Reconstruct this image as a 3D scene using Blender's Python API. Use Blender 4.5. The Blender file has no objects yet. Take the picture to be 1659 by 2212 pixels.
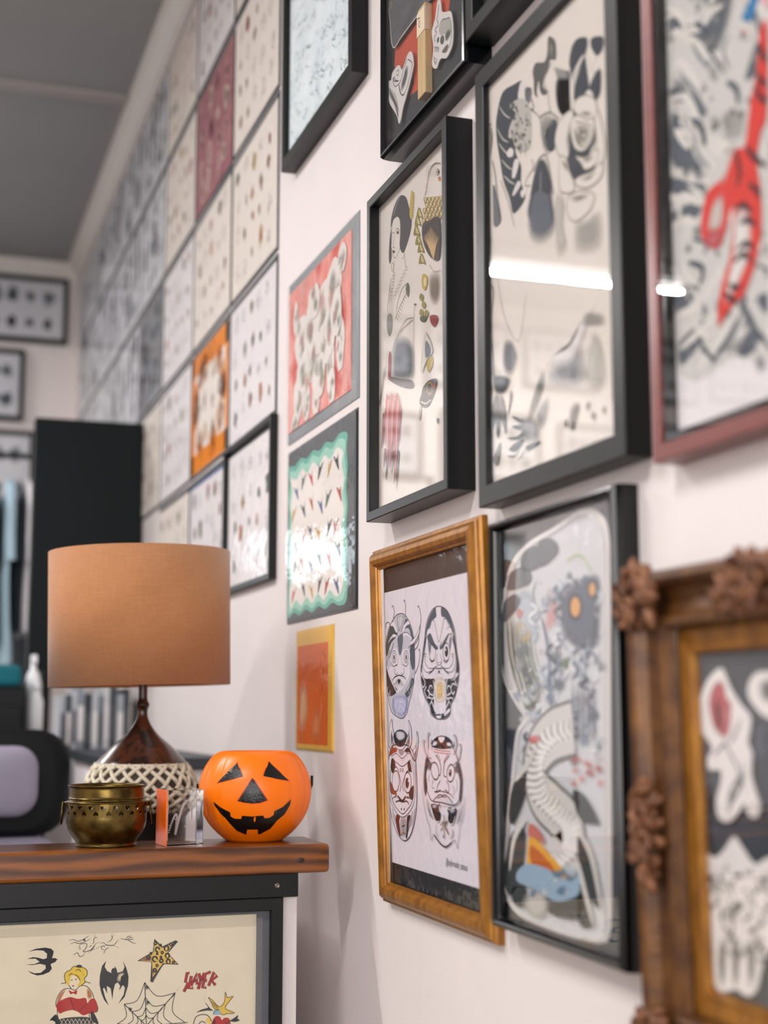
import bpy, bmesh, math, random
from mathutils import Vector, Matrix, geometry, noise

# ------------------------------------------------------------------ camera
scene = bpy.context.scene
COL = scene.collection
FPX, CX, CY = 3072.0, 829.5, 1106.0
PITCH = math.atan(434 / FPX)
YAW = math.atan(1039.5 / math.hypot(FPX, 434))
CAM = Vector((0, 0, 1.32))
FWD = Vector((math.sin(YAW) * math.cos(PITCH), math.cos(YAW) * math.cos(PITCH), math.sin(PITCH)))
RGT = Vector((math.cos(YAW), -math.sin(YAW), 0))
UPV = RGT.cross(FWD)
cd = bpy.data.cameras.new('camera')
cam = bpy.data.objects.new('camera', cd)
COL.objects.link(cam)
cam.location = CAM
cam.rotation_euler = (math.pi / 2 + PITCH, 0, -YAW)
cd.sensor_fit = 'VERTICAL'
cd.sensor_height = 36
cd.sensor_width = 27
cd.lens = 50
cd.clip_start = 0.02
cd.dof.use_dof = True
cd.dof.focus_distance = 2.12
cd.dof.aperture_fstop = 2.5
scene.camera = cam

# ------------------------------------------------------------------ colour management, world, big lights
vs = scene.view_settings
vs.view_transform = 'Standard'
vs.look = 'None'
vs.gamma = 1
vs.use_curve_mapping = False
vs.exposure = 0.02
scene.cycles.use_denoising = True
scene.cycles.transparent_max_bounces = 24
scene.cycles.max_bounces = 10
scene.cycles.caustics_reflective = False
scene.cycles.caustics_refractive = True
scene.cycles.sample_clamp_indirect = 6

world = bpy.data.worlds.new('world')
scene.world = world
world.use_nodes = True
wb = world.node_tree.nodes['Background']
wb.inputs['Color'].default_value = (0.80, 0.90, 1.0, 1)
wb.inputs['Strength'].default_value = 1.3


def area(name, loc, rot, sx, sy, power, col):
    l = bpy.data.lights.new(name, 'AREA')
    l.shape = 'RECTANGLE'
    l.size = sx
    l.size_y = sy
    l.energy = power
    l.color = col
    o = bpy.data.objects.new(name, l)
    COL.objects.link(o)
    o.location = loc
    o.rotation_euler = rot
    return o


# daylight entering by the shop window behind the photographer and by the rear window
area('shop_window_daylight', (-1.05, -2.72, 1.75), (math.radians(90), 0, 0), 2.5, 1.9, 125, (1.0, 0.955, 0.93))
area('rear_window_daylight', (-0.92, 6.92, 2.1), (math.radians(-90), 0, 0), 1.4, 0.26, 6, (0.85, 0.93, 1.0))


# ------------------------------------------------------------------ helpers
def lin(c):
    def f(v):
        v /= 255.0
        return v / 12.92 if v <= 0.04045 else ((v + 0.055) / 1.055) ** 2.4
    return (f(c[0]), f(c[1]), f(c[2]), 1)


MATS = {}


def mat(name, rgb, rough=0.6, metal=0.0, var=0.0, scale=30.0, bump=0.0, bscale=200.0, spec=0.5, coat=0.0, stretch=None, rgb2=None, sss=0.0):
    if name in MATS:
        return MATS[name]
    m = bpy.data.materials.new(name)
    m.use_nodes = True
    nt = m.node_tree
    b = nt.nodes['Principled BSDF']
    b.inputs['Base Color'].default_value = lin(rgb)
    b.inputs['Roughness'].default_value = rough
    b.inputs['Metallic'].default_value = metal
    b.inputs['Specular IOR Level'].default_value = spec
    b.inputs['Coat Weight'].default_value = coat
    if sss:
        b.inputs['Subsurface Weight'].default_value = sss
        b.inputs['Subsurface Radius'].default_value = (0.02, 0.006, 0.002)
        b.inputs['Subsurface Scale'].default_value = 0.5
    tc = nt.nodes.new('ShaderNodeTexCoord')
    mp = nt.nodes.new('ShaderNodeMapping')
    if stretch:
        mp.inputs['Scale'].default_value = stretch
    nt.links.new(tc.outputs['Object'], mp.inputs['Vector'])
    if var or rgb2:
        n = nt.nodes.new('ShaderNodeTexNoise')
        n.inputs['Scale'].default_value = scale
        n.inputs['Detail'].default_value = 5
        nt.links.new(mp.outputs['Vector'], n.inputs['Vector'])
        r = nt.nodes.new('ShaderNodeValToRGB')
        a = lin(rgb)
        if rgb2:
            c2 = lin(rgb2)
        else:
            c2 = tuple(max(0, v * (1 - var)) for v in a[:3]) + (1,)
        r.color_ramp.elements[0].position = 0.35
        r.color_ramp.elements[1].position = 0.68
        r.color_ramp.elements[0].color = c2
        r.color_ramp.elements[1].color = a
        nt.links.new(n.outputs['Fac'], r.inputs['Fac'])
        nt.links.new(r.outputs['Color'], b.inputs['Base Color'])
    if bump:
        n2 = nt.nodes.new('ShaderNodeTexNoise')
        n2.inputs['Scale'].default_value = bscale
        n2.inputs['Detail'].default_value = 3
        nt.links.new(mp.outputs['Vector'], n2.inputs['Vector'])
        bp = nt.nodes.new('ShaderNodeBump')
        bp.inputs['Strength'].default_value = bump
        bp.inputs['Distance'].default_value = 0.002
        nt.links.new(n2.outputs['Fac'], bp.inputs['Height'])
        nt.links.new(bp.outputs['Normal'], b.inputs['Normal'])
    MATS[name] = m
    return m


def emis(name, rgb, strength):
    m = bpy.data.materials.new(name)
    m.use_nodes = True
    b = m.node_tree.nodes['Principled BSDF']
    b.inputs['Base Color'].default_value = (0.8, 0.8, 0.8, 1)
    b.inputs['Emission Color'].default_value = lin(rgb)
    b.inputs['Emission Strength'].default_value = strength
    return m


def pane_mat(name, ior=1.5, rough=0.0, bump=0.0, bscale=20.0, gain=1.6, tint=(1, 1, 1)):
    """thin glazing: clear, with a Fresnel reflection from its two faces"""
    m = bpy.data.materials.new(name)
    m.use_nodes = True
    nt = m.node_tree
    nt.nodes.clear()
    out = nt.nodes.new('ShaderNodeOutputMaterial')
    mix = nt.nodes.new('ShaderNodeMixShader')
    tr = nt.nodes.new('ShaderNodeBsdfTransparent')
    tr.inputs['Color'].default_value = tuple(tint) + (1,)
    gl = nt.nodes.new('ShaderNodeBsdfGlossy')
    gl.inputs['Roughness'].default_value = rough
    fr = nt.nodes.new('ShaderNodeFresnel')
    fr.inputs['IOR'].default_value = ior
    mu = nt.nodes.new('ShaderNodeMath')
    mu.operation = 'MULTIPLY'
    mu.use_clamp = True
    mu.inputs[1].default_value = gain
    geo = nt.nodes.new('ShaderNodeNewGeometry')      # a thin sheet reflects alike from either side
    mr = nt.nodes.new('ShaderNodeMapRange')
    mr.inputs['To Min'].default_value = ior
    mr.inputs['To Max'].default_value = 1.0 / ior
    nt.links.new(geo.outputs['Backfacing'], mr.inputs['Value'])
    nt.links.new(mr.outputs['Result'], fr.inputs['IOR'])
    nt.links.new(fr.outputs['Fac'], mu.inputs[0])
    nt.links.new(mu.outputs[0], mix.inputs['Fac'])
    nt.links.new(tr.outputs[0], mix.inputs[1])
    nt.links.new(gl.outputs[0], mix.inputs[2])
    nt.links.new(mix.outputs[0], out.inputs['Surface'])
    if bump:
        tc = nt.nodes.new('ShaderNodeTexCoord')
        n = nt.nodes.new('ShaderNodeTexNoise')
        n.inputs['Scale'].default_value = bscale
        n.inputs['Detail'].default_value = 2
        nt.links.new(tc.outputs['Object'], n.inputs['Vector'])
        bp = nt.nodes.new('ShaderNodeBump')
        bp.inputs['Strength'].default_value = bump
        bp.inputs['Distance'].default_value = 0.01
        nt.links.new(n.outputs['Fac'], bp.inputs['Height'])
        nt.links.new(bp.outputs['Normal'], gl.inputs['Normal'])
        nt.links.new(bp.outputs['Normal'], fr.inputs['Normal'])
    MATS[name] = m
    return m


def ink_mat():
    """printed / drawn colour: reads the drawing's own colour attribute; alpha is thin wash over the paper"""
    m = bpy.data.materials.new('drawing_ink')
    m.use_nodes = True
    nt = m.node_tree
    b = nt.nodes['Principled BSDF']
    b.inputs['Roughness'].default_value = 0.75
    b.inputs['Specular IOR Level'].default_value = 0.2
    at = nt.nodes.new('ShaderNodeAttribute')
    at.attribute_name = 'ink'
    nt.links.new(at.outputs['Color'], b.inputs['Base Color'])
    nt.links.new(at.outputs['Alpha'], b.inputs['Alpha'])
    return m


def mesh_obj(name, verts, faces, m=None, parent=None, smooth=False):
    me = bpy.data.meshes.new(name)
    me.from_pydata([tuple(v) for v in verts], [], faces)
    me.update()
    if smooth:
        for p in me.polygons:
            p.use_smooth = True
    o = bpy.data.objects.new(name, me)
    COL.objects.link(o)
    if m:
        me.materials.append(m)
    if parent:
        o.parent = parent
    return o


def bm_obj(name, bm, m=None, parent=None, smooth=False):
    me = bpy.data.meshes.new(name)
    bm.normal_update()
    bm.to_mesh(me)
    bm.free()
    if smooth:
        for p in me.polygons:
            p.use_smooth = True
    o = bpy.data.objects.new(name, me)
    COL.objects.link(o)
    if m:
        me.materials.append(m)
    if parent:
        o.parent = parent
    return o


def share(name, src, parent, loc=(0, 0, 0), rot=(0, 0, 0), scale=(1, 1, 1)):
    o = src.copy()
    o.name = name
    COL.objects.link(o)
    o.parent = parent
    o.location = loc
    o.rotation_euler = rot
    o.scale = scale
    return o


def box(name, lo, hi, m=None, parent=None, bevel=0.0):
    bm = bmesh.new()
    bmesh.ops.create_cube(bm, size=1)
    for v in bm.verts:
        v.co = Vector([(lo[i] + hi[i]) / 2 + v.co[i] * (hi[i] - lo[i]) for i in range(3)])
    if bevel:
        bmesh.ops.bevel(bm, geom=bm.edges[:], offset=bevel, segments=3, affect='EDGES', profile=0.5)
    return bm_obj(name, bm, m, parent)


def lathe(name, prof, m=None, parent=None, seg=48, smooth=True, fn=None):
    verts, faces = [], []
    n = len(prof)
    for i in range(seg):
        a = 2 * math.pi * i / seg
        for r, z in prof:
            rr = r if fn is None else fn(r, z, a)
            verts.append((rr * math.cos(a), rr * math.sin(a), z))
    for i in range(seg):
        j = (i + 1) % seg
        for k in range(n - 1):
            faces.append((i * n + k, j * n + k, j * n + k + 1, i * n + k + 1))
    o = mesh_obj(name, verts, faces, m, parent, smooth)
    bm = bmesh.new()
    bm.from_mesh(o.data)
    bmesh.ops.remove_doubles(bm, verts=bm.verts[:], dist=1e-5)
    bmesh.ops.recalc_face_normals(bm, faces=bm.faces[:])
    bm.to_mesh(o.data)
    bm.free()
    return o


def tube_data(pts, r, seg=8, closed=False):
    pts = [Vector(p) for p in pts]
    n = len(pts)
    verts, faces = [], []
    prev = None
    for i, p in enumerate(pts):
        a = pts[(i - 1) % n] if (closed or i > 0) else p
        b = pts[(i + 1) % n] if (closed or i < n - 1) else p
        t = (b - a).normalized()
        if prev is None:
            u = t.orthogonal().normalized()
        else:
            u = (prev - t * prev.dot(t)).normalized()
        prev = u
        w = t.cross(u)
        rr = r[i] if isinstance(r, (list, tuple)) else r
        for k in range(seg):
            an = 2 * math.pi * k / seg
            verts.append(p + (u * math.cos(an) + w * math.sin(an)) * rr)
    m = n if closed else n - 1
    for i in range(m):
        j = (i + 1) % n
        for k in range(seg):
            l = (k + 1) % seg
            faces.append((i * seg + k, j * seg + k, j * seg + l, i * seg + l))
    if not closed:
        faces.append(tuple(range(seg - 1, -1, -1)))
        faces.append(tuple((n - 1) * seg + k for k in range(seg)))
    return verts, faces


def tube(name, pts, r, m=None, parent=None, seg=8, closed=False):
    v, f = tube_data(pts, r, seg, closed)
    return mesh_obj(name, v, f, m, parent, True)


def spline(pts, closed=False, sub=5):
    pts = [Vector(p) for p in pts]
    n = len(pts)
    if n < 3:
        return pts
    out = []
    rng = range(n) if closed else range(n - 1)
    for i in rng:
        p0 = pts[(i - 1) % n] if (closed or i > 0) else pts[0]
        p1 = pts[i]
        p2 = pts[(i + 1) % n]
        p3 = pts[(i + 2) % n] if (closed or i + 2 < n) else pts[-1]
        for s in range(sub):
            t = s / sub
            out.append(0.5 * ((2 * p1) + (-p0 + p2) * t + (2 * p0 - 5 * p1 + 4 * p2 - p3) * t * t + (-p0 + 3 * p1 - 3 * p2 + p3) * t ** 3))
    if not closed:
        out.append(pts[-1])
    return out


def thing(name, label, cat, M, group=None):
    o = bpy.data.objects.new(name, None)
    COL.objects.link(o)
    o.empty_display_size = 0.05
    o.matrix_world = M
    o['label'] = label
    o['category'] = cat
    if group:
        o['group'] = group
    return o


def tag(o, label, cat, group=None):
    o['label'] = label
    o['category'] = cat
    if group:
        o['group'] = group
    return o


def struct(o):
    o['kind'] = 'structure'
    return o


def ray(px, py):
    return FWD * FPX + RGT * (px - CX) - UPV * (py - CY)


def hit(px, py, p0, n):
    d = ray(px, py)
    t = (p0 - CAM).dot(n) / d.dot(n)
    return CAM + d * t


def T(x, y, z, rz=0.0):
    return Matrix.Translation((x, y, z)) @ Matrix.Rotation(rz, 4, 'Z')


R90 = -math.pi / 2


def wallM(Y, Z, roll=0.0, lean=0.0, x=0.7):
    """local x = to the right along the wall, y = into the wall, z = up"""
    return Matrix.Translation((x, Y, Z)) @ Matrix.Rotation(R90, 4, 'Z') @ Matrix.Rotation(roll, 4, 'Y') @ Matrix.Rotation(lean, 4, 'X')


INK = ink_mat()


class Ink:
    """a flat drawing on a sheet: fills and pen strokes with their own colours.
    tr: (origin px x, origin px y, scale) of the coordinates used for tracing, on the sheet plane of matrix M at local y."""

    def __init__(self, M=None, y=0.0, tr=None):
        self.M, self.y, self.tr = M, y, tr
        self.v, self.f, self.c = [], [], []
        self.layer, self.last = 0, None
        self.rect = None
        if M is not None:
            self.p0 = M @ Vector((0, y, 0))
            self.n = (M.to_3x3() @ Vector((0, 1, 0))).normalized()
            self.I = M.inverted()

    def use(self, ox, oy, s):
        self.tr = (ox, oy, s)
        return self

    def m(self, p):
        if self.tr is None:
            return Vector((p[0], p[1]))
        ox, oy, s = self.tr
        w = self.I @ hit(ox + p[0] / s, oy + p[1] / s, self.p0, self.n)
        return Vector((w.x, w.z))

    def _lay(self, col):
        if col != self.last:
            self.layer += 1
            self.last = col
        return self.y - 0.00012 - self.layer * 0.000012

    def _poly(self, pts, col, alphas=None, faces=None):
        y = self._lay(col)
        c = lin(col)
        b = len(self.v)
        if self.rect:
            a, b_, c_, d_ = self.rect
            pts = [(min(b_, max(a, p[0])), min(d_, max(c_, p[1]))) for p in pts]
        for i, p in enumerate(pts):
            self.v.append((p[0], y, p[1]))
            self.c.append((c[0], c[1], c[2], alphas[i] if alphas else (col[3] if len(col) > 3 else 1.0)))
        if faces is None:
            faces = geometry.tessellate_polygon([[Vector((p[0], p[1], 0)) for p in pts]])
        for f in faces:
            self.f.append(tuple(b + i for i in f))

    def fill(self, pts, col, smooth=True):
        q = [self.m(p) for p in pts]
        if smooth and len(q) > 2:
            q = [Vector((v.x, v.y)) for v in spline([(a.x, a.y, 0) for a in q], True, 4)]
        self._poly(q, col)

    def soft(self, pts, col, a=1.0, core=0.35):
        q = [self.m(p) for p in pts]
        q = [Vector((v.x, v.y)) for v in spline([(s.x, s.y, 0) for s in q], True, 4)]
        n = len(q)
        c = sum(q, Vector((0, 0))) / n
        inner = [c + (p - c) * core for p in q]
        allp = q + inner + [c]
        al = [0.0] * n + [a] * (n + 1)
        fs = []
        for i in range(n):
            j = (i + 1) % n
            fs.append((i, j, n + j, n + i))
            fs.append((n + i, n + j, 2 * n))
        self._poly(allp, col, al, fs)

    def oval(self, cx, cy, rx, ry, col, rot=0.0, soft=False, a=1.0, core=0.4):
        pts = []
        for k in range(14):
            t = 2 * math.pi * k / 14
            x, y = rx * math.cos(t), ry * math.sin(t)
            pts.append((cx + x * math.cos(rot) - y * math.sin(rot), cy + x * math.sin(rot) + y * math.cos(rot)))
        if soft:
            self.soft(pts, col, a, core)
        else:
            self.fill(pts, col)

    def ring(self, cx, cy, rx, ry, w, col, rot=0.0):
        pts = []
        for k in range(14):
            t = 2 * math.pi * k / 14
            x, y = rx * math.cos(t), ry * math.sin(t)
            pts.append((cx + x * math.cos(rot) - y * math.sin(rot), cy + x * math.sin(rot) + y * math.cos(rot)))
        self.line(pts, w, col, closed=True)

    def line(self, pts, w, col, closed=False, taper=False, smooth=True):
        """w in millimetres on the sheet"""
        q = [self.m(p) for p in pts]
        q = [(a.x, a.y, 0) for a in q]
        if smooth and len(q) > 2:
            q = [Vector((v.x, v.y)) for v in spline(q, closed, 4)]
        else:
            q = [Vector((v[0], v[1])) for v in q]
        n = len(q)
        hw = w * 0.0005
        pts2, fs = [], []
        for i, p in enumerate(q):
            a = q[(i - 1) % n] if (closed or i > 0) else p
            b = q[(i + 1) % n] if (closed or i < n - 1) else p
            t = b - a
            t = t.normalized() if t.length > 1e-9 else Vector((1, 0))
            nn = Vector((-t.y, t.x))
            k = 1.0
            if taper:
                k = 0.15 + 0.85 * math.sin(math.pi * min(1, max(0, i / (n - 1)))) ** 0.6
            pts2 += [p + nn * hw * k, p - nn * hw * k]
        for i in range(n if closed else n - 1):
            j = (i + 1) % n
            fs.append((2 * i, 2 * j, 2 * j + 1, 2 * i + 1))
        self._poly(pts2, col, None, fs)

    def build(self, parent, name='drawing'):
        if not self.v:
            return None
        o = mesh_obj(name, self.v, self.f, INK, parent)
        at = o.data.color_attributes.new('ink', 'FLOAT_COLOR', 'POINT')
        for i, c in enumerate(self.c):
            at.data[i].color = c
        return o


K = (24, 30, 34)          # drawing black
W = (238, 232, 230)


def frame_rails(parent, w, h, prof, m, z0=0.0, name='rail'):
    """four mitred rails; prof = [(inset, height above wall)]; local rectangle -w/2..w/2, z0..z0+h"""
    x0, x1, za, zb = -w / 2, w / 2, z0, z0 + h
    n = len(prof)
    ends = [((x0, za, 1, 1), (x1, za, -1, 1)), ((x1, za, -1, 1), (x1, zb, -1, -1)),
            ((x1, zb, -1, -1), (x0, zb, 1, -1)), ((x0, zb, 1, -1), (x0, za, 1, 1))]
    out = []
    for A, B in ends:
        v = [(A[0] + A[2] * d, -t, A[1] + A[3] * d) for d, t in prof] + [(B[0] + B[2] * d, -t, B[1] + B[3] * d) for d, t in prof]
        f = [(i, n + i, n + i + 1, i + 1) for i in range(n - 1)]
        f.append((0, n - 1, 2 * n - 1, n))
        out.append(mesh_obj(name, v, f, m, parent))
    return out


def sheet(name, parent, x0, x1, z0, z1, y, m, th=0.0008):
    return box(name, (x0, y, z0), (x1, y + th, z1), m, parent)


def rng_blob(R, cx, cz, r, n=9, jit=0.45, sx=1.0):
    return [(cx + sx * r * (1 - jit * R.random()) * math.cos(2 * math.pi * k / n + 0.2), cz + r * (1 - jit * R.random()) * math.sin(2 * math.pi * k / n + 0.2)) for k in range(n)]


# ------------------------------------------------------------------ materials
WALL = mat('white_wall_paint', (232, 224, 222), 0.55, var=0.03, scale=6, bump=0.08, bscale=350)
CEIL = mat('grey_ceiling_paint', (160, 160, 160), 0.8, var=0.04, scale=3)
CORN = mat('cornice_paint', (232, 228, 222), 0.6, var=0.03, scale=5)
FLOOR = mat('dark_floor_boards', (70, 58, 50), 0.45, var=0.4, scale=5, stretch=(1, 12, 1))
BLK = mat('black_frame_paint', (4, 8, 10), 0.36, var=0.25, scale=60, bump=0.05, bscale=400, spec=0.35)
BLKG = mat('black_gloss_lacquer', (4, 7, 9), 0.16, var=0.2, scale=40, spec=0.4)
BLKM = mat('black_matt_board', (40, 46, 52), 0.75, var=0.25, scale=25)
TEALB = mat('teal_black_laminate', (3, 13, 16), 0.55, var=0.15, scale=8, spec=0.2)
MAHO = mat('red_brown_lacquer', (128, 66, 62), 0.3, var=0.15, scale=20, stretch=(1, 1, 4))
GOLD = mat('aged_gold_leaf', (172, 116, 38), 0.34, metal=0.35, rgb2=(132, 84, 26), scale=80, bump=0.12, bscale=120, stretch=(1, 1, 0.35))
GILT = mat('dark_gilt_carving', (118, 76, 32), 0.42, metal=0.3, rgb2=(74, 44, 22), scale=40, bump=0.2, bscale=140)
GILT2 = mat('worn_gilt_ornament', (150, 100, 66), 0.5, metal=0.2, rgb2=(92, 56, 36), scale=70, bump=0.25, bscale=160)
PAPER = mat('cream_paper', (241, 232, 222), 0.8, var=0.03, scale=15, bump=0.05, bscale=500)
PAPERW = mat('white_paper', (240, 235, 236), 0.8, var=0.02, scale=15)
PAPERL = mat('lavender_white_paper', (226, 220, 230), 0.75, var=0.02, scale=12)
PAPERC = mat('warm_sheet_paper', (229, 217, 190), 0.85, var=0.05, scale=20, bump=0.15, bscale=420)
GLASS = pane_mat('picture_glass', gain=1.0)
SLEEVE = pane_mat('plastic_sleeve', ior=1.42, rough=0.07, bump=0.12, bscale=34, gain=0.55)
WRAP = pane_mat('cling_wrap', ior=1.5, rough=0.06, bump=0.2, bscale=40, gain=0.9)
WGLASS = pane_mat('window_glass', gain=1.0)


def wood_mat(name, dark, light, rough, axis_scale):
    m = bpy.data.materials.new(name)
    m.use_nodes = True
    nt = m.node_tree
    b = nt.nodes['Principled BSDF']
    b.inputs['Roughness'].default_value = rough
    b.inputs['Coat Weight'].default_value = 0.15
    b.inputs['Coat Roughness'].default_value = 0.12
    tc = nt.nodes.new('ShaderNodeTexCoord')
    mp = nt.nodes.new('ShaderNodeMapping')
    mp.inputs['Scale'].default_value = axis_scale
    n0 = nt.nodes.new('ShaderNodeTexNoise')
    n0.inputs['Scale'].default_value = 2.0
    n0.inputs['Detail'].default_value = 3
    add = nt.nodes.new('ShaderNodeMixRGB')
    add.blend_type = 'ADD'
    add.inputs['Fac'].default_value = 0.55
    wv = nt.nodes.new('ShaderNodeTexWave')
    wv.wave_type = 'BANDS'
    wv.bands_direction = 'Z'
    wv.inputs['Scale'].default_value = 1.0
    wv.inputs['Distortion'].default_value = 5.0
    wv.inputs['Detail'].default_value = 3
    n1 = nt.nodes.new('ShaderNodeTexNoise')
    n1.inputs['Scale'].default_value = 9
    n1.inputs['Detail'].default_value = 6
    mx = nt.nodes.new('ShaderNodeMixRGB')
    mx.inputs['Fac'].default_value = 0.5
    r = nt.nodes.new('ShaderNodeValToRGB')
    r.color_ramp.elements[0].position = 0.25
    r.color_ramp.elements[0].color = lin(dark)
    r.color_ramp.elements[1].position = 0.75
    r.color_ramp.elements[1].color = lin(light)
    L = nt.links.new
    L(tc.outputs['Object'], mp.inputs['Vector'])
    L(mp.outputs['Vector'], n0.inputs['Vector'])
    L(mp.outputs['Vector'], add.inputs['Color1'])
    L(n0.outputs['Color'], add.inputs['Color2'])
    L(add.outputs['Color'], wv.inputs['Vector'])
    L(mp.outputs['Vector'], n1.inputs['Vector'])
    L(wv.outputs['Fac'], mx.inputs['Color1'])
    L(n1.outputs['Fac'], mx.inputs['Color2'])
    L(mx.outputs['Color'], r.inputs['Fac'])
    L(r.outputs['Color'], b.inputs['Base Color'])
    MATS[name] = m
    return m


WOOD = wood_mat('oiled_pine_top', (72, 36, 11), (134, 76, 26), 0.3, (1.6, 10, 13))
WALNUT = wood_mat('dark_walnut', (26, 13, 8), (74, 38, 22), 0.26, (30, 30, 6))

# ------------------------------------------------------------------ room
XW, YB, YF, XL, H = 0.7, 6.69, -2.6, -3.6, 3.43
struct(box('floor', (XL - 0.2, YF - 0.2, -0.1), (XW + 0.2, YB + 0.2, 0), FLOOR))
struct(box('ceiling', (XL - 0.2, YF - 0.2, H), (XW + 0.2, YB + 0.2, H + 0.1), CEIL))
struct(box('wall_right', (XW, YF - 0.2, 0), (XW + 0.15, YB + 0.2, H), WALL))
struct(box('wall_left', (XL - 0.15, YF - 0.2, 0), (XL, YB + 0.2, H), WALL))


def wall_with_holes(name, y0, y1, holes, m):
    """a wall built of blocks around its openings (x0, x1, z0, z1)"""
    xs = sorted({XL, XW} | {h[0] for h in holes} | {h[1] for h in holes})
    zs = sorted({0.0, H} | {h[2] for h in holes} | {h[3] for h in holes})
    bm = bmesh.new()
    for i in range(len(xs) - 1):
        for j in range(len(zs) - 1):
            cx, cz = (xs[i] + xs[i + 1]) / 2, (zs[j] + zs[j + 1]) / 2
            if any(h[0] < cx < h[1] and h[2] < cz < h[3] for h in holes):
                continue
            lo, hi = (xs[i], y0, zs[j]), (xs[i + 1], y1, zs[j + 1])
            r = bmesh.ops.create_cube(bm, size=1)
            for v in r['verts']:
                v.co = Vector([(lo[k] + hi[k]) / 2 + v.co[k] * (hi[k] - lo[k]) for k in range(3)])
    return struct(bm_obj(name, bm, m))


wall_with_holes('wall_back', YB, YB + 0.15, [(-1.65, -0.2, 1.96, 2.24), (-1.05, -0.42, 1.26, 1.52)], WALL)
wall_with_holes('wall_front', YF - 0.15, YF, [(-2.35, 0.25, 0.75, 2.75)], WALL)


def window(name, x0, x1, z0, z1, y, nx, nz):
    e = bpy.data.objects.new(name, None)
    COL.objects.link(e)
    e.location = ((x0 + x1) / 2, y, z0)
    struct(e)
    w, h = x1 - x0, z1 - z0
    fm = CORN
    box('window_frame', (-w / 2, -0.03, 0), (-w / 2 + 0.05, 0.03, h), fm, e)
    box('window_frame', (w / 2 - 0.05, -0.03, 0), (w / 2, 0.03, h), fm, e)
    box('window_frame', (-w / 2 + 0.05, -0.03, 0), (w / 2 - 0.05, 0.03, 0.05), fm, e)
    box('window_frame', (-w / 2 + 0.05, -0.03, h - 0.05), (w / 2 - 0.05, 0.03, h), fm, e)
    for i in range(1, nx):
        xx = -w / 2 + w * i / nx
        box('glazing_bar', (xx - 0.015, -0.02, 0.05), (xx + 0.015, 0.02, h - 0.05), fm, e)
    for j in range(1, nz):
        zz = h * j / nz
        box('glazing_bar', (-w / 2 + 0.05, -0.016, zz - 0.015), (w / 2 - 0.05, 0.016, zz + 0.015), fm, e)
    for i in range(nx):
        for j in range(nz):
            box('pane', (-w / 2 + w * i / nx + 0.016, -0.002, h * j / nz + 0.016), (-w / 2 + w * (i + 1) / nx - 0.016, 0.002, h * (j + 1) / nz - 0.016), WGLASS, e)
    return e


window('window_1', -1.65, -0.2, 1.96, 2.24, YB + 0.08, 3, 1)
window('added_glint_window', -1.05, -0.42, 1.26, 1.52, YB + 0.08, 2, 1)  # low opening added to throw glints on the orange card and gilt frame
window('window_2', -2.35, 0.25, 0.75, 2.75, YF - 0.08, 3, 1)

# cornice: a stepped moulding in the angle of wall and ceiling
CP = [(0, 0.065), (0.006, 0.065), (0.008, 0.055), (0.014, 0.05), (0.016, 0.042), (0.024, 0.03), (0.038, 0.02), (0.040, 0.012), (0.052, 0.010), (0.054, 0.0)]


def cornice(name, a, b, inward):
    a, b, inward = Vector(a), Vector(b), Vector(inward)
    v = [a + inward * d + Vector((0, 0, -z)) for d, z in CP] + [b + inward * d + Vector((0, 0, -z)) for d, z in CP]
    n = len(CP)
    f = [(i, n + i, n + i + 1, i + 1) for i in range(n - 1)]
    return struct(mesh_obj(name, v, f, CORN))


cornice('trim_1', (XW, YF, H), (XW, YB, H), (-1, 0, 0))
cornice('trim_2', (XL, YB, H), (XW, YB, H), (0, -1, 0))
cornice('trim_3', (XL, YF, H), (XL, YB, H), (1, 0, 0))
struct(box('trim_4', (XL + 0.06, 4.69, H - 0.012), (XW - 0.055, 4.755, H), mat('batten_paint', (176, 170, 166), 0.7), bevel=0.003))
struct(box('trim_5', (XL + 0.06, 1.6, H - 0.012), (XW - 0.055, 1.665, H), MATS['batten_paint'], bevel=0.003))
struct(box('baseboard_right', (XW - 0.018, YF, 0), (XW, YB, 0.14), CORN, bevel=0.004))
struct(box('baseboard_back', (XL, YB - 0.018, 0), (-0.035, YB, 0.14), CORN, bevel=0.004))

# ceiling lamps: white battens with one fluorescent tube
TUBE = emis('lit_fluorescent_tube', (255, 250, 246), 8)
STEEL = mat('white_enamelled_steel', (225, 225, 225), 0.4, var=0.03, scale=9)


def tube_lamp(label, x0, x1, y, power):
    e = thing('ceiling_lamp', label, 'ceiling lamp', T((x0 + x1) / 2, y, H), 'fluorescent ceiling lamps')
    w = x1 - x0
    box('housing', (-w / 2, -0.05, -0.06), (w / 2, 0.05, 0), STEEL, e, 0.004)
    for s in (-1, 1):
        box('tube_holder', (s * w / 2 - 0.012, -0.018, -0.11), (s * w / 2 + 0.012, 0.018, -0.06), STEEL, e, 0.002)
    tube('tube', [(-w / 2 + 0.012, 0, -0.09), (w / 2 - 0.012, 0, -0.09)], 0.013, TUBE, e, 12)
    l = bpy.data.lights.new('tube_light', 'AREA')
    l.shape = 'RECTANGLE'
    l.size, l.size_y, l.energy, l.color = w, 0.032, power, (1.0, 0.965, 0.95)
    lo = bpy.data.objects.new('tube_light', l)
    COL.objects.link(lo)
    lo.parent = e
    lo.location = (0, 0, -0.115)


tube_lamp('white fluorescent tube lamp on the ceiling near the rear wall', -2.1, -0.95, 5.8, 60)
tube_lamp('added unseen tube lamp on the ceiling nearest the shop window', -2.1, -0.8, 0.5, 66)  # out of view, added to raise the overall light
tube_lamp('added unseen tube lamp on the ceiling above the middle of the room', -2.1, -0.8, 3.1, 64)  # out of view, added to brighten the wall and sheets further back

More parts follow.
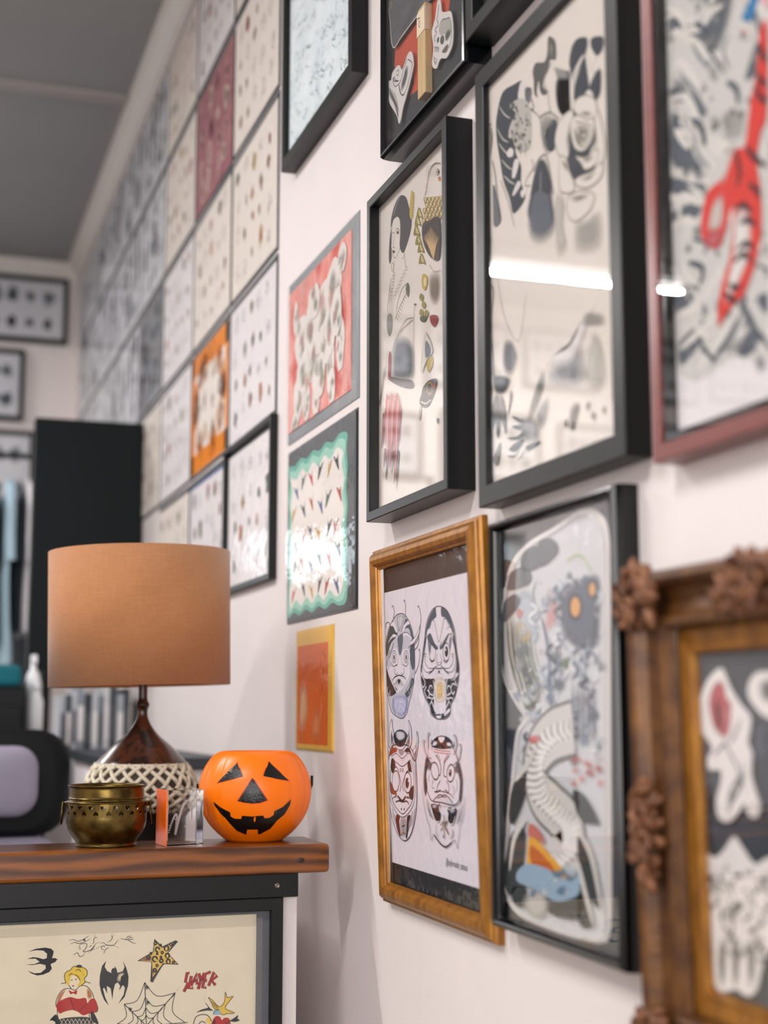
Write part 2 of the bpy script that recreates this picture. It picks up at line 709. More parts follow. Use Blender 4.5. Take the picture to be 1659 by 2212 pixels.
# ------------------------------------------------------------------ framed pictures on the right wall
def flat_prof(t, w, lip):
    return [(0, 0), (0, t - 0.0012), (0.0012, t), (w - 0.0012, t), (w, t - 0.0012), (w, t - lip)]


def gloss_prof(t, w, lip):
    return [(0, 0), (0, t * 0.6), (w * 0.08, t * 0.85), (w * 0.25, t * 0.98), (w * 0.5, t), (w * 0.75, t * 0.96), (w * 0.92, t * 0.86), (w, t * 0.75), (w, t - lip)]


class Pic:
    def __init__(self, name, label, Y0, Y1, Z0, Z1, prof, m, paper_m, depth, lean=0.0, roll=0.0, glass=None, cat='picture', paper='paper', M=None, w=None, h=None):
        self.w, self.h = (Y1 - Y0, Z1 - Z0) if w is None else (w, h)
        self.M = wallM((Y0 + Y1) / 2, Z0, roll, lean) if M is None else M
        self.e = thing(name, label, cat, self.M)
        self.rails = frame_rails(self.e, self.w, self.h, prof, m)
        iw = prof[-1][0]
        self.iw = iw
        self.yp = -depth
        a = iw - 0.003
        self.paper = sheet(paper, self.e, -self.w / 2 + a, self.w / 2 - a, a, self.h - a, self.yp, paper_m)
        self.ink = Ink(self.M, self.yp)
        self.ink.rect = (-self.w / 2 + a, self.w / 2 - a, a, self.h - a)
        if glass:
            g = max(depth + 0.004, prof[-1][1])
            box('glass', (-self.w / 2 + a, -g - 0.0015, a), (self.w / 2 - a, -g, self.h - a), glass, self.e)

    def done(self):
        return self.ink.build(self.paper)


# --- deep black box frame: woman's head and eagle
p = Pic('picture_frame', 'deep black box frame with woman portrait and eagle drawing', 1.71, 2.056, 1.609, 2.121, flat_prof(0.04, 0.015, 0.015), BLK, PAPER, 0.024, glass=GLASS)
k = p.ink.use(780, 230, 2.431)
HAIR, OCH, LINE = (84, 80, 82), (176, 150, 86), (70, 62, 56)
k.fill([(205, 468), (180, 510), (160, 580), (156, 640), (168, 600), (180, 585), (192, 580), (204, 600), (206, 660), (203, 735), (220, 770), (240, 730), (262, 650), (266, 590), (250, 520), (235, 475)], HAIR)
k.fill([(160, 640), (150, 700), (146, 790), (152, 828), (161, 790), (159, 720)], HAIR)
k.line([(205, 470), (185, 520), (170, 575)], 0.9, (226, 218, 206))
k.line([(168, 600), (160, 650), (162, 700), (158, 735), (165, 760), (170, 790), (185, 790), (205, 745), (216, 715)], 0.8, LINE)
k.line([(180, 655), (190, 640), (203, 652)], 1.0, LINE)
k.oval(193, 662, 8, 9, (150, 140, 120))
k.oval(194, 662, 3, 6, (50, 46, 46))
k.line([(163, 668), (170, 660), (177, 670)], 0.9, LINE)
k.line([(176, 680), (172, 720), (168, 738), (178, 742)], 0.8, LINE)
k.fill([(165, 760), (173, 755), (179, 763), (172, 772)], (120, 74, 70))
k.line([(160, 830), (168, 822), (172, 845), (165, 865), (160, 850)], 1.2, OCH, closed=True)
k.line([(228, 760), (224, 790), (215, 800)], 1.2, OCH)
k.line([(228, 770), (232, 820), (240, 850)], 0.8, LINE)
k.line([(175, 810), (172, 860), (168, 900)], 0.8, LINE)
for i in range(9):
    k.ring(238 - i * 8.0, 850 + i * 19, 6, 9, 0.5, (120, 110, 104))
    k.ring(175 - i * 2.5, 880 + i * 17, 5, 8, 0.5, (120, 110, 104))
k.line([(240, 930), (215, 960), (195, 1020), (185, 1080)], 0.9, LINE)
k.fill([(245, 925), (256, 950), (250, 1005), (235, 960)], (112, 116, 104))
k.line([(256, 950), (230, 1000), (200, 1060), (180, 1120)], 0.9, (120, 112, 70))
k.line([(160, 900), (148, 980), (140, 1060), (140, 1120)], 0.9, LINE)
for i in range(10):
    k.line([(236 - 5.5 * i, 960 + 16 * i), (247 - 5.5 * i, 972 + 17 * i)], 0.7, (128, 118, 66))
for i in range(7):
    k.line([(150 + i * 3, 930 + i * 8), (145 + i * 4, 1130 + i * 3)], 0.4, (150, 140, 128))
k.fill([(140, 1100), (160, 1090), (166, 1160), (150, 1208), (136, 1160)], (150, 150, 140))
k.fill([(266, 440), (258, 500), (256, 575), (270, 590), (276, 520), (280, 470)], (205, 180, 96))
for i in range(9):
    k.ring(277 - i * 0.4, 460 + i * 15, 4.5, 7, 0.5, (150, 124, 60))
# eagle
k.line([(418, 300), (395, 298), (372, 318), (360, 345), (352, 385), (345, 430), (338, 470)], 0.9, (128, 104, 70))
for a in range(12):
    k.line([(352 + (a % 4) * 16, 350 + a * 11), (345 + (a % 4) * 17, 380 + a * 10)], 0.7, (150, 130, 100), taper=True)
k.ring(405, 345, 8, 16, 1.0, (90, 70, 40))
k.oval(407, 345, 4, 9, (40, 34, 30))
k.fill([(405, 372), (418, 368), (418, 392), (408, 388)], (204, 140, 96))
for r in range(5):
    for c in range(5):
        x, y = 330 + c * 20 + (r % 2) * 10 - r * 2, 480 + r * 28 - c * 2
        k.fill([(x, y), (x + 18, y), (x + 15, y + 22), (x + 9, y + 34), (x + 3, y + 22)], (150, 122, 62))
        k.fill([(x + 3, y + 2), (x + 15, y + 2), (x + 12, y + 16), (x + 9, y + 24), (x + 6, y + 16)], (222, 204, 150))
for (x, y) in ((305, 560), (296, 600), (290, 650), (300, 700), (312, 740), (318, 800)):
    k.fill([(x, y - 30), (x + 14, y - 5), (x + 24, y + 30), (x + 8, y + 22), (x - 12, y + 24)], (150, 136, 70))
    k.fill([(x + 2, y - 18), (x + 11, y), (x + 16, y + 18), (x + 4, y + 14)], (214, 202, 140))
k.soft([(330, 610), (418, 590), (420, 700), (415, 780), (370, 760), (330, 720), (322, 660)], (74, 66, 62), 0.95, 0.6)
for i in range(16):
    x0 = 345 + i * 4.6
    k.line([(384 + (i - 8) * 1.2, 800), (366 + (i - 8) * 4.0, 640 + abs(i - 8) * 9)], 1.2, (208, 160, 96) if i % 3 else (186, 112, 72), taper=True)
k.line([(360, 830), (385, 865), (418, 860)], 1.4, (220, 208, 190))
k.fill([(330, 880), (350, 890), (352, 930), (340, 965), (326, 950), (322, 910)], (206, 176, 92))
k.fill([(335, 900), (345, 905), (344, 940), (334, 940)], (236, 222, 180))
k.soft([(360, 880), (418, 870), (418, 1010), (390, 1050), (360, 1000)], (140, 128, 110), 0.8, 0.4)
for i in range(8):
    k.line([(362 + i * 7, 880), (370 + i * 6, 1040)], 0.7, (120, 106, 84), taper=True)
for (x, y) in ((318, 1000), (330, 1040), (318, 1080), (345, 1085)):
    k.fill([(x, y - 18), (x + 14, y), (x + 6, y + 24), (x - 8, y + 6)], (150, 138, 66))
k.fill([(366, 1100), (400, 1096), (408, 1120), (392, 1158), (372, 1140)], (150, 58, 58))
k.fill([(315, 1105), (350, 1100), (340, 1130), (318, 1128)], (88, 92, 66))
# lower figures
k.line([(290, 1040), (280, 1100), (280, 1400)], 1.0, LINE)
k.line([(282, 1040), (292, 1038)], 2.0, LINE)
k.line([(275, 1120), (225, 1165), (190, 1215), (165, 1300)], 0.9, LINE)
k.line([(278, 1110), (240, 1120), (205, 1180)], 0.8, LINE)
k.soft([(170, 1240), (215, 1205), (250, 1210), (285, 1270), (290, 1400), (270, 1440), (200, 1450), (160, 1420)], (92, 98, 108), 0.9, 0.55)
k.fill([(158, 1420), (210, 1430), (274, 1440), (274, 1480), (210, 1470), (155, 1440)], (52, 56, 60))
k.fill([(150, 1300), (160, 1300), (158, 1420), (146, 1425)], (168, 52, 48))
k.fill([(340, 1190), (372, 1240), (380, 1290), (350, 1330), (326, 1400), (320, 1340), (334, 1260)], (226, 220, 210))
k.line([(344, 1185), (372, 1240), (380, 1300), (345, 1350), (322, 1400)], 1.0, LINE)
k.line([(340, 1200), (326, 1300), (318, 1390)], 0.9, LINE)
k.fill([(345, 1230), (368, 1260), (370, 1300), (345, 1320), (340, 1270)], (128, 134, 140))
k.fill([(352, 1335), (378, 1310), (380, 1360), (360, 1395), (350, 1370)], (196, 170, 84))
k.fill([(330, 1475), (360, 1440), (400, 1430), (400, 1470), (380, 1530), (350, 1580), (318, 1570), (312, 1545), (322, 1510)], (52, 50, 48))
k.line([(318, 1550), (345, 1560), (372, 1540)], 1.8, (232, 226, 214))
k.ring(365, 1480, 14, 30, 1.6, (206, 170, 70))
k.oval(388, 1465, 7, 12, (178, 66, 50))
k.fill([(312, 1580), (322, 1575), (316, 1640), (308, 1640)], (200, 190, 180))
k.soft([(140, 1500), (200, 1500), (222, 1560), (215, 1690), (150, 1720), (128, 1620)], (214, 150, 150), 0.75, 0.5)
k.soft([(132, 1640), (210, 1640), (216, 1760), (170, 1790), (130, 1760)], (222, 150, 152), 0.8, 0.5)
k.line([(150, 1560), (170, 1530), (190, 1540), (205, 1520)], 1.4, (240, 226, 224))
k.line([(155, 1600), (185, 1590), (200, 1560)], 1.2, (240, 226, 224))
for i, (x, y0, y1) in enumerate(((118, 1620, 1800), (130, 1590, 1780), (128, 1800, 1900), (140, 1810, 1960), (158, 1815, 1900), (172, 1815, 1930), (184, 1815, 1990), (196, 1815, 2020))):
    k.fill([(x, y0), (x + 9, y0), (x + 6 - i * 0.5, (y0 + y1) / 2), (x - 6, y1), (x - 3, (y0 + y1) / 2)], (164, 58, 52) if i % 2 == 0 else (70, 58, 54))
    k.line([(x + 6, y0 + 8), (x - 1, y1 - 30)], 0.6, (222, 190, 180))
for i in range(5):
    k.line([(140 - i * 3, 1330 + i * 10), (115 - i * 4, 1500 + i * 16), (100, 1575)], 0.8, (60, 54, 52), taper=True)
k.oval(408, 1650, 5, 16, (90, 88, 84))
# feather fan on the eagle's breast, drawn over the dark wash
k.fill([(330, 620), (360, 600), (418, 590), (419, 790), (380, 800), (345, 750), (326, 680)], (78, 72, 68))
for i in range(20):
    x1 = 334 + i * 4.4
    k.line([(388, 810), (380 + (x1 - 376) * 0.5, 730), (x1, 630 + abs(i - 9) * 6)], 1.5, [(222, 190, 128), (196, 130, 84), (232, 214, 176)][i % 3], taper=True)
for i in range(9):
    k.line([(352 + i * 7, 1000 + (i % 3) * 10), (356 + i * 7, 1080)], 0.9, (110, 96, 70), taper=True)
for i in range(7):
    k.line([(358 + i * 8, 305 + (i % 2) * 12), (350 + i * 8, 340 + (i % 3) * 10), (346 + i * 9, 372)], 0.8, (140, 116, 84), taper=True)
k.line([(418, 300), (395, 298), (372, 318), (358, 350), (366, 345), (352, 385), (360, 382), (345, 430), (354, 425), (338, 475)], 1.0, (96, 76, 50), smooth=False)
# long feathers hanging at the lower left
for i in range(9):
    x = 138 + i * 8.5
    k.fill([(x, 1520 + (i % 3) * 26), (x + 10, 1530 + (i % 3) * 26), (x + 6, 1660), (x - 4 - i * 0.6, 1790 + (i % 4) * 45), (x - 6, 1660)], [(206, 92, 86), (228, 160, 152), (176, 62, 56)][i % 3])
    k.line([(x + 3, 1540 + (i % 3) * 26), (x, 1660), (x - 4, 1780 + (i % 4) * 40)], 0.7, (110, 40, 40), taper=True)
p.done()

# --- big black frame: roses, hooded figure
p = Pic('picture_frame', 'large matt black frame with grey rose and hooded figure drawing', 1.243, 1.628, 1.573, 2.142, flat_prof(0.03, 0.026, 0.009), BLK, PAPER, 0.0205, glass=GLASS)
k = p.ink.use(1040, 100, 4.423)
G1, G2, G3, G4 = (66, 72, 80), (112, 116, 120), (160, 160, 156), (200, 196, 188)
k.soft([(720, 300), (860, 240), (870, 640), (760, 660), (710, 520)], G1, 1, 0.85)
k.fill([(770, 300), (840, 300), (860, 420), (850, 600), (770, 650), (735, 560), (730, 400)], G1)
k.soft([(690, 190), (840, 240), (850, 320), (730, 320), (700, 260)], G3, 0.9, 0.4)
k.fill([(890, -40), (1000, -60), (980, 60), (890, 240), (840, 190), (850, 60)], G1)
k.fill([(980, 110), (1010, 260), (1020, 440), (960, 480), (900, 500), (900, 390), (940, 240)], G1)
k.fill([(1110, 230), (1130, 260), (1120, 430), (1080, 500), (1030, 430), (1060, 320)], G1)
k.fill([(1070, -60), (1140, -60), (1140, 20), (1100, 70), (1060, 0)], G1)
for a, b in (((870, 440), (985, 60)), ((1020, 420), (985, 70)), ((1000, 60), (1060, 260)), ((850, 230), (870, 260))):
    k.line([a, ((a[0] + b[0]) / 2 - 15, (a[1] + b[1]) / 2), b], 2.2, G4)
# raven-like curl above
k.fill([(640, -90), (700, -60), (715, 20), (710, 130), (660, 130), (640, 230), (600, 300), (590, 390), (640, 430), (600, 470), (560, 430), (550, 330), (530, 430), (540, 490), (505, 450), (500, 330), (490, 240), (520, 160), (600, 150), (630, 60)], (96, 96, 94))
k.soft([(640, -60), (690, -40), (690, 110), (650, 110)], (150, 148, 140), 0.8, 0.3)
# hood
k.fill([(400, 330), (300, 370), (220, 420), (180, 500), (150, 650), (140, 750), (150, 920), (180, 1100), (210, 1280), (270, 1450), (310, 1600), (420, 1450), (380, 1300), (380, 1150), (330, 1020), (320, 920), (260, 860), (290, 720), (330, 640), (280, 580), (330, 540), (380, 500)], G1)
for pts in ([(170, 570), (220, 650), (280, 690)], [(150, 780), (200, 880), (260, 920)], [(160, 920), (230, 1010), (300, 1060)], [(190, 1080), (250, 1150), (300, 1180)], [(210, 1230), (270, 1290), (320, 1320)]):
    k.line(pts, 2.2, G4, taper=True)
k.fill([(370, 360), (404, 330), (390, 480), (350, 490)], W)
k.fill([(420, 400), (475, 400), (480, 470), (450, 560), (420, 500)], G2)
k.line([(475, 400), (430, 440), (440, 560), (500, 610), (480, 500)], 2.0, (70, 72, 72))
k.fill([(300, 540), (400, 500), (470, 600), (480, 900), (440, 1000), (350, 1010), (300, 900), (260, 830), (290, 720), (330, 640)], G4)
R = random.Random(5)
for i in range(34):
    x, y = R.uniform(270, 470), R.uniform(540, 1000)
    k.soft(rng_blob(R, x, y, R.uniform(16, 40), sx=0.7), (90, 92, 94) if i % 3 else (176, 172, 166), 0.85, 0.4)
for i in range(16):
    x, y = R.uniform(270, 460), R.uniform(540, 990)
    k.line([(x, y), (x + R.uniform(-25, 25), y + R.uniform(15, 40)), (x + R.uniform(-20, 20), y + R.uniform(50, 90))], 0.8, (70, 72, 74), taper=True)
k.fill([(280, 970), (310, 1000), (300, 1050), (260, 1060), (245, 1020)], W)
k.fill([(320, 1090), (365, 1090), (330, 1240), (300, 1260), (296, 1220)], W)
k.fill([(350, 1290), (380, 1320), (320, 1420), (300, 1415)], W)
k.fill([(378, 1390), (430, 1350), (430, 1390), (395, 1450)], W)
k.line([(480, 1080), (500, 1150), (440, 1260), (420, 1330), (470, 1330)], 1.2, G2)
# thorny leaf and skull-ish panels
k.fill([(650, 720), (715, 700), (730, 800), (700, 980), (640, 1000), (600, 900), (610, 780)], G1)
k.soft([(560, 690), (640, 620), (730, 700), (640, 760), (600, 900), (640, 1020), (580, 960)], G3, 0.9, 0.3)
k.line([(560, 680), (650, 630), (740, 690)], 1.6, (110, 106, 98))
k.line([(490, 620), (560, 690), (600, 960), (650, 1030)], 1.2, G2)
k.line([(670, 160), (600, 330), (640, 470), (660, 610), (740, 700)], 1.3, G3)
k.line([(500, 1200), (545, 1090), (580, 1050), (620, 1040), (650, 1160), (690, 1420)], 2.0, G2)
k.soft([(570, 1080), (620, 1080), (670, 1300), (680, 1450), (700, 1700), (560, 1720), (440, 1640), (450, 1480), (510, 1250)], G1, 1, 0.72)
k.line([(573, 1200), (573, 1380)], 1.2, G4)
k.soft([(540, 1430), (575, 1380), (610, 1430), (580, 1500)], G4, 0.8, 0.3)
# leaf panels behind the flower
PET, PSH = (236, 230, 222), (150, 142, 128)
for pts in ([(905, -60), (1010, -80), (1000, 60), (930, 200), (880, 290), (850, 200), (860, 60)], [(985, 90), (1015, 260), (1030, 440), (960, 490), (895, 520), (895, 390), (935, 240)], [(1120, 220), (1145, 250), (1140, 440), (1085, 520), (1030, 440), (1060, 320)], [(1060, -80), (1160, -90), (1160, 20), (1105, 90), (1050, 0)]):
    k.fill(pts, G1)
for pts in ([(870, 300), (930, 180), (985, 80)], [(1000, 60), (1040, 200), (1075, 300)], [(1085, 520), (1030, 440), (985, 500)], [(1100, 90), (1080, 160), (1130, 220)]):
    k.line(pts, 6, PET, taper=True)
k.soft([(850, 240), (885, 300), (890, 520), (900, 620), (860, 660), (845, 420)], PET, 1, 0.6)
# rose: outer petals first, bud last
k.fill([(860, 640), (1080, 620), (1160, 760), (1170, 1100), (1040, 1280), (900, 1280), (830, 1120), (800, 900)], G1)


def petal(pts, shade, sa=0.55):
    k.fill(pts, PET)
    k.soft(shade, (128, 122, 112), sa, 0.15)
    k.line(pts, 1.5, PSH, closed=True)


petal([(840, 1430), (940, 1385), (1065, 1400), (1075, 1480), (1040, 1570), (925, 1670), (850, 1650), (820, 1540)], [(850, 1430), (1040, 1400), (1000, 1470), (880, 1500)])
petal([(1110, 600), (1150, 720), (1182, 900), (1180, 1040), (1130, 1160), (1050, 1090), (1040, 1020), (1090, 900), (1085, 720)], [(1090, 700), (1120, 900), (1070, 1060), (1090, 900)])
petal([(760, 700), (860, 610), (885, 700), (850, 850), (835, 1050), (780, 1075), (735, 1020), (708, 920), (722, 800)], [(850, 700), (860, 850), (830, 1040), (810, 900)])
petal([(750, 1075), (815, 1070), (850, 1200), (895, 1330), (870, 1395), (800, 1402), (752, 1350)], [(760, 1080), (830, 1100), (850, 1220), (800, 1180)])
petal([(900, 1290), (950, 1240), (1060, 1200), (1130, 1120), (1172, 1150), (1140, 1260), (1040, 1345), (940, 1345)], [(930, 1280), (1060, 1220), (1120, 1170), (1040, 1290)])
petal([(905, 1050), (1000, 1065), (1090, 990), (1130, 1010), (1090, 1130), (1000, 1180), (960, 1120)], [(960, 1080), (1080, 1030), (1060, 1100), (990, 1120)])
petal([(915, 510), (1000, 468), (1082, 500), (1112, 610), (1080, 690), (1010, 700), (930, 660), (890, 600)], [(930, 640), (1010, 680), (1080, 650), (1010, 610)])
petal([(870, 700), (930, 660), (1010, 700), (1075, 690), (1080, 800), (1050, 920), (980, 1000), (910, 985), (875, 900), (862, 800)], [(880, 760), (920, 940), (980, 980), (930, 840)], 0.7)
for pts, w_ in (([(905, 720), (985, 735), (1050, 760), (1050, 860), (1010, 945), (945, 955), (905, 890), (895, 800)], 1.5), ([(930, 780), (990, 765), (1035, 815), (1010, 905), (955, 915), (928, 860)], 1.4), ([(950, 820), (990, 805), (1010, 850), (980, 890), (950, 870)], 1.3)):
    k.line(pts, w_, PSH)
    k.soft([(a_ * 0.96 + 40, b_ * 0.985 + 16) for a_, b_ in pts], (120, 114, 104), 0.45, 0.1)
k.oval(982, 850, 13, 17, PET)
k.soft([(440, 1640), (470, 1450), (540, 1120), (590, 1060), (640, 1140), (690, 1440), (720, 1760), (600, 1900), (470, 1860)], (104, 110, 122), 0.95, 0.6)
k.fill([(575, 1085), (630, 1160), (672, 1330), (650, 1420), (560, 1380), (480, 1440), (500, 1280), (540, 1140)], G1)
k.line([(573, 1200), (573, 1380)], 1.2, G4)
k.soft([(700, 1420), (800, 1420), (790, 1700), (830, 1950), (720, 2000)], (206, 200, 192), 0.9, 0.5)
k.soft([(880, 1700), (1000, 1640), (1160, 1560), (1160, 1940), (900, 1980)], (176, 174, 168), 0.8, 0.3)
for i in range(24):
    x = 560 + i * 4
    k.line([(x, 730 + abs(12 - i) * 9), (x + 8, 800 + abs(12 - i) * 6)], 1.0, (110, 106, 98), taper=True)
# left margin daggers
k.line([(76, 575), (66, 600), (68, 730)], 1.4, (76, 76, 70))
k.line([(50, 790), (80, 760), (100, 740)], 1.6, (76, 76, 70))
k.fill([(60, 800), (95, 770), (110, 880), (85, 1100), (70, 1260), (60, 1200), (70, 1000)], (146, 142, 132))
k.line([(70, 800), (105, 900), (75, 1100), (70, 1270)], 1.2, (86, 84, 78))
k.line([(110, 1090), (140, 1250), (160, 1450), (190, 1640)], 1.6, G2)
k.fill([(120, 1320), (160, 1480), (190, 1660), (130, 1720), (120, 1550)], G2)
k.line([(190, 1280), (260, 1480), (320, 1720)], 1.2, G3)
k.line([(80, 1600), (72, 1700), (95, 1850), (80, 2000), (100, 2150)], 1.6, (110, 106, 90))
k.use(1040, 560, 4.423)
# lower half
k.line([(100, 60), (80, 200), (120, 300), (105, 500), (100, 700), (120, 950), (130, 1230)], 1.8, (84, 84, 78))
k.line([(150, 120), (190, 400), (250, 620), (330, 770), (380, 720), (430, 340)], 1.2, G4)
k.soft([(220, 780), (290, 760), (340, 840), (360, 960), (300, 1120), (220, 1080), (200, 940)], (120, 122, 130), 0.9, 0.5)
k.soft([(130, 1100), (290, 1130), (240, 1280), (150, 1300), (120, 1200)], (58, 62, 66), 0.95, 0.6)
for pts in ([(150, 1290), (115, 1400), (112, 1560), (118, 1610), (165, 1480)], [(170, 1290), (160, 1480), (150, 1600), (165, 1710), (195, 1500)], [(200, 1300), (235, 1400), (246, 1560), (240, 1670), (200, 1520), (185, 1380)], [(290, 1250), (270, 1380), (262, 1490), (300, 1340)]):
    k.fill(pts, (88, 90, 86))
for pts in ([(300, 1500), (400, 1530), (500, 1560), (380, 1570)], [(300, 1600), (380, 1580), (480, 1600), (380, 1630)], [(250, 1710), (350, 1690), (430, 1620), (370, 1720)], [(270, 1820), (340, 1750), (420, 1720), (340, 1830)], [(250, 1880), (330, 1870), (390, 1800), (320, 1890)], [(300, 1920), (370, 1900), (430, 1800), (380, 1900)], [(440, 1780), (560, 1740), (565, 1760), (450, 1830)]):
    k.fill(pts, (84, 86, 88))
k.soft([(380, 1520), (480, 1500), (560, 1560), (560, 1740), (440, 1760), (380, 1680)], (150, 150, 148), 0.9, 0.4)
k.fill([(190, 1750), (150, 1830), (120, 1900), (130, 1950), (160, 1970), (185, 1880)], (130, 128, 124))
k.soft([(560, 1100), (620, 1060), (610, 1240), (480, 1560), (440, 1500)], (110, 110, 106), 0.85, 0.4)
k.soft([(700, 980), (860, 830), (1000, 860), (1000, 1200), (640, 1200)], (150, 152, 158), 0.75, 0.4)
k.soft([(610, 980), (860, 830), (1020, 480), (1100, 460), (900, 980), (640, 1060)], W, 1.0, 0.55)
k.soft([(1010, 880), (1090, 660), (1190, 860), (1200, 1240), (1000, 1220)], (206, 202, 192), 0.9, 0.5)
k.soft([(1000, 500), (1180, 520), (1190, 640), (960, 640)], (150, 150, 144), 0.7, 0.4)
for x, y in ((880, 1600), (1080, 1500), (920, 1420), (1180, 1440), (820, 1560), (1030, 1400)):
    k.soft(rng_blob(R, x, y, 70, sx=0.5), (112, 112, 100), 0.85, 0.3)
k.soft([(560, 1380), (660, 1300), (640, 1560), (560, 1640), (520, 1500)], (130, 136, 140), 0.8, 0.3)
k.soft([(860, 1380), (960, 1380), (900, 1640), (840, 1600)], (86, 86, 76), 0.8, 0.3)
p.done()

# --- glossy black frame with cut-out cards (upper)
p = Pic('picture_frame', 'glossy black frame with skull and bat cut-outs on orange card', 1.64, 1.993, 2.166, 2.72, gloss_prof(0.04, 0.011, 0.012), BLKG, BLKM, 0.022, paper='backing_board')
k = p.ink.use(800, 0, 6.146)
k.fill([(330, 640), (320, 890), (420, 920), (470, 780), (540, 700), (580, 1100), (520, 1280), (650, 1180), (760, 1040), (830, 920), (850, 760), (1040, 160), (1070, -100), (800, -200), (600, 200)], (212, 92, 64), smooth=False)
p.ink.build(p.paper, 'orange_card')


def cutout(name, parent, M, ycut, tr, pts, m, th=0.0012, white=(235, 229, 226)):
    q = Ink(M, ycut, tr)
    loc = [q.m(a) for a in pts]
    loc = [Vector((v.x, v.y)) for v in spline([(a.x, a.y, 0) for a in loc], True, 4)]
    tri = geometry.tessellate_polygon([[Vector((a.x, a.y, 0)) for a in loc]])
    n = len(loc)
    v = [(a.x, ycut, a.y) for a in loc] + [(a.x, ycut + th, a.y) for a in loc]
    f = [tuple(t) for t in tri] + [(i, (i + 1) % n, n + (i + 1) % n, n + i) for i in range(n)]
    return mesh_obj(name, v, f, m, parent), q


CARD = mat('white_card', (240, 234, 231), 0.75, var=0.02, scale=20)
yc = p.yp - 0.006
# dark photo card
c, q = cutout('photo_card', p.e, p.M, yc, (800, 0, 6.146), [(230, -60), (260, 250), (300, 625), (600, 235), (760, 40), (900, -150), (600, -300)], mat('dark_print', (52, 54, 58), 0.55, rgb2=(96, 98, 104), scale=14, stretch=(1, 1, 3)))
q.line([(228, -60), (260, 250), (300, 628), (420, 480), (600, 240), (770, 40)], 2.2, (222, 216, 212))
R = random.Random(9)
for i in range(22):
    x, y = R.uniform(290, 560), R.uniform(0, 380)
    q.line([(x, y), (x + 60, y - 70 + R.uniform(-15, 15))], 1.2, (130, 136, 146), taper=True)
for i in range(4):
    q.ring(265, 30 + i * 22, 22, 12, 0.8, (190, 176, 140))
q.build(c)
# bat cut-out
c, q = cutout('bat_cutout', p.e, p.M, yc, (800, 0, 6.146), [(530, 682), (560, 740), (570, 870), (545, 1000), (510, 1150), (470, 1300), (430, 1440), (400, 1600), (378, 1640), (358, 1560), (330, 1500), (260, 1380), (225, 1260), (212, 1150), (240, 1080), (275, 1060), (290, 970), (350, 880), (385, 870), (415, 925), (450, 850), (490, 730)], CARD)
q.line([(490, 780), (440, 930), (400, 1080), (330, 1150), (300, 1060), (330, 1020)], 1.4, (60, 62, 62))
q.line([(500, 790), (545, 820), (550, 900), (490, 1150), (430, 1270), (400, 1220), (380, 1120)], 1.4, (60, 62, 62))
q.soft([(480, 860), (510, 900), (480, 1080), (420, 1230), (400, 1160), (440, 1000)], (96, 100, 100), 0.9, 0.4)
q.soft([(240, 1150), (300, 1250), (370, 1420), (385, 1500), (310, 1380), (250, 1260)], (100, 104, 104), 0.9, 0.4)
for i in range(5):
    q.line([(240 + i * 22, 1150 + i * 20), (300 + i * 16, 1320 + i * 20), (370, 1560)], 0.9, (80, 82, 80))
q.line([(350, 950), (380, 930), (370, 1000), (345, 990)], 1.0, (60, 62, 62))
for i in range(4):
    q.line([(300 + i * 14, 1030 + i * 8), (315 + i * 15, 1080), (350 + i * 10, 1070)], 1.1, (56, 58, 58))
q.line([(380, 1120), (395, 1230), (440, 1260), (460, 1230)], 1.1, (60, 62, 62))
q.build(c)
# skull cut-out
c, q = cutout('skull_cutout', p.e, p.M, yc, (800, 0, 6.146), [(915, -30), (935, 60), (945, 150), (1000, 160), (1060, 150), (1085, 240), (1097, 420), (1085, 600), (1040, 720), (1000, 775), (940, 775), (905, 830), (880, 905), (840, 905), (818, 850), (825, 760), (835, 620), (815, 450), (825, 370), (860, 240), (875, 120), (890, 20)], CARD)
q.fill([(950, 270), (1000, 245), (1040, 240), (1070, 330), (1068, 450), (1030, 520), (1000, 540), (990, 450), (950, 470), (920, 430)], (190, 188, 180))
q.soft([(1020, 400), (1070, 380), (1065, 470), (1010, 560), (985, 480)], (92, 92, 86), 0.9, 0.3)
q.line([(915, 430), (925, 330), (960, 260), (1010, 250), (1045, 235), (1075, 320), (1075, 520), (1040, 640)], 1.4, (70, 70, 68))
q.oval(955, 530, 26, 62, (96, 96, 92), rot=0.1)
q.oval(900, 530, 14, 40, (90, 90, 86), rot=0.15)
q.fill([(1000, 610), (1032, 590), (1030, 650), (1000, 700), (950, 690)], (110, 110, 104))
q.line([(910, 60), (900, 180), (885, 260), (905, 330), (860, 390), (880, 440), (850, 500), (860, 560)], 1.3, (70, 70, 68))
for i in range(5):
    q.line([(850 + i * 12, 620), (862 + i * 12, 650), (855 + i * 12, 690)], 1.0, (60, 60, 58))
q.line([(845, 740), (850, 820), (870, 850), (890, 780)], 1.0, (80, 80, 78))
q.ring(862, 800, 12, 26, 0.8, (120, 118, 112))
q.build(c)
# wooden paddle (a real strip of wood)
q = Ink(p.M, p.yp - 0.012, (800, 0, 6.146))
a, b = q.m((612, 120)), q.m((735, 1290))
tx0, tx1 = q.m((625, 700)).x, q.m((722, 700)).x
st = box('wooden_strip', (tx0, p.yp - 0.012, q.m((640, 1320)).y), (tx1, p.yp, q.m((640, 130)).y), mat('pale_wood', (214, 182, 128), 0.6, var=0.15, scale=20, stretch=(8, 8, 1)), p.e, 0.0015)
lb = box('paper_label', (tx0 - 0.0006, p.yp - 0.0127, q.m((640, 490)).y), (tx1 + 0.0006, p.yp - 0.004, q.m((640, 180)).y), mat('tan_label', (214, 196, 170), 0.7), p.e)
q = Ink(p.M, p.yp - 0.0127, (800, 0, 6.146))
q.line([(620, 260), (640, 245), (660, 235)], 1.8, (90, 84, 76))
q.ring(650, 320, 10, 45, 1.2, (110, 100, 90))
q.build(lb)
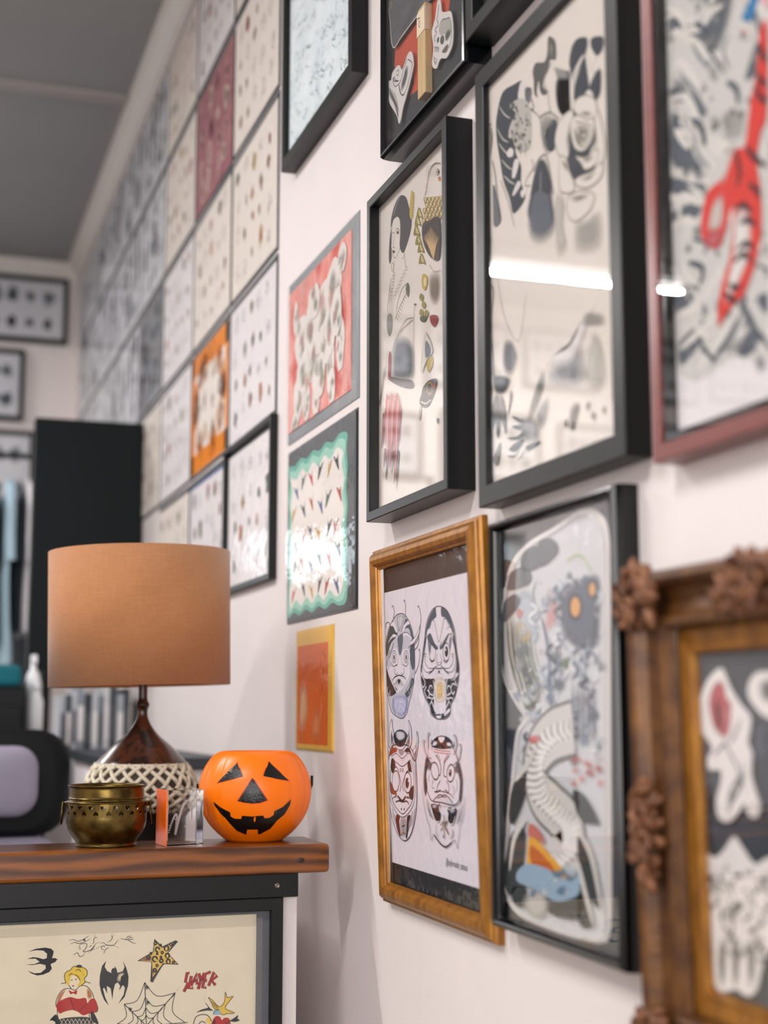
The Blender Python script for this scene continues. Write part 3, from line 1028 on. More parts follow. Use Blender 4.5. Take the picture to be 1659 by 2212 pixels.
box('glass', (-p.w / 2 + 0.009, -0.0345, 0.009), (p.w / 2 - 0.009, -0.033, p.h - 0.009), GLASS, p.e)

# --- small black frame at the top edge of the view
p = Pic('picture_frame', 'black frame above the large rose drawing, only its lower corner in view', 1.24, 1.634, 2.19, 2.62, flat_prof(0.04, 0.022, 0.012), BLK, BLKM, 0.022, glass=GLASS)
p.ink.use(1000, 0, 4)
p.ink.fill([(300, -60), (420, -160), (520, -260), (420, -300), (320, -180)], (196, 96, 60))
p.done()

# --- red-brown frame: waves and tiger
p = Pic('picture_frame', 'red-brown lacquered frame with red tiger among grey waves', 0.76, 1.19, 1.556, 2.2, flat_prof(0.03, 0.017, 0.003), MAHO, PAPERW, 0.016, glass=GLASS)
frame_e = p.e
sub = frame_rails(p.e, p.w - 0.033, p.h - 0.033, [(0, 0.012), (0, 0.0265), (0.008, 0.0265), (0.009, 0.016)], BLKG, z0=0.0165, name='inner_slip')
k = p.ink.use(1360, 0, 2.168)
WL, WD, WM = (196, 194, 190), (92, 100, 110), (140, 144, 148)
k.fill([(165, -60), (648, -60), (648, 1500), (600, 1680), (540, 1680), (460, 1690), (330, 1780), (230, 1740), (180, 1500), (180, 1240), (175, 800)], (212, 210, 206))
for pts in ([(165, 60), (200, 90), (330, 110), (420, 60), (450, -60), (500, -60), (470, 120), (400, 270), (330, 200), (240, 170), (180, 170)],
            [(185, 410), (260, 410), (370, 510), (340, 560), (260, 480), (190, 480)], [(190, 520), (260, 560), (300, 720), (370, 830), (300, 830), (190, 760)],
            [(540, 360), (600, 180), (600, 330), (560, 380)], [(190, 820), (380, 850), (330, 900), (200, 910)], [(200, 990), (330, 940), (330, 1010), (220, 1060)], [(210, 1350), (330, 1340), (250, 1470), (210, 1460)],
            [(230, 1600), (380, 1480), (340, 1600), (240, 1720)], [(420, 1620), (520, 1440), (500, 1560), (380, 1720)], [(500, 1640), (580, 1520), (620, 1600), (540, 1680)], [(590, 1400), (648, 1370), (648, 1480)], [(440, 540), (470, 560), (480, 620), (450, 600)]):
    k.soft(pts, WD, 1.0, 0.7)
for pts in ([(165, 100), (210, 60), (260, 90), (320, 110)], [(180, 240), (210, 150), (290, 190), (370, 260), (440, 260), (470, 250)], [(190, 330), (240, 290), (310, 380), (380, 480)], [(190, 470), (260, 450), (320, 560), (350, 700)], [(380, 560), (370, 660), (420, 710), (470, 690)],
            [(330, 560), (340, 720), (410, 800)], [(200, 800), (280, 830), (380, 850)], [(190, 950), (260, 920), (340, 960)], [(200, 1060), (270, 1030), (330, 1070)], [(250, 140), (330, 130), (380, 60), (440, 20)], [(200, 1480), (330, 1420), (440, 1220)], [(230, 1640), (380, 1500), (500, 1300)], [(300, 1740), (420, 1600), (540, 1400)]):
    k.line(pts, 9, (226, 222, 216), taper=True)
for pts in ([(290, 200), (330, 270), (380, 330)], [(230, 340), (300, 420), (360, 520)], [(470, 160), (440, 240), (470, 330)], [(300, 620), (320, 720), (380, 790)]):
    k.line(pts, 5, WM, taper=True)
for i in range(9):
    k.oval(190 + i * 20, 470 + i * 22 + (i % 2) * 16, 14, 22, (214, 210, 204))
    k.oval(190 + i * 26, 805 + (i % 2) * 14, 13, 18, (214, 210, 204))
for x, y in ((480, 530), (520, 540), (405, 590), (470, 590)):
    k.oval(x, y, 13, 26, (60, 66, 74), rot=0.5)
k.soft([(430, 520), (540, 520), (540, 640), (440, 660)], (180, 178, 174), 0.7, 0.4)
R = random.Random(8)
for i in range(60):
    x, y = R.uniform(180, 640), R.uniform(-40, 1700)
    k.soft(rng_blob(R, x, y, R.uniform(24, 70), sx=0.6), (120, 126, 134) if i % 2 else (166, 166, 164), 0.7, 0.2)
for i in range(34):
    x, y = R.uniform(180, 600), R.uniform(-20, 1650)
    k.line([(x, y), (x + R.uniform(20, 70), y + R.uniform(20, 80)), (x + R.uniform(40, 110), y + R.uniform(60, 190))], R.uniform(3, 8), (230, 226, 220) if i % 3 else (84, 92, 102), taper=True)
# tiger
RED = (224, 66, 58)
k.fill([(648, 110), (615, 150), (600, 330), (570, 480), (545, 680), (500, 700), (440, 830), (370, 900), (345, 1000), (340, 1100), (380, 1160), (430, 1150), (470, 1020), (490, 960), (480, 1180), (440, 1320), (420, 1430), (420, 1530), (440, 1500), (480, 1440), (540, 1380), (590, 1240), (620, 1100), (620, 900), (600, 760), (620, 620), (648, 520)], RED)
k.soft([(400, 940), (440, 900), (450, 1000), (430, 1080), (370, 1090), (380, 1000)], (214, 206, 200), 0.9, 0.55)
k.soft([(480, 660), (500, 680), (470, 800), (440, 880), (430, 860), (460, 760)], (222, 200, 196), 0.8, 0.4)
k.soft([(500, 980), (560, 950), (580, 1080), (560, 1230), (500, 1370), (450, 1440), (460, 1330), (490, 1200)], (230, 226, 222), 1.0, 0.65)
k.soft([(630, 640), (648, 620), (648, 780), (620, 760)], (232, 228, 224), 1.0, 0.6)
k.soft([(380, 1080), (450, 1080), (420, 1170), (350, 1150)], (206, 110, 116), 0.8, 0.4)
for pts in ([(605, 200), (630, 260), (648, 290)], [(590, 400), (620, 460), (648, 480)], [(550, 680), (580, 730), (648, 780)], [(500, 700), (520, 800), (510, 880)], [(560, 860), (600, 890), (615, 930)], [(500, 980), (540, 960), (580, 1000)], [(520, 1050), (560, 1030), (600, 1060)], [(510, 1170), (550, 1140), (590, 1170)], [(490, 1230), (540, 1190), (580, 1230)], [(470, 1330), (500, 1350), (530, 1330)], [(450, 1370), (480, 1400), (510, 1410)], [(600, 340), (620, 380), (648, 400)]):
    k.line(pts, 6, (54, 40, 46), taper=True)
k.fill([(530, 90), (560, 20), (590, -60), (620, -60), (590, 60), (570, 100)], (54, 128, 182))
k.oval(545, 150, 16, 12, (224, 120, 140), soft=True, a=0.9)
k.fill([(590, -60), (648, -60), (648, 40)], (236, 180, 186))
p.done()

# --- gilt frame leaning from the wall: four masks
def gold_prof():
    return [(0, 0), (0, 0.008), (0.002, 0.012), (0.006, 0.013), (0.007, 0.016), (0.012, 0.021), (0.018, 0.0225), (0.024, 0.021), (0.027, 0.017), (0.028, 0.0145), (0.031, 0.014), (0.032, 0.010)]


lean = math.atan(0.017 / 0.52)
Mg = Matrix.Translation((0.7, 1.845, 1.043)) @ Matrix.Rotation(R90, 4, 'Z') @ Matrix.Rotation(lean, 4, 'X')
p = Pic('picture_frame', 'gilt moulded frame with four ink daruma masks on white paper', 0, 0, 0, 0, gold_prof(), GOLD, mat('slate_black_backing', (30, 38, 46), 0.4, var=0.3, scale=30, bump=0.3, bscale=90), 0.0045, M=Mg, w=0.43, h=0.523, paper='backing_board')
q = Ink(Mg, p.yp - 0.0012)
q.use(780, 1100, 2.257)
xa, za = q.m((96, 405)).x, q.m((100, 405)).y
xb, zb = q.m((530, 1830)).x, q.m((300, 1770)).y
ztop = (q.m((90, 410)).y + q.m((480, 322)).y) / 2
zbot = (q.m((122, 1712)).y + q.m((528, 1835)).y) / 2
pp = sheet('paper', p.e, -p.w / 2 + 0.030, p.w / 2 - 0.030, zbot, ztop, p.yp - 0.0012, PAPERL)
k = Ink(Mg, p.yp - 0.0012)
k.rect = (-p.w / 2 + 0.0325, p.w / 2 - 0.0325, zbot + 0.001, ztop - 0.001)
k.use(800, 1280, 7.213)
B, BL, GR = (30, 38, 46), (74, 92, 108), (150, 156, 166)
PW = (226, 220, 230)
LW = 1.0
# mask, upper left
out1 = [(480, 325), (400, 360), (330, 470), (270, 620), (235, 850), (200, 1050), (195, 1200), (225, 1400), (255, 1500), (290, 1700), (330, 1850), (400, 1920), (490, 1960), (560, 1900), (600, 1750), (640, 1600), (680, 1400), (695, 1150), (690, 850), (660, 600), (600, 430), (540, 350)]
k.fill(out1, (196, 196, 208))
k.fill([(400, 370), (330, 480), (280, 620), (240, 850), (260, 1000), (320, 800), (420, 660), (400, 540), (330, 500)], (62, 76, 78))
k.fill([(560, 400), (640, 560), (690, 850), (690, 1150), (650, 1190), (610, 960), (640, 740), (600, 560), (520, 560)], BL)
k.fill([(250, 1180), (320, 1300), (420, 1520), (300, 1620), (250, 1460), (215, 1300)], (56, 52, 58))
k.fill([(640, 1340), (600, 1500), (540, 1580), (600, 1640), (650, 1500), (682, 1360)], (84, 92, 96))
k.soft([(420, 340), (540, 350), (500, 520), (440, 620), (420, 500)], (206, 206, 214), 1, 0.5)
for x0, x1 in ((420, 430), (450, 445), (500, 470), (530, 480)):
    k.line([(x0, 370), (x0 + (x1 - x0) * 0.3, 480), (x1 + 10, 610)], 0.9, B)
k.fill([(330, 470), (380, 480), (420, 600), (400, 620), (360, 530), (320, 520)], PW)
k.fill([(590, 440), (620, 480), (560, 520), (520, 600), (500, 610), (520, 520)], PW)
k.fill([(460, 760), (480, 660), (560, 620), (640, 680), (650, 740), (580, 670), (520, 690)], PW)
k.fill([(440, 680), (370, 640), (320, 690), (270, 800), (330, 720), (390, 690)], PW)
k.line([(460, 760), (480, 660), (560, 620), (640, 680), (650, 740)], LW, B)
k.line([(440, 680), (370, 640), (320, 690), (270, 800)], LW, B)
k.fill([(430, 700), (500, 640), (510, 760), (480, 950), (450, 950), (430, 800)], (92, 104, 118))
k.fill([(355, 1150), (320, 1060), (340, 920), (400, 860), (440, 960), (470, 1000), (510, 900), (580, 880), (620, 960), (610, 1120), (620, 1220), (600, 1330), (540, 1450), (470, 1530), (400, 1480), (330, 1380), (290, 1240), (300, 1160)], PW)
k.line([(260, 1160), (300, 1300), (350, 1420), (410, 1540), (450, 1530)], 3.6, PW)
k.line([(255, 1160), (280, 1290), (330, 1410), (405, 1545)], LW, B)
k.line([(645, 1250), (600, 1400), (540, 1540)], 2.8, PW)
k.line([(650, 1250), (610, 1400), (545, 1545)], LW, B)
for cx in (372, 562):
    k.ring(cx, 1000, 36, 95, 1.0, B)
    k.ring(cx, 1005, 24, 64, 0.8, B)
    k.oval(cx, 1010, 12, 40, (80, 92, 104))
k.line([(330, 1080), (360, 1150), (420, 1120)], 1.1, B)
k.line([(510, 1110), (560, 1150), (600, 1090)], 1.1, B)
k.line([(385, 1180), (380, 1250), (410, 1280), (430, 1250)], 1.0, B)
k.line([(525, 1170), (525, 1250), (500, 1280), (480, 1250)], 1.0, B)
k.line([(440, 960), (430, 1100), (400, 1150)], 0.8, B)
k.line([(490, 960), (490, 1100), (520, 1150)], 0.8, B)
k.line([(350, 1370), (380, 1320), (450, 1290), (520, 1310), (550, 1350)], 1.8, B)
for dx in (-90, -55, -20, 20, 50, 80):
    k.line([(445 + dx * 0.25, 1360), (445 + dx * 0.7, 1420), (445 + dx, 1480 - abs(dx) * 0.3)], 1.1, B, taper=True)
k.soft([(420, 1345), (480, 1345), (460, 1430), (440, 1430)], B, 1, 0.4)
k.soft([(350, 1620), (440, 1590), (560, 1600), (600, 1700), (570, 1880), (490, 1950), (400, 1900), (340, 1780)], (190, 190, 222), 1, 0.6)
k.line([(560, 1620), (570, 1760), (530, 1900)], 3, (110, 122, 176))
k.line([(360, 1650), (350, 1780), (400, 1900)], 2, (124, 130, 180))
for pts in ([(280, 1460), (270, 1540), (300, 1600)], [(315, 1520), (305, 1580), (330, 1640)], [(600, 1540), (615, 1600), (590, 1640)], [(630, 1480), (640, 1560), (620, 1620)]):
    k.line(pts, 1.6, PW, taper=True)
k.line([(440, 1700), (520, 1700)], 1.2, (236, 230, 222))
k.line([(480, 1650), (470, 1760), (430, 1860)], 1.2, (236, 230, 222))
k.line([(480, 1760), (540, 1850)], 1.2, (236, 230, 222))
k.line(out1, LW, B, closed=True)
for pts in ([(360, 400), (375, 300), (365, 225), (345, 205), (340, 245)], [(545, 400), (552, 260), (545, 140), (530, 115), (527, 150)], [(600, 860), (700, 720), (765, 560), (792, 420), (775, 270), (750, 205), (742, 240)],
            [(640, 860), (730, 760), (775, 600), (780, 500)], [(345, 760), (335, 600), (300, 480), (265, 465), (245, 500), (250, 560)], [(300, 1020), (345, 860), (360, 780)], [(235, 1400), (230, 1250), (270, 1060), (310, 900)], [(700, 1270), (750, 1130), (775, 980), (768, 880), (760, 910)], [(640, 870), (690, 890), (740, 830), (765, 700)]):
    k.line(pts, 1.2, (70, 76, 86))
k.fill([(640, 760), (720, 660), (765, 560), (760, 640), (690, 780), (620, 830)], PW)
k.line([(640, 760), (720, 660), (770, 540)], 1.0, B)
k.line([(620, 830), (690, 780), (762, 650)], 1.0, B)
# mask, upper right
out2 = [(1100, 215), (1010, 235), (940, 320), (880, 480), (855, 680), (825, 950), (795, 1150), (798, 1400), (850, 1620), (930, 1770), (945, 1880), (1010, 1950), (1100, 1972), (1200, 1950), (1250, 1870), (1257, 1750), (1330, 1600), (1380, 1350), (1388, 1150), (1350, 900), (1320, 600), (1270, 430), (1200, 280)]
k.fill(out2, PW)
k.fill([(1015, 240), (945, 330), (885, 490), (860, 680), (930, 540), (960, 440), (1030, 380), (1028, 300)], BL)
k.fill([(1112, 225), (1190, 275), (1262, 425), (1310, 600), (1300, 640), (1240, 510), (1180, 400), (1112, 350)], BL)
k.fill([(855, 700), (830, 950), (800, 1150), (800, 1250), (840, 1000), (880, 720)], BL)
k.fill([(1310, 640), (1345, 900), (1385, 1150), (1380, 1300), (1345, 1240), (1340, 1000), (1290, 720)], (52, 66, 76))
k.fill([(800, 1290), (860, 1350), (1000, 1345), (1000, 1500), (1000, 1650), (1005, 1850), (1170, 1870), (1180, 1640), (1170, 1350), (1290, 1370), (1382, 1290), (1360, 1480), (1320, 1610), (1250, 1740), (1250, 1860), (1190, 1940), (1100, 1965), (1010, 1940), (950, 1870), (935, 1770), (855, 1610), (810, 1440)], B)
k.soft([(1000, 1340), (1180, 1340), (1180, 1650), (1130, 1720), (1040, 1720), (1000, 1600)], (218, 206, 196), 1, 0.75)
k.soft([(1040, 1420), (1130, 1400), (1130, 1640), (1050, 1660)], (226, 192, 130), 1, 0.4)
for pts in ([(1050, 1470), (1080, 1400), (1125, 1420)], [(1060, 1530), (1110, 1510)], [(1090, 1450), (1080, 1580), (1050, 1650)], [(1070, 1590), (1110, 1580), (1140, 1660)]):
    k.line(pts, 1.2, (196, 150, 80))
for pts in ([(880, 1460), (850, 1540), (900, 1640), (930, 1560), (890, 1520)], [(980, 1600), (920, 1560), (925, 1470), (960, 1450), (970, 1500)], [(1200, 1600), (1260, 1560), (1250, 1470), (1215, 1455), (1205, 1500)], [(1330, 1440), (1290, 1420), (1260, 1500), (1290, 1580), (1320, 1540)],
            [(810, 1300), (860, 1400), (830, 1480), (815, 1440)], [(1380, 1260), (1320, 1340), (1360, 1460), (1380, 1400)], [(930, 1750), (960, 1700), (980, 1740)], [(1210, 1750), (1230, 1700), (1250, 1740)], [(1000, 1640), (960, 1680), (1010, 1830)], [(1190, 1640), (1230, 1680), (1175, 1820)], [(880, 1640), (930, 1640), (985, 1660)], [(1195, 1660), (1260, 1640), (1300, 1660)], [(985, 1370), (1000, 1500), (985, 1640)], [(1200, 1350), (1180, 1480), (1190, 1640)]):
    k.line(pts, 1.9, PW)
k.fill([(1020, 1870), (1105, 1870), (1100, 1960), (1040, 1950)], PW)
k.line([(1020, 1905), (1105, 1905)], 2, B)
k.fill([(1160, 1880), (1245, 1800), (1245, 1850), (1165, 1925)], PW)
k.fill([(900, 560), (880, 640), (910, 760), (960, 820), (1010, 880), (1050, 890), (1060, 830), (1000, 760), (960, 640)], BL)
k.fill([(1280, 600), (1240, 640), (1190, 760), (1140, 860), (1095, 890), (1090, 820), (1140, 700), (1200, 560), (1250, 530)], BL)
k.fill([(905, 570), (880, 640), (890, 690), (940, 640), (1010, 800), (1060, 850), (1000, 680), (950, 600)], PW)
k.fill([(1275, 590), (1250, 540), (1200, 570), (1140, 680), (1100, 850), (1160, 740), (1220, 650), (1260, 640)], PW)
k.line([(985, 390), (1030, 580), (1075, 770), (1120, 580), (1160, 380)], LW, B)
k.line([(940, 560), (960, 440), (990, 430)], LW, B)
k.line([(1225, 510), (1190, 410), (1160, 410)], LW, B)
k.line([(985, 390), (1020, 380), (1025, 250)], LW, B)
k.line([(1160, 370), (1115, 360), (1112, 230)], LW, B)
k.line([(900, 570), (880, 640), (890, 690), (940, 640), (1000, 780), (1050, 850)], LW, B)
k.line([(1245, 520), (1285, 600), (1270, 650), (1220, 650), (1150, 760), (1100, 850)], LW, B)
k.soft([(900, 700), (960, 820), (940, 1000), (900, 860)], (120, 130, 146), 0.9, 0.3)
k.soft([(1240, 680), (1280, 700), (1250, 950), (1230, 800)], (120, 130, 146), 0.9, 0.3)
k.ring(972, 935, 50, 130, 1.1, B)
k.ring(1190, 925, 52, 140, 1.3, B)
k.oval(1192, 920, 26, 84, B)
k.oval(1180, 890, 8, 22, PW)
k.line([(930, 1030), (960, 1080), (1010, 1050)], 1.4, B)
k.line([(1140, 1050), (1190, 1090), (1230, 1030)], 1.4, B)
k.line([(1050, 960), (1035, 1080), (1050, 1120), (1075, 1130)], 0.9, B)
k.line([(1100, 960), (1120, 1080), (1105, 1120), (1075, 1130)], 0.9, B)
k.fill([(1055, 1090), (1068, 1080), (1066, 1105)], B)
k.fill([(1090, 1090), (1105, 1080), (1100, 1108)], B)
k.line([(1030, 1190), (1060, 1180), (1075, 1188), (1095, 1180), (1125, 1192)], 1.6, B)
k.soft([(1050, 1215), (1100, 1215), (1078, 1260)], B, 1, 0.3)
for s, c in ((-1, 1075), (1, 1075)):
    k.line([(c + s * 25, 1140), (c + s * 70, 1180), (c + s * 120, 1240), (c + s * 165, 1275)], 2.4, BL, taper=True)
    k.line([(c + s * 60, 1170), (c + s * 150, 1180), (c + s * 220, 1080), (c + s * 200, 950)], 0.9, B)
    k.line([(c + s * 200, 950), (c + s * 225, 960), (c + s * 215, 1020)], 0.9, B)
    k.line([(c + s * 80, 1210), (c + s * 200, 1240), (c + s * 260, 1100), (c + s * 245, 860), (c + s * 180, 640)], 1.0, B)
    k.line([(c, 1250), (c + s * 80, 1300), (c + s * 170, 1350), (c + s * 240, 1320), (c + s * 275, 1150)], 1.3, B)
k.line([(850, 1280), (950, 1330), (1075, 1275), (1200, 1330), (1320, 1280)], 3.0, PW)
k.line(out2, 1.3, B, closed=True)
# mask, lower left
k.use(800, 1540, 6.143)
out3 = [(300, 440), (262, 560), (240, 720), (245, 1000), (258, 1180), (300, 1400), (370, 1600), (460, 1695), (540, 1620), (600, 1400), (625, 1100), (612, 720), (590, 560), (520, 440), (405, 420)]
k.fill(out3, PW)
for pts in ([(290, 85), (262, 180), (262, 380), (300, 460), (320, 300), (300, 190)], [(510, 95), (545, 190), (550, 400), (500, 480), (500, 320), (525, 220)], [(197, 210), (185, 330), (215, 520), (245, 620), (270, 480), (215, 380)], [(622, 240), (642, 360), (625, 530), (600, 640), (570, 520), (620, 400)]):
    k.fill(pts, PW)
    k.line(pts, 1.2, B, closed=True)
    k.soft([((a[0] * 2 + pts[3][0]) / 3, (a[1] * 2 + pts[3][1]) / 3) for a in pts], (84, 90, 98), 0.8, 0.3)
k.oval(405, 335, 95, 115, B)
k.soft([(350, 240), (460, 250), (470, 330), (405, 370), (350, 330)], (206, 204, 214), 1, 0.6)
k.line([(312, 330), (340, 430), (405, 480), (465, 430), (500, 330)], 2.6, PW)
k.line([(308, 330), (335, 440), (405, 492), (475, 440), (505, 330)], 1.1, B)
k.fill([(260, 560), (300, 460), (360, 480), (340, 540), (290, 560)], (150, 62, 44))
k.fill([(460, 500), (520, 460), (560, 560), (600, 650), (560, 600), (500, 540)], B)
k.soft([(370, 490), (470, 490), (440, 560), (400, 570)], (150, 152, 160), 0.8, 0.4)
for pts in ([(270, 660), (310, 600), (340, 700), (300, 800)], [(500, 680), (530, 640), (555, 760), (520, 780)], [(270, 900), (310, 980), (360, 1080), (280, 1060)], [(580, 960), (585, 1120), (545, 1150), (520, 1060)]):
    k.fill(pts, (150, 70, 56) if pts[0][1] == 900 else B)
k.line([(285, 580), (350, 540), (430, 610), (510, 540), (560, 600), (590, 760), (595, 1000), (580, 1180), (520, 1300), (440, 1370), (350, 1300), (290, 1160), (262, 980), (265, 760), (285, 580)], 4.2, PW)
k.line([(285, 580), (350, 535), (430, 605), (510, 535), (565, 600), (600, 760), (605, 1000), (590, 1180), (530, 1310), (440, 1385), (345, 1310), (280, 1160), (252, 980), (258, 760)], 1.2, B)
k.line([(310, 620), (370, 670), (430, 710), (490, 670), (540, 630), (580, 780), (585, 1000), (560, 1180), (500, 1280), (440, 1340), (370, 1280), (310, 1180), (275, 1000), (275, 800), (310, 620)], 1.2, B)
k.oval(345, 905, 44, 135, PW)
k.ring(345, 905, 46, 137, 1.6, B)
k.oval(505, 925, 44, 135, PW)
k.ring(505, 925, 46, 137, 1.8, B)
k.oval(498, 930, 24, 72, B)
k.oval(515, 900, 7, 18, PW)
for cx in (408, 438):
    k.ring(cx, 758, 8, 20, 0.9, B)
k.line([(300, 740), (360, 720), (400, 860), (415, 960), (400, 1040)], 1.4, B)
k.line([(560, 780), (500, 770), (460, 860), (435, 960), (455, 1040)], 1.4, B)
k.fill([(370, 1090), (400, 1120), (435, 1150), (470, 1100), (480, 1120), (440, 1175), (390, 1150)], B)
k.line([(345, 1180), (390, 1165), (435, 1180), (490, 1170), (520, 1210)], 2.0, B)
for s in (0, 1, 2):
    k.line([(300 + s * 22, 1140 - s * 14), (330 + s * 14, 1110 - s * 10), (350 + s * 10, 1120)], 0.9, B)
    k.line([(560 - s * 22, 1150 - s * 14), (530 - s * 14, 1130 - s * 12), (500 - s * 8, 1130)], 0.9, B)
k.oval(420, 1275, 6, 16, B)
k.oval(456, 1277, 6, 16, B)
k.fill([(355, 1350), (400, 1380), (390, 1440), (410, 1640), (370, 1560), (350, 1460)], (104, 44, 36))
k.fill([(500, 1370), (540, 1360), (520, 1460), (500, 1640), (480, 1650), (490, 1480)], B)
k.soft([(400, 1390), (490, 1390), (490, 1640), (410, 1640)], (178, 172, 176), 0.9, 0.5)
for pts in ([(300, 1260), (320, 1380), (350, 1480)], [(330, 1330), (350, 1440), (380, 1560)], [(570, 1290), (555, 1400), (540, 1520)], [(600, 1250), (585, 1380), (560, 1500)], [(545, 1350), (530, 1480), (510, 1580)]):
    k.line(pts, 1.8, (88, 92, 98), taper=True)
k.line([(445, 1430), (448, 1600)], 1.8, (96, 66, 40))
k.line([(425, 1510), (470, 1490)], 1.8, (96, 66, 40))
k.line([(415, 1620), (448, 1590), (475, 1610)], 1.8, (140, 96, 60))
k.line(out3, 1.3, B, closed=True)
# mask, lower right
out4 = [(760, 570), (730, 750), (720, 950), (745, 1100), (800, 1200), (960, 1230), (1120, 1240), (1200, 1180), (1228, 1000), (1225, 820), (1180, 640), (1100, 430), (960, 306), (830, 400)]
k.fill(out4, PW)
k.fill([(820, 410), (880, 335), (960, 306), (1060, 340), (1110, 440), (1050, 475), (950, 480), (840, 455)], B)
k.fill([(915, 320), (995, 320), (985, 370), (955, 395), (930, 375)], PW)
k.soft([(850, 370), (900, 380), (890, 430), (830, 440)], PW, 1, 0.5)
k.soft([(1020, 390), (1070, 390), (1095, 440), (1030, 440)], PW, 1, 0.5)
k.fill([(840, 470), (1080, 510), (1075, 540), (960, 530), (850, 510)], (232, 206, 212))
for pts in ([(860, 480), (940, 500), (1075, 510)], [(850, 515), (960, 535), (1075, 545)]):
    k.line(pts, 1.0, (120, 70, 80))
for pts in ([(900, 540), (930, 600), (940, 640)], [(1040, 550), (1000, 610), (985, 660)], [(880, 550), (910, 600)], [(1060, 560), (1020, 620)]):
    k.line(pts, 1.4, (140, 70, 76))
for pts in ([(820, 610), (760, 560), (720, 470), (715, 380), (725, 362), (732, 385)], [(790, 600), (770, 450), (770, 320), (785, 260), (792, 290)], [(830, 500), (815, 400), (820, 345)], [(1120, 690), (1180, 620), (1205, 500), (1208, 420), (1196, 412), (1190, 440)], [(1120, 560), (1150, 430), (1140, 320), (1125, 290), (1118, 320)], [(1080, 480), (1110, 420), (1105, 380)]):
    k.line(pts, 3.0, PW)
    k.line([(a[0] - 7, a[1]) for a in pts], 0.9, (92, 84, 90))
    k.line([(a[0] + 7, a[1]) for a in pts], 0.9, (92, 84, 90))
k.fill([(760, 590), (735, 750), (725, 950), (745, 1090), (770, 1000), (755, 800), (800, 640)], (66, 66, 72))
k.fill([(1180, 660), (1222, 830), (1228, 1000), (1205, 1180), (1190, 1100), (1200, 900), (1150, 700)], (78, 80, 86))
k.soft([(770, 650), (830, 640), (830, 760), (770, 760)], (90, 92, 98), 0.9, 0.3)
k.soft([(1120, 700), (1190, 700), (1190, 800), (1130, 800)], (96, 98, 104), 0.9, 0.3)
k.oval(870, 770, 48, 112, PW, rot=-0.12)
k.ring(870, 770, 50, 115, 2.0, B, rot=-0.12)
k.oval(1080, 800, 48, 112, PW, rot=0.08)
k.ring(1080, 800, 50, 115, 2.0, B, rot=0.08)
k.oval(1073, 795, 20, 50, (54, 36, 40))
k.oval(1065, 775, 6, 14, PW)
k.line([(880, 560), (930, 640), (950, 740), (940, 820), (925, 830)], 1.6, B)
k.line([(1060, 570), (1000, 650), (985, 760), (990, 830), (1020, 850)], 1.6, B)
k.line([(940, 900), (905, 970), (900, 1040), (940, 1020), (945, 1040)], 1.2, B)
k.line([(1020, 900), (1055, 970), (1050, 1050), (1015, 1020), (1005, 1040)], 1.2, B)
k.soft([(890, 1020), (920, 1060), (870, 1060)], B, 0.8, 0.3)
k.soft([(1040, 1040), (1060, 1060), (1030, 1070)], B, 0.8, 0.3)
k.fill([(850, 1160), (910, 1100), (970, 1080), (1020, 1090), (1110, 1190), (1110, 1215), (980, 1195), (860, 1175)], (214, 208, 216))
k.line([(850, 1160), (910, 1100), (950, 1085), (970, 1100), (1000, 1085), (1060, 1130), (1110, 1200)], 1.6, B)
k.line([(900, 1130), (970, 1110), (1020, 1120)], 1.4, B)
k.line([(770, 1040), (800, 1120), (840, 1170), (960, 1190), (1110, 1225), (1180, 1180), (1200, 1090)], 1.6, B)
k.line([(860, 1045), (960, 1040), (1060, 1070), (1120, 1130)], 1.2, B)
for pts in ([(800, 820), (780, 880), (800, 900)], [(850, 880), (830, 980), (860, 1000)], [(1150, 880), (1170, 960), (1150, 1050)], [(1110, 960), (1130, 1040), (1110, 1090)]):
    k.line(pts, 0.8, (120, 118, 124))
out4b = [(705, 1000), (712, 1150), (760, 1400), (795, 1500), (805, 1560), (822, 1690), (850, 1615), (880, 1640), (940, 1740), (1020, 1775), (1110, 1700), (1140, 1700), (1172, 1800), (1180, 1700), (1195, 1590), (1200, 1500), (1250, 1350), (1255, 1100)]
k.line(out4b, 1.0, (92, 92, 98))
k.line([(860, 1620), (900, 1680), (960, 1750), (1020, 1775), (1090, 1720)], 2.2, B)
k.fill([(820, 1210), (900, 1215), (915, 1290), (940, 1330), (935, 1410), (900, 1440), (860, 1380), (835, 1290)], B)
k.fill([(1050, 1330), (1040, 1290), (1100, 1290), (1150, 1260), (1150, 1340), (1120, 1450), (1080, 1470), (1045, 1420)], B)
k.soft([(830, 1210), (900, 1210), (900, 1260), (840, 1270)], (190, 184, 194), 0.9, 0.3)
k.soft([(1070, 1290), (1140, 1270), (1130, 1320), (1070, 1330)], (190, 184, 194), 0.9, 0.3)
k.line([(915, 1290), (905, 1230), (935, 1215), (940, 1270)], 1.2, B)
k.line([(1060, 1330), (1040, 1300), (1060, 1260), (1090, 1270)], 1.2, B)
k.line([(840, 1330), (880, 1430), (925, 1440)], 1.4, PW)
k.line([(1060, 1470), (1110, 1470), (1140, 1370)], 1.4, PW)
for pts in ([(780, 1150), (800, 1300), (850, 1420)], [(760, 1120), (775, 1260), (820, 1400)], [(1200, 1240), (1180, 1400), (1160, 1480)], [(1230, 1200), (1215, 1350), (1190, 1450)]):
    k.line(pts, 1.8, (84, 86, 92), taper=True)
k.line([(890, 1480), (880, 1560), (910, 1640)], 1.0, (110, 110, 116))
k.line([(1100, 1540), (1110, 1600), (1080, 1680)], 2.0, (84, 84, 90), taper=True)
GK = (122, 92, 58)
k.line([(990, 1350), (992, 1460), (990, 1650), (975, 1620)], 2.0, GK)
k.line([(945, 1490), (985, 1440), (970, 1520), (945, 1560)], 1.6, GK)
k.line([(1030, 1430), (1005, 1500), (1030, 1560), (1050, 1610)], 2.6, GK)
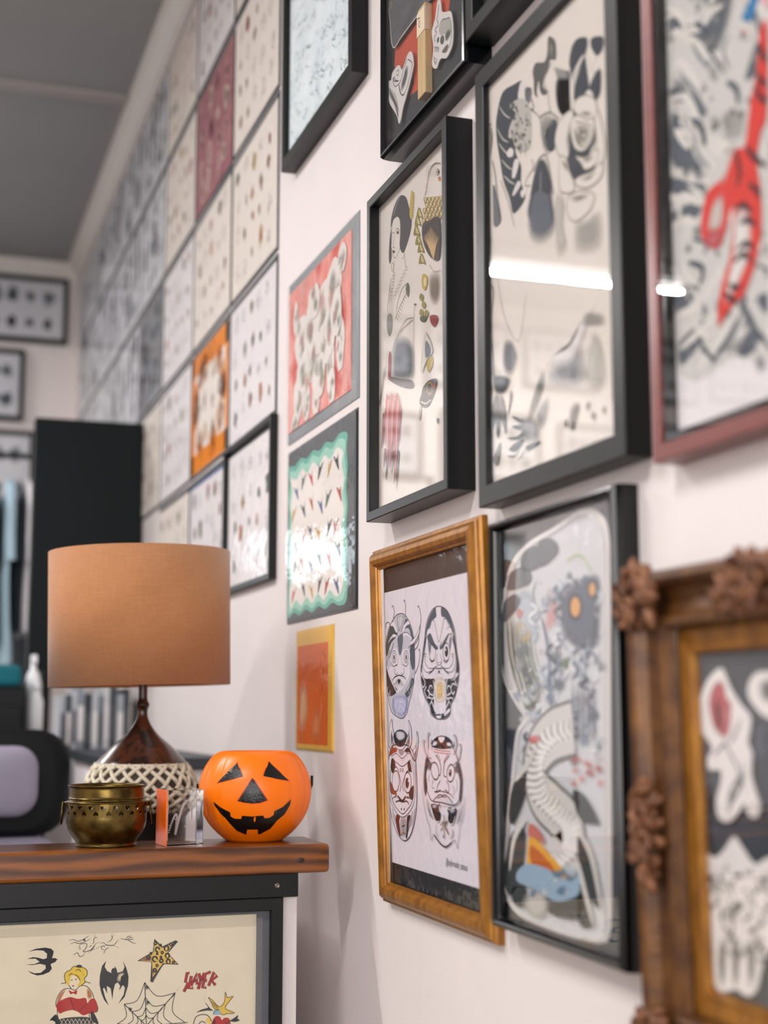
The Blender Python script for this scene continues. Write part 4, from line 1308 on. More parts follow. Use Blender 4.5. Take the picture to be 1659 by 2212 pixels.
k.line([(1000, 1500), (1035, 1440)], 1.6, GK)
k.line(out4[:4] + [(745, 1090)], 1.2, B)
k.line([(1100, 430), (1180, 640), (1225, 820), (1228, 1000), (1210, 1180)], 1.2, B)
k.line([(820, 410), (880, 335), (960, 306), (1060, 340), (1110, 440)], 1.2, B)
k.build(pp)


def writing(txt, parent, M, y, p0, p1, size, col, name='writing', shear=0.25, matn='handwriting_ink'):
    cu = bpy.data.curves.new('text', 'FONT')
    cu.body = txt
    cu.size = 1
    cu.shear = shear
    cu.resolution_u = 3
    to = bpy.data.objects.new('text', cu)
    COL.objects.link(to)
    bpy.context.view_layer.update()
    me = bpy.data.meshes.new_from_object(to)
    bpy.data.objects.remove(to)
    xs = [v.co.x for v in me.vertices]
    wd = max(xs) - min(xs)
    L = (Vector(p1) - Vector(p0))
    u = L.normalized()
    nrm = Vector((-u.y, u.x))
    for v in me.vertices:
        a = Vector(p0) + u * (v.co.x / wd * L.length) + nrm * (v.co.y * size)
        v.co = (a.x, y, a.y)
    o = bpy.data.objects.new(name, me)
    COL.objects.link(o)
    me.materials.append(mat(matn, col, 0.8))
    o.parent = parent
    return o


kk = Ink(Mg, p.yp - 0.0012).use(800, 1540, 6.143)
a, b = kk.m((1005, 2010)), kk.m((1292, 2100))
writing('@taylormade_tattoos', pp, Mg, p.yp - 0.0012 - 0.0006, (a.x, a.y), (b.x, b.y), 0.0125, (58, 60, 66))
# crinkled film over the whole picture
w2, h2 = p.w / 2 - 0.0305, p.h
gx, gz = 14, 26
vv, ff = [], []
for i in range(gx + 1):
    for j in range(gz + 1):
        x, z = -w2 + 2 * w2 * i / gx, 0.031 + (h2 - 0.062) * j / gz
        vv.append((x, -0.0085 - 0.0007 * noise.noise(Vector((x * 30, 2, z * 30))), z))
for i in range(gx):
    for j in range(gz):
        q_ = i * (gz + 1) + j
        ff.append((q_, q_ + gz + 1, q_ + gz + 2, q_ + 1))
mesh_obj('clear_film', vv, ff, WRAP, p.e, True)

# --- black frame with back-piece painting
p = Pic('picture_frame', 'glossy black frame with white-edged dragon back-piece painting', 1.275, 1.603, 1.07, 1.551, gloss_prof(0.03, 0.012, 0.012), BLKG, mat('grey_blue_backing', (60, 68, 80), 0.55, var=0.3, scale=9), 0.011, paper='backing_board')
box('glass', (-p.w / 2 + 0.009, -0.0195, 0.009), (p.w / 2 - 0.009, -0.018, p.h - 0.009), GLASS, p.e)
outl = [(500, 170), (430, 160), (370, 195), (300, 240), (200, 300), (130, 380), (95, 500), (75, 640), (80, 800), (100, 900), (150, 990), (185, 1050), (150, 1110), (135, 1220), (125, 1320), (110, 1450), (100, 1600), (90, 1740), (110, 1830), (170, 1900), (300, 1960), (430, 2000), (510, 2010), (548, 1960), (552, 1700), (550, 1300), (548, 800), (545, 300)]
c, q = cutout('paper', p.e, p.M, p.yp - 0.0012, (1040, 1020, 1.975), outl, CARD)
GB, GK2, PB = (96, 104, 110), (60, 66, 68), (150, 172, 196)
inn = [(a + (320 - a) * 0.07, b + (1080 - b) * 0.022) for a, b in outl]
q.fill(inn, (212, 214, 218))
R = random.Random(21)
for pts in ([(260, 300), (310, 300), (320, 340), (270, 370)], [(190, 340), (250, 320), (260, 390), (190, 400)], [(130, 430), (200, 400), (210, 470), (120, 480)]):
    q.soft(pts, (120, 130, 140), 1, 0.6)
for i in range(6):
    x = 105 + i * 17
    q.soft([(x, 640 + i * 8), (x + 12, 640), (x + 30 + i * 6, 820), (x + 66 + i * 5, 980), (x + 50 + i * 5, 960), (x + 10, 800)], (122, 130, 122) if i % 2 else (150, 160, 140), 0.95, 0.4)
for i in range(7):
    x = 98 + i * 19
    q.line([(x, 560 + i * 10), (x + 14, 780), (x + 60, 960), (195, 1030)], 4.5, (228, 228, 226), taper=True)
q.soft([(140, 520), (200, 490), (240, 560), (230, 720), (170, 720), (150, 620)], (186, 196, 206), 1, 0.5)
q.soft([(150, 640), (190, 640), (215, 700), (190, 740), (155, 700)], (226, 196, 140), 1, 0.5)
q.soft([(150, 580), (180, 590), (175, 625), (150, 620)], (214, 120, 110), 0.8, 0.4)
for i in range(44):
    x, y = R.uniform(150, 520), R.uniform(420, 1250)
    col = [(150, 166, 184), (116, 128, 140), (196, 204, 214), (96, 110, 126), (224, 226, 228), (206, 196, 200)][i % 6]
    q.soft(rng_blob(R, x, y, R.uniform(20, 52), sx=0.75), col, 0.8, 0.35)
for i in range(30):
    x, y = R.uniform(180, 520), R.uniform(430, 1200)
    q.line([(x, y), (x + R.uniform(-30, 30), y + R.uniform(20, 60)), (x + R.uniform(-40, 40), y + R.uniform(60, 130))], R.uniform(1, 2.4), (88, 100, 116) if i % 2 else (232, 234, 236), taper=True)
q.soft([(350, 480), (440, 440), (510, 440), (515, 600), (500, 740), (420, 760), (350, 700), (335, 590)], (98, 112, 130), 0.95, 0.7)
q.oval(408, 575, 34, 60, (60, 70, 82))
q.oval(408, 575, 20, 42, (226, 160, 84))
q.oval(480, 500, 22, 40, (66, 76, 88))
q.oval(480, 500, 13, 28, (222, 164, 96))
q.oval(450, 640, 20, 22, (140, 150, 160), soft=True)
for a in range(8):
    q.oval(445 + 20 * math.cos(a * 0.785), 695 + 26 * math.sin(a * 0.785), 11, 13, (232, 230, 226))
q.oval(445, 695, 10, 13, (226, 180, 70))
q.line([(260, 620), (290, 760), (295, 900), (300, 1000)], 7, (84, 104, 140), taper=True)
q.line([(290, 700), (305, 860), (310, 960)], 4, (200, 208, 220), taper=True)
q.soft([(280, 560), (330, 540), (330, 640), (270, 690)], (226, 160, 160), 0.7, 0.3)
q.soft([(330, 800), (390, 780), (400, 840), (340, 840)], (90, 116, 90), 0.8, 0.3)
q.line([(370, 380), (400, 355), (440, 365), (470, 420)], 3, (178, 196, 150))
for i in range(64):   # flowing hair, smoke and feathers
    x, y = R.uniform(190, 500), R.uniform(380, 1180)
    d_ = R.choice((-1, 1))
    ln = R.uniform(60, 150)
    pts = [(x, y), (x + d_ * R.uniform(10, 30), y + ln * 0.3), (x - d_ * R.uniform(0, 20), y + ln * 0.65), (x + d_ * R.uniform(5, 35), y + ln)]
    q.line(pts, R.uniform(3, 8), [(74, 88, 104), (236, 238, 242), (120, 138, 158), (176, 190, 204)][i % 4], taper=True)
q.soft([(350, 480), (440, 440), (510, 440), (515, 600), (500, 740), (420, 760), (350, 700), (335, 590)], (86, 100, 118), 0.95, 0.6)
q.oval(408, 575, 34, 60, (48, 56, 68))
q.oval(408, 575, 20, 42, (226, 160, 84))
q.oval(480, 500, 22, 40, (56, 66, 78))
q.oval(480, 500, 13, 28, (222, 164, 96))
for i in range(6):
    x = 112 + i * 16
    q.line([(x, 600 + i * 12), (x + 16, 790), (x + 62, 950), (196, 1015)], 3.0, (70, 80, 72) if i % 2 else (96, 112, 96), taper=True)
for pts in ([(250, 300), (310, 285), (330, 340), (260, 400)], [(185, 345), (250, 315), (262, 395), (180, 420)], [(118, 440), (195, 400), (212, 470), (112, 500)], [(100, 560), (150, 520), (165, 560), (95, 640)]):
    q.fill(pts, (84, 92, 102))
# tower
for i in range(5):
    q.soft([(390 + i * 22, 900), (402 + i * 22, 900), (405 + i * 22, 1160), (392 + i * 22, 1160)], (120, 132, 146), 0.8, 0.4)
# lower dragon
body_c = spline([(400, 1090, 0), (300, 1130, 0), (235, 1230, 0), (250, 1360, 0), (320, 1440, 0), (385, 1510, 0), (390, 1600, 0), (330, 1660, 0)], False, 9)
q.line([(v.x, v.y) for v in body_c], 62, (110, 112, 112))
q.line([(v.x, v.y) for v in body_c], 54, (214, 212, 210))
for i in range(1, len(body_c) - 1):   # belly plates across the body
    t = (body_c[i + 1] - body_c[i - 1]).normalized()
    n_ = Vector((-t.y, t.x, 0))
    c_ = body_c[i]
    if i % 2:
        q.line([tuple((c_ + n_ * 40)[:2]), tuple((c_ + t * 14)[:2]), tuple((c_ - n_ * 40)[:2])], 2.4, (104, 102, 100))
    else:
        q.line([tuple((c_ + n_ * 38)[:2]), tuple((c_ + t * 14)[:2]), tuple((c_ - n_ * 38)[:2])], 7, (240, 238, 236))
q.oval(235, 1140, 30, 22, (214, 100, 96), soft=True, a=0.9)
for i in range(14):
    q.soft(rng_blob(R, R.uniform(390, 520), R.uniform(1220, 1330), 22), (212, 104, 100), 0.7, 0.3)
for pts in ([(400, 1360), (450, 1380), (510, 1490), (500, 1500), (430, 1480)], [(420, 1560), (470, 1600), (520, 1800), (510, 1860), (440, 1760)], [(130, 1560), (190, 1520), (180, 1700), (140, 1800), (115, 1760)], [(150, 1320), (200, 1260), (190, 1380), (140, 1500), (125, 1440)], [(280, 1800), (420, 1780), (430, 1900), (300, 1880)], [(140, 1780), (190, 1760), (200, 1850), (150, 1840)], [(430, 1780), (480, 1900), (470, 1940), (425, 1920)]):
    q.fill(pts, GK2)
for pts in ([(415, 1520), (480, 1640), (530, 1900)], [(420, 1650), (450, 1780), (490, 1940)], [(130, 1700), (150, 1560), (200, 1480)], [(150, 1320), (210, 1240), (240, 1180)]):
    q.line(pts, 9, (224, 220, 214), taper=True)
q.soft([(180, 1850), (210, 1780), (290, 1790), (300, 1880), (240, 1910)], (200, 196, 190), 1, 0.5)
q.fill([(215, 1550), (240, 1560), (380, 1720), (360, 1730), (320, 1710), (230, 1680), (205, 1660)], (232, 170, 62))
q.fill([(225, 1590), (320, 1690), (290, 1710), (225, 1670)], (198, 102, 40))
q.fill([(215, 1500), (250, 1520), (280, 1580), (240, 1560), (210, 1550)], (206, 120, 110))
q.fill([(165, 1700), (210, 1670), (290, 1690), (330, 1720), (400, 1740), (425, 1700), (425, 1800), (330, 1830), (260, 1790), (190, 1760), (160, 1740)], (156, 182, 204))
for i in range(14):
    q.soft(rng_blob(R, R.uniform(180, 410), R.uniform(1690, 1800), 26), (206, 220, 230) if i % 2 else (112, 142, 170), 0.8, 0.3)
q.line(inn, 3, (226, 226, 226), closed=True)
q.build(c)
# a strip of clear tape and loose film near the top
mesh_obj('clear_film', [(q.m((320, 165)).x, -0.0155, q.m((320, 175)).y), (q.m((520, 150)).x, -0.0165, q.m((520, 150)).y), (q.m((540, 330)).x, -0.0150, q.m((540, 420)).y), (q.m((380, 330)).x, -0.0165, q.m((380, 400)).y)], [(0, 1, 2, 3)], WRAP, p.e)

# --- ornate carved gilt frame
CF = [(0, 0), (0, 0.03), (0.004, 0.042), (0.010, 0.045), (0.014, 0.041), (0.02, 0.030), (0.030, 0.024), (0.040, 0.026), (0.045, 0.032), (0.049, 0.035), (0.053, 0.033), (0.055, 0.024), (0.056, 0.020)]
Mc = Matrix.Translation((0.7, 1.006, 1.0)) @ Matrix.Rotation(R90, 4, 'Z') @ Matrix.Rotation(math.radians(1.2), 4, 'X')
p = Pic('picture_frame', 'ornate carved gilt frame with rose and wolf cut-outs', 0, 0, 0, 0, CF, GILT, mat('slate_backing', (66, 74, 84), 0.7, rgb2=(48, 54, 62), scale=7), 0.008, M=Mc, w=0.42, h=0.452, paper='backing_board')
frame_rails(p.e, p.w - 0.108, p.h - 0.108, [(0, 0.010), (0, 0.017), (0.004, 0.0185), (0.018, 0.0165), (0.020, 0.019), (0.023, 0.0185), (0.025, 0.010)], GOLD, z0=0.054, name='gold_slip')


def carving(parent, cx, cz, sx, sz, seed, n):
    R = random.Random(seed)
    bm = bmesh.new()
    for i in range(n):
        a = R.uniform(0, 6.28)
        rr = math.sqrt(R.random())
        x, z = cx + sx * rr * math.cos(a), cz + sz * rr * math.sin(a)
        h = 0.044 + 0.010 * (1 - rr) + R.uniform(-0.002, 0.003)
        s = R.uniform(0.006, 0.011)
        M = Matrix.Translation((x, -h + 0.004, z)) @ Matrix.Rotation(R.uniform(0, 3.1), 4, 'Y') @ Matrix.Rotation(R.uniform(-0.5, 0.5), 4, 'X') @ Matrix.Diagonal((s * 1.4, 0.0062, s * 0.62, 1))
        bmesh.ops.create_icosphere(bm, subdivisions=2, radius=1, matrix=M)
    for i in range(max(3, n // 5)):   # leaf scrolls
        a0 = R.uniform(0, 6.28)
        x, z = cx + sx * 0.5 * math.cos(a0), cz + sz * 0.5 * math.sin(a0)
        pts = []
        for t in range(12):
            r = 0.012 * (1 - t / 14)
            pts.append((x + r * math.cos(a0 + t * 0.55), -0.052 - 0.001 * t * 0.3, z + r * math.sin(a0 + t * 0.55)))
        v, f = tube_data(pts, [0.0034 * (1 - t / 16) for t in range(12)], 6)
        bv = [bm.verts.new(q_) for q_ in v]
        for q_ in f:
            bm.faces.new([bv[t] for t in q_])
    for v in bm.verts:   # solid base behind
        v.co.y = min(v.co.y, -0.024)
    return bm_obj('carving', bm, GILT2, parent, True)


hw = p.w / 2
for sx_ in (-1, 1):
    for zc_ in (0.026, p.h - 0.026):
        carving(p.e, sx_ * (hw - 0.026), zc_, 0.030, 0.030, int(7 + sx_ * 3 + zc_ * 20), 34)
    carving(p.e, sx_ * (hw - 0.027), p.h * 0.475, 0.021, 0.050, 31 + sx_, 40)
for zc_ in (0.027, p.h - 0.027):
    carving(p.e, 0.0, zc_, 0.05, 0.021, 41, 40)
TR = (1300, 1140, 2.064)
yc = p.yp - 0.003
c, q = cutout('rose_cutout', p.e, p.M, yc, TR, [(525, 625), (550, 660), (575, 720), (620, 790), (660, 840), (660, 900), (650, 960), (668, 1010), (665, 1110), (700, 1230), (690, 1290), (655, 1280), (635, 1230), (600, 1280), (560, 1312), (520, 1290), (508, 1220), (530, 1130), (525, 1080), (480, 1080), (470, 1030), (490, 980), (445, 910), (425, 850), (435, 770), (470, 680)], CARD)
q.soft([(500, 690), (540, 680), (560, 760), (580, 780), (575, 900), (550, 945), (500, 900), (475, 800), (480, 740)], (186, 88, 92), 1, 0.75)
q.soft([(500, 760), (530, 780), (540, 900), (510, 900)], (122, 50, 58), 0.9, 0.3)
q.soft([(545, 800), (565, 800), (560, 920)], (226, 160, 160), 0.8, 0.3)
for pts in ([(540, 940), (570, 1000), (600, 1060), (640, 1180)], [(620, 850), (590, 930), (570, 960)], [(500, 1020), (530, 980), (560, 960)], [(630, 1040), (620, 1120), (580, 1220), (560, 1280)]):
    q.line(pts, 3, (120, 122, 120), taper=True)
q.soft([(560, 1190), (600, 1110), (635, 1080), (640, 1120), (600, 1210), (560, 1260)], (110, 114, 112), 1, 0.4)
q.soft([(580, 1160), (610, 1140), (595, 1190)], (206, 206, 202), 0.9, 0.4)
q.oval(675, 1250, 12, 26, (196, 180, 176), soft=True, a=0.8)
q.build(c)
c, q = cutout('wolf_cutout', p.e, p.M, yc, TR, [(585, 1378), (620, 1420), (660, 1480), (690, 1500), (741, 1470), (800, 1480), (860, 1540), (850, 1700), (800, 1820), (741, 1900), (710, 1970), (690, 2060), (650, 2090), (600, 2060), (540, 2070), (505, 2040), (490, 1940), (485, 1860), (450, 1740), (430, 1640), (435, 1560), (425, 1430), (450, 1430), (495, 1470), (540, 1440)], CARD)
R = random.Random(3)
for i in range(46):
    x, y = R.uniform(460, 760), R.uniform(1480, 1950)
    q.soft(rng_blob(R, x, y, R.uniform(12, 34), sx=0.8), (86, 86, 84) if i % 2 else (190, 188, 182), 0.8, 0.35)
for i in range(30):
    x, y = R.uniform(450, 740), R.uniform(1480, 1900)
    q.line([(x, y), (x + R.uniform(-20, 30), y + 25), (x + R.uniform(-30, 40), y + 60)], 2.2, (70, 70, 68), taper=True)
for x in (520, 580, 650):
    q.soft([(x, 1850), (x + 40, 1830), (x + 30, 2030), (x + 6, 2040)], (130, 128, 122), 0.9, 0.4)
q.oval(610, 1550, 26, 14, (60, 60, 60), soft=True)
q.oval(490, 1560, 20, 12, (60, 60, 60), soft=True)
q.build(c)
c, q = cutout('leaf_cutout', p.e, p.M, yc, TR, [(741, 640), (690, 645), (655, 690), (652, 750), (690, 810), (741, 850), (820, 860), (860, 760), (820, 650)], CARD)
q.soft([(700, 690), (780, 670), (800, 760), (720, 780)], (110, 112, 110), 0.9, 0.4)
q.build(c)
q = Ink(p.M, p.yp, TR)
for pts in ([(700, 880), (690, 960), (720, 1040)], [(440, 1180), (450, 1260), (500, 1300)], [(450, 1130), (480, 1150), (470, 1200)], [(440, 1260), (470, 1330), (520, 1360)], [(735, 880), (700, 940), (740, 1010)]):
    q.line(pts, 6, (92, 100, 110), taper=True)
q.build(p.paper)
box('glass', (-hw + 0.08, -0.0142, 0.08), (hw - 0.08, -0.013, p.h - 0.08), GLASS, p.e)

# --- black frame top left with pale blue-green print
p = Pic('picture_frame', 'black frame with pale blue-green scribbled print beside the flash sheets', 2.172, 2.65, 2.392, 2.93, flat_prof(0.03, 0.022, 0.010), BLK, mat('pale_blue_print', (226, 236, 238), 0.8, rgb2=(208, 220, 224), scale=10), 0.019)
R = random.Random(77)
k = p.ink
k.tr = None
for i in range(420):
    x, z = R.uniform(-0.2, 0.2), R.uniform(0.03, 0.5)
    k.line([(x, z), (x + R.uniform(-0.014, 0.014), z + R.uniform(-0.01, 0.01)), (x + R.uniform(-0.02, 0.02), z + R.uniform(-0.014, 0.014))], R.uniform(0.8, 1.8), [(150, 170, 174), (176, 190, 194), (128, 150, 154)][i % 3], taper=True)
p.done()

# ------------------------------------------------------------------ loose sheets in plastic
def sleeve_mesh(parent, w, h, y, seed, amp=0.0012, name='sleeve'):
    gx, gz = 12, 10
    v, f = [], []
    for i in range(gx + 1):
        for j in range(gz + 1):
            x, z = -w / 2 + w * i / gx, h * j / gz
            v.append((x, y - amp * (0.6 + noise.noise(Vector((x * 14 + seed, seed, z * 14)))), z))
    for i in range(gx):
        for j in range(gz):
            a = i * (gz + 1) + j
            f.append((a, a + gz + 1, a + gz + 2, a + 1))
    return mesh_obj(name, v, f, SLEEVE, parent, True)


GREYS = [(70, 78, 84), (110, 118, 124), (150, 156, 162), (186, 190, 196), (52, 60, 66)]
FLASH = [(176, 60, 48), (196, 160, 86), (84, 120, 104), (92, 96, 104), (150, 140, 120), (196, 92, 70), (70, 74, 78), (176, 160, 110)]


def motifs(k, R, w, h, n, pal, dark=(70, 72, 76), size=(0.018, 0.034), margin=0.03, fillp=0.75):
    cols = max(2, int(math.sqrt(n * w / h)))
    rows = max(2, int(math.ceil(n / cols)))
    for i in range(cols):
        for j in range(rows):
            x = -w / 2 + margin + (w - 2 * margin) * (i + 0.5 + R.uniform(-0.22, 0.22)) / cols
            z = margin + (h - 2 * margin) * (j + 0.5 + R.uniform(-0.2, 0.2)) / rows
            r = R.uniform(*size)
            pts = rng_blob(R, x, z, r, R.randint(6, 10), 0.55, R.uniform(0.5, 1.0))
            if R.random() < fillp:
                k.fill(pts, pal[R.randrange(len(pal))])
                k.soft([(x + (a - x) * 0.7, z + (b - z) * 0.7) for a, b in pts], pal[R.randrange(len(pal))], 0.9, 0.4)
            k.line(pts, 1.2, dark, closed=True)
            for q_ in range(3):
                a = R.uniform(0, 6.28)
                k.line([(x, z), (x + r * 0.6 * math.cos(a), z + r * 0.6 * math.sin(a)), (x + r * 1.2 * math.cos(a + 0.5), z + r * 1.2 * math.sin(a + 0.5))], 1.3, dark, taper=True)


def flash_sheet(label, Y0, Y1, Z0, Z1, kind, seed, border=None, edge=None, t=0.004):
    w, h = Y1 - Y0, Z1 - Z0
    M = wallM((Y0 + Y1) / 2, Z0, roll=random.Random(seed).uniform(-0.008, 0.008))
    e = thing('flash_sheet', label, 'art print', M, 'tattoo flash sheets on the wall')
    pm = {'cream': PAPER, 'white': PAPERW, 'grey': mat('cool_white_paper', (224, 226, 232), 0.8, var=0.03, scale=10), 'dark': mat('mid_grey_print', (150, 152, 156), 0.8, var=0.3, scale=18), 'mauve': mat('mauve_print', (150, 84, 100), 0.8, rgb2=(176, 120, 122), scale=14), 'orange': PAPER, 'blue': PAPERW, 'black': PAPERW}[kind]
    b = mat('sheet_backing', (58, 64, 68), 0.6, var=0.2, scale=20)
    bk = box('backing', (-w / 2, -t + 0.0016, 0), (w / 2, 0, h), b, e)
    mg = 0.008
    pa = box('paper', (-w / 2 + mg, -t, mg), (w / 2 - mg, -t + 0.0012, h - 0.016), pm, e)
    k = Ink()
    k.y = -t
    k.rect = (-w / 2 + mg + 0.001, w / 2 - mg - 0.001, mg + 0.001, h - 0.017)
    R = random.Random(seed)
    if kind == 'mauve':
        motifs(k, R, w, h, 16, [(214, 196, 178), (206, 176, 166), (196, 150, 150), (120, 66, 84)], (110, 70, 84), (0.03, 0.05), fillp=1)
    elif kind == 'orange':
        for a, b_, c_, d_ in ((-w / 2, -w / 2 + 0.05, 0, h), (w / 2 - 0.04, w / 2, 0, h), (-w / 2, w / 2, 0, 0.06), (-w / 2, w / 2, h - 0.07, h)):
            k.fill([(a, c_), (b_, c_), (b_, d_), (a, d_)], (238, 140, 32), smooth=False)
        for i in range(26):
            a = R.uniform(0, 6.28)
            k.soft(rng_blob(R, 0.17 * math.cos(a), h / 2 + 0.12 * math.sin(a), 0.05), (236, 146, 48), 0.9, 0.4)
        motifs(k, R, w, h, 12, [(222, 206, 190), (150, 140, 136), (232, 190, 150), (206, 200, 196)], (110, 100, 96), (0.022, 0.04), 0.06, fillp=1)
    elif kind in ('grey', 'dark'):
        motifs(k, R, w, h, 18, GREYS if kind == 'grey' else GREYS[:2] + [(52, 60, 66), (40, 46, 52)], (50, 56, 62), (0.03, 0.06), 0.035)
    else:
        motifs(k, R, w, h, 20, FLASH, (110, 108, 108), (0.014, 0.028), fillp=0.55)
    if border:
        for a, b_, c_, d_ in ((-w / 2, -w / 2 + 0.016, 0, h), (w / 2 - 0.016, w / 2, 0, h), (-w / 2, w / 2, 0, 0.016), (-w / 2, w / 2, h - 0.022, h)):
            k.fill([(a, c_), (b_, c_), (b_, d_), (a, d_)], border, smooth=False)
    k.build(pa)
    if kind == 'black':
        frame_rails(e, w + 0.016, h + 0.012, flat_prof(0.016, 0.012, 0.010), BLK, z0=-0.006)
    sleeve_mesh(e, w - 0.004, h - 0.002, -t - 0.0018, seed * 1.7)
    return e


ORD = ['first', 'second', 'third', 'fourth', 'fifth', 'sixth', 'seventh', 'eighth']
ROWS = [(2.996, 3.33), (2.636, 2.988), (2.276, 2.628), (1.928, 2.268), (1.594, 1.920)]
COLS = [(2.778, 3.222), (3.232, 3.698), (3.708, 4.178), (4.188, 4.65), (4.66, 5.12), (5.13, 5.59), (5.60, 6.06), (6.07, 6.5)]
KIND = {(1, 0): 'cream', (2, 0): 'cream', (3, 0): 'white', (4, 0): 'black',
        (0, 1): 'white', (1, 1): 'mauve', (2, 1): 'cream', (3, 1): 'orange', (4, 1): 'blue',
        (0, 2): 'cream', (1, 2): 'cream', (2, 2): 'white', (3, 2): 'white', (4, 2): 'cream',
        (0, 3): 'grey', (1, 3): 'grey', (2, 3): 'dark', (3, 3): 'cream',
        (0, 4): 'grey', (1, 4): 'grey', (2, 4): 'grey', (0, 5): 'grey', (1, 5): 'grey', (2, 5): 'grey', (0, 6): 'grey', (1, 6): 'grey', (2, 6): 'grey', (0, 7): 'grey', (1, 7): 'grey', (2, 7): 'grey'}
LOOK = {'cream': 'cream', 'white': 'white', 'black': 'black-framed', 'mauve': 'mauve', 'orange': 'orange-bordered', 'blue': 'blue-bordered', 'grey': 'greyscale', 'dark': 'dark grey'}
for (r, c), kd in KIND.items():
    lab = '%s flash sheet, %s row below cornice, %s column left of red sheet' % (LOOK[kd], ORD[r], ORD[c])
    z0, z1 = ROWS[r]
    flash_sheet(lab, COLS[c][0], COLS[c][1], z0, z1, kd, 100 + r * 10 + c, border=(66, 104, 176) if kd == 'blue' else None)
flash_sheet('cream flash sheet, topmost row, first column left of red sheet', COLS[0][0], COLS[0][1], 2.996, 3.33, 'cream', 91)

# red sheet and green sheet, each in a clear sleeve
def colour_sheet(label, Y0, Y1, Z0, Z1, base, seed, edge_col, painter, mg):
    w, h = Y1 - Y0, Z1 - Z0
    M = wallM((Y0 + Y1) / 2, Z0, roll=0.0)
    e = thing('flash_sheet', label, 'art print', M, 'tattoo flash sheets on the wall')
    box('backing', (-w / 2, -0.0014, 0), (w / 2, 0, h), mat('backing' + str(seed), edge_col, 0.4, var=0.25, scale=16), e)
    x0, x1, z0, z1 = mg
    pa = box('paper', (-w / 2 + x0, -0.003, z0), (w / 2 - x1, -0.0014, h - z1), base, e)
    k = Ink()
    k.y = -0.003
    k.rect = (-w / 2 + x0 + 0.001, w / 2 - x1 - 0.001, z0 + 0.001, h - z1 - 0.001)
    painter(k, random.Random(seed), w, h)
    k.build(pa)
    sleeve_mesh(e, w - 0.002, h - 0.002, -0.005, seed, 0.0022)
    return e


def paint_red(k, R, w, h):
    for i in range(40):
        k.soft(rng_blob(R, R.uniform(-w / 2, w / 2), R.uniform(0, h), 0.05), (244, 190, 182) if i % 2 else (224, 92, 80), 0.5, 0.3)
    for x, z, sx, sz in ((-0.13, 0.19, 0.05, 0.06), (-0.06, 0.17, 0.06, 0.10), (0.02, 0.20, 0.07, 0.07), (0.09, 0.23, 0.06, 0.06), (-0.02, 0.13, 0.07, 0.05), (0.13, 0.12, 0.03, 0.06), (0.07, 0.10, 0.03, 0.07), (-0.15, 0.08, 0.04, 0.05), (-0.09, 0.06, 0.03, 0.05), (-0.02, 0.06, 0.03, 0.05), (0.08, 0.05, 0.025, 0.04), (-0.17, 0.24, 0.02, 0.04), (0.14, 0.27, 0.03, 0.03), (-0.17, 0.03, 0.03, 0.03), (-0.11, 0.12, 0.05, 0.05), (0.05, 0.15, 0.06, 0.05), (-0.04, 0.24, 0.05, 0.04), (0.0, 0.09, 0.05, 0.05), (0.11, 0.18, 0.04, 0.05)):
        k.fill([(x + sx * (1 - 0.25 * R.random()) * math.cos(t * 0.52), z + sz * (1 - 0.25 * R.random()) * math.sin(t * 0.52)) for t in range(12)], (232, 226, 220))
        for q_ in range(4):
            k.soft(rng_blob(R, x + R.uniform(-sx, sx) * 0.5, z + R.uniform(-sz, sz) * 0.5, min(sx, sz) * 0.5), [(150, 160, 156), (190, 186, 178), (210, 160, 150), (170, 166, 140)][q_], 0.55, 0.25)
        for q_ in range(3):
            k.line([(x + R.uniform(-sx, sx) * 0.6, z + R.uniform(-sz, sz) * 0.6), (x + R.uniform(-sx, sx) * 0.4, z), (x + R.uniform(-sx, sx) * 0.6, z + R.uniform(-sz, sz) * 0.6)], 1.2, (120, 120, 116), taper=True)


colour_sheet('red flash sheet in clear sleeve above the green-bordered sheet', 2.216, 2.682, 1.842, 2.167, mat('red_print', (232, 128, 116), 0.7, rgb2=(240, 178, 168), scale=16, stretch=(2, 1, 0.6)), 12, (128, 134, 138), paint_red, (0.006, 0.042, 0.022, 0.02))


def paint_green(k, R, w, h):
    def wavy(x0, x1, z0, z1, a_):
        pts = []
        for (ax, az), (bx, bz) in (((x0, z0), (x1, z0)), ((x1, z0), (x1, z1)), ((x1, z1), (x0, z1)), ((x0, z1), (x0, z0))):
            for i in range(9):
                t = i / 9
                o_ = a_ * (1 if i % 2 else -1)
                pts.append((ax + (bx - ax) * t + (o_ if ax == bx else 0), az + (bz - az) * t + (o_ if az == bz else 0)))
        return pts
    k.fill(wavy(-w / 2 + 0.012, w / 2 - 0.055, 0.016, h - 0.03, 0.004), (108, 178, 160))
    k.fill(wavy(-w / 2 + 0.02, w / 2 - 0.066, 0.024, h - 0.04, 0.005), (160, 210, 192))
    k.fill(wavy(-w / 2 + 0.032, w / 2 - 0.08, 0.036, h - 0.055, 0.007), (236, 230, 224))
    n = 0
    for i in range(6):
        for j in range(5):
            x = -w / 2 + 0.06 + (w - 0.17) * (i + R.uniform(-0.2, 0.2)) / 5
            z = 0.055 + (h - 0.13) * (j + R.uniform(-0.2, 0.2)) / 4
            c_ = [(200, 60, 46), (60, 66, 76), (70, 104, 92), (206, 170, 80), (70, 96, 150), (60, 66, 76), (188, 84, 60)][n % 7]
            n += 1
            f_ = R.choice((-1, 1)) * R.uniform(0.9, 1.3)
            k.fill([(x, z), (x + 0.016 * f_, z + 0.017), (x + 0.008 * f_, z + 0.003), (x + 0.013 * f_, z - 0.021), (x - 0.004 * f_, z - 0.006), (x - 0.018 * f_, z + 0.009)], c_)
            k.line([(x - 0.016 * f_, z + 0.008), (x, z), (x + 0.013 * f_, z - 0.02)], 1.2, (58, 60, 66), taper=True)


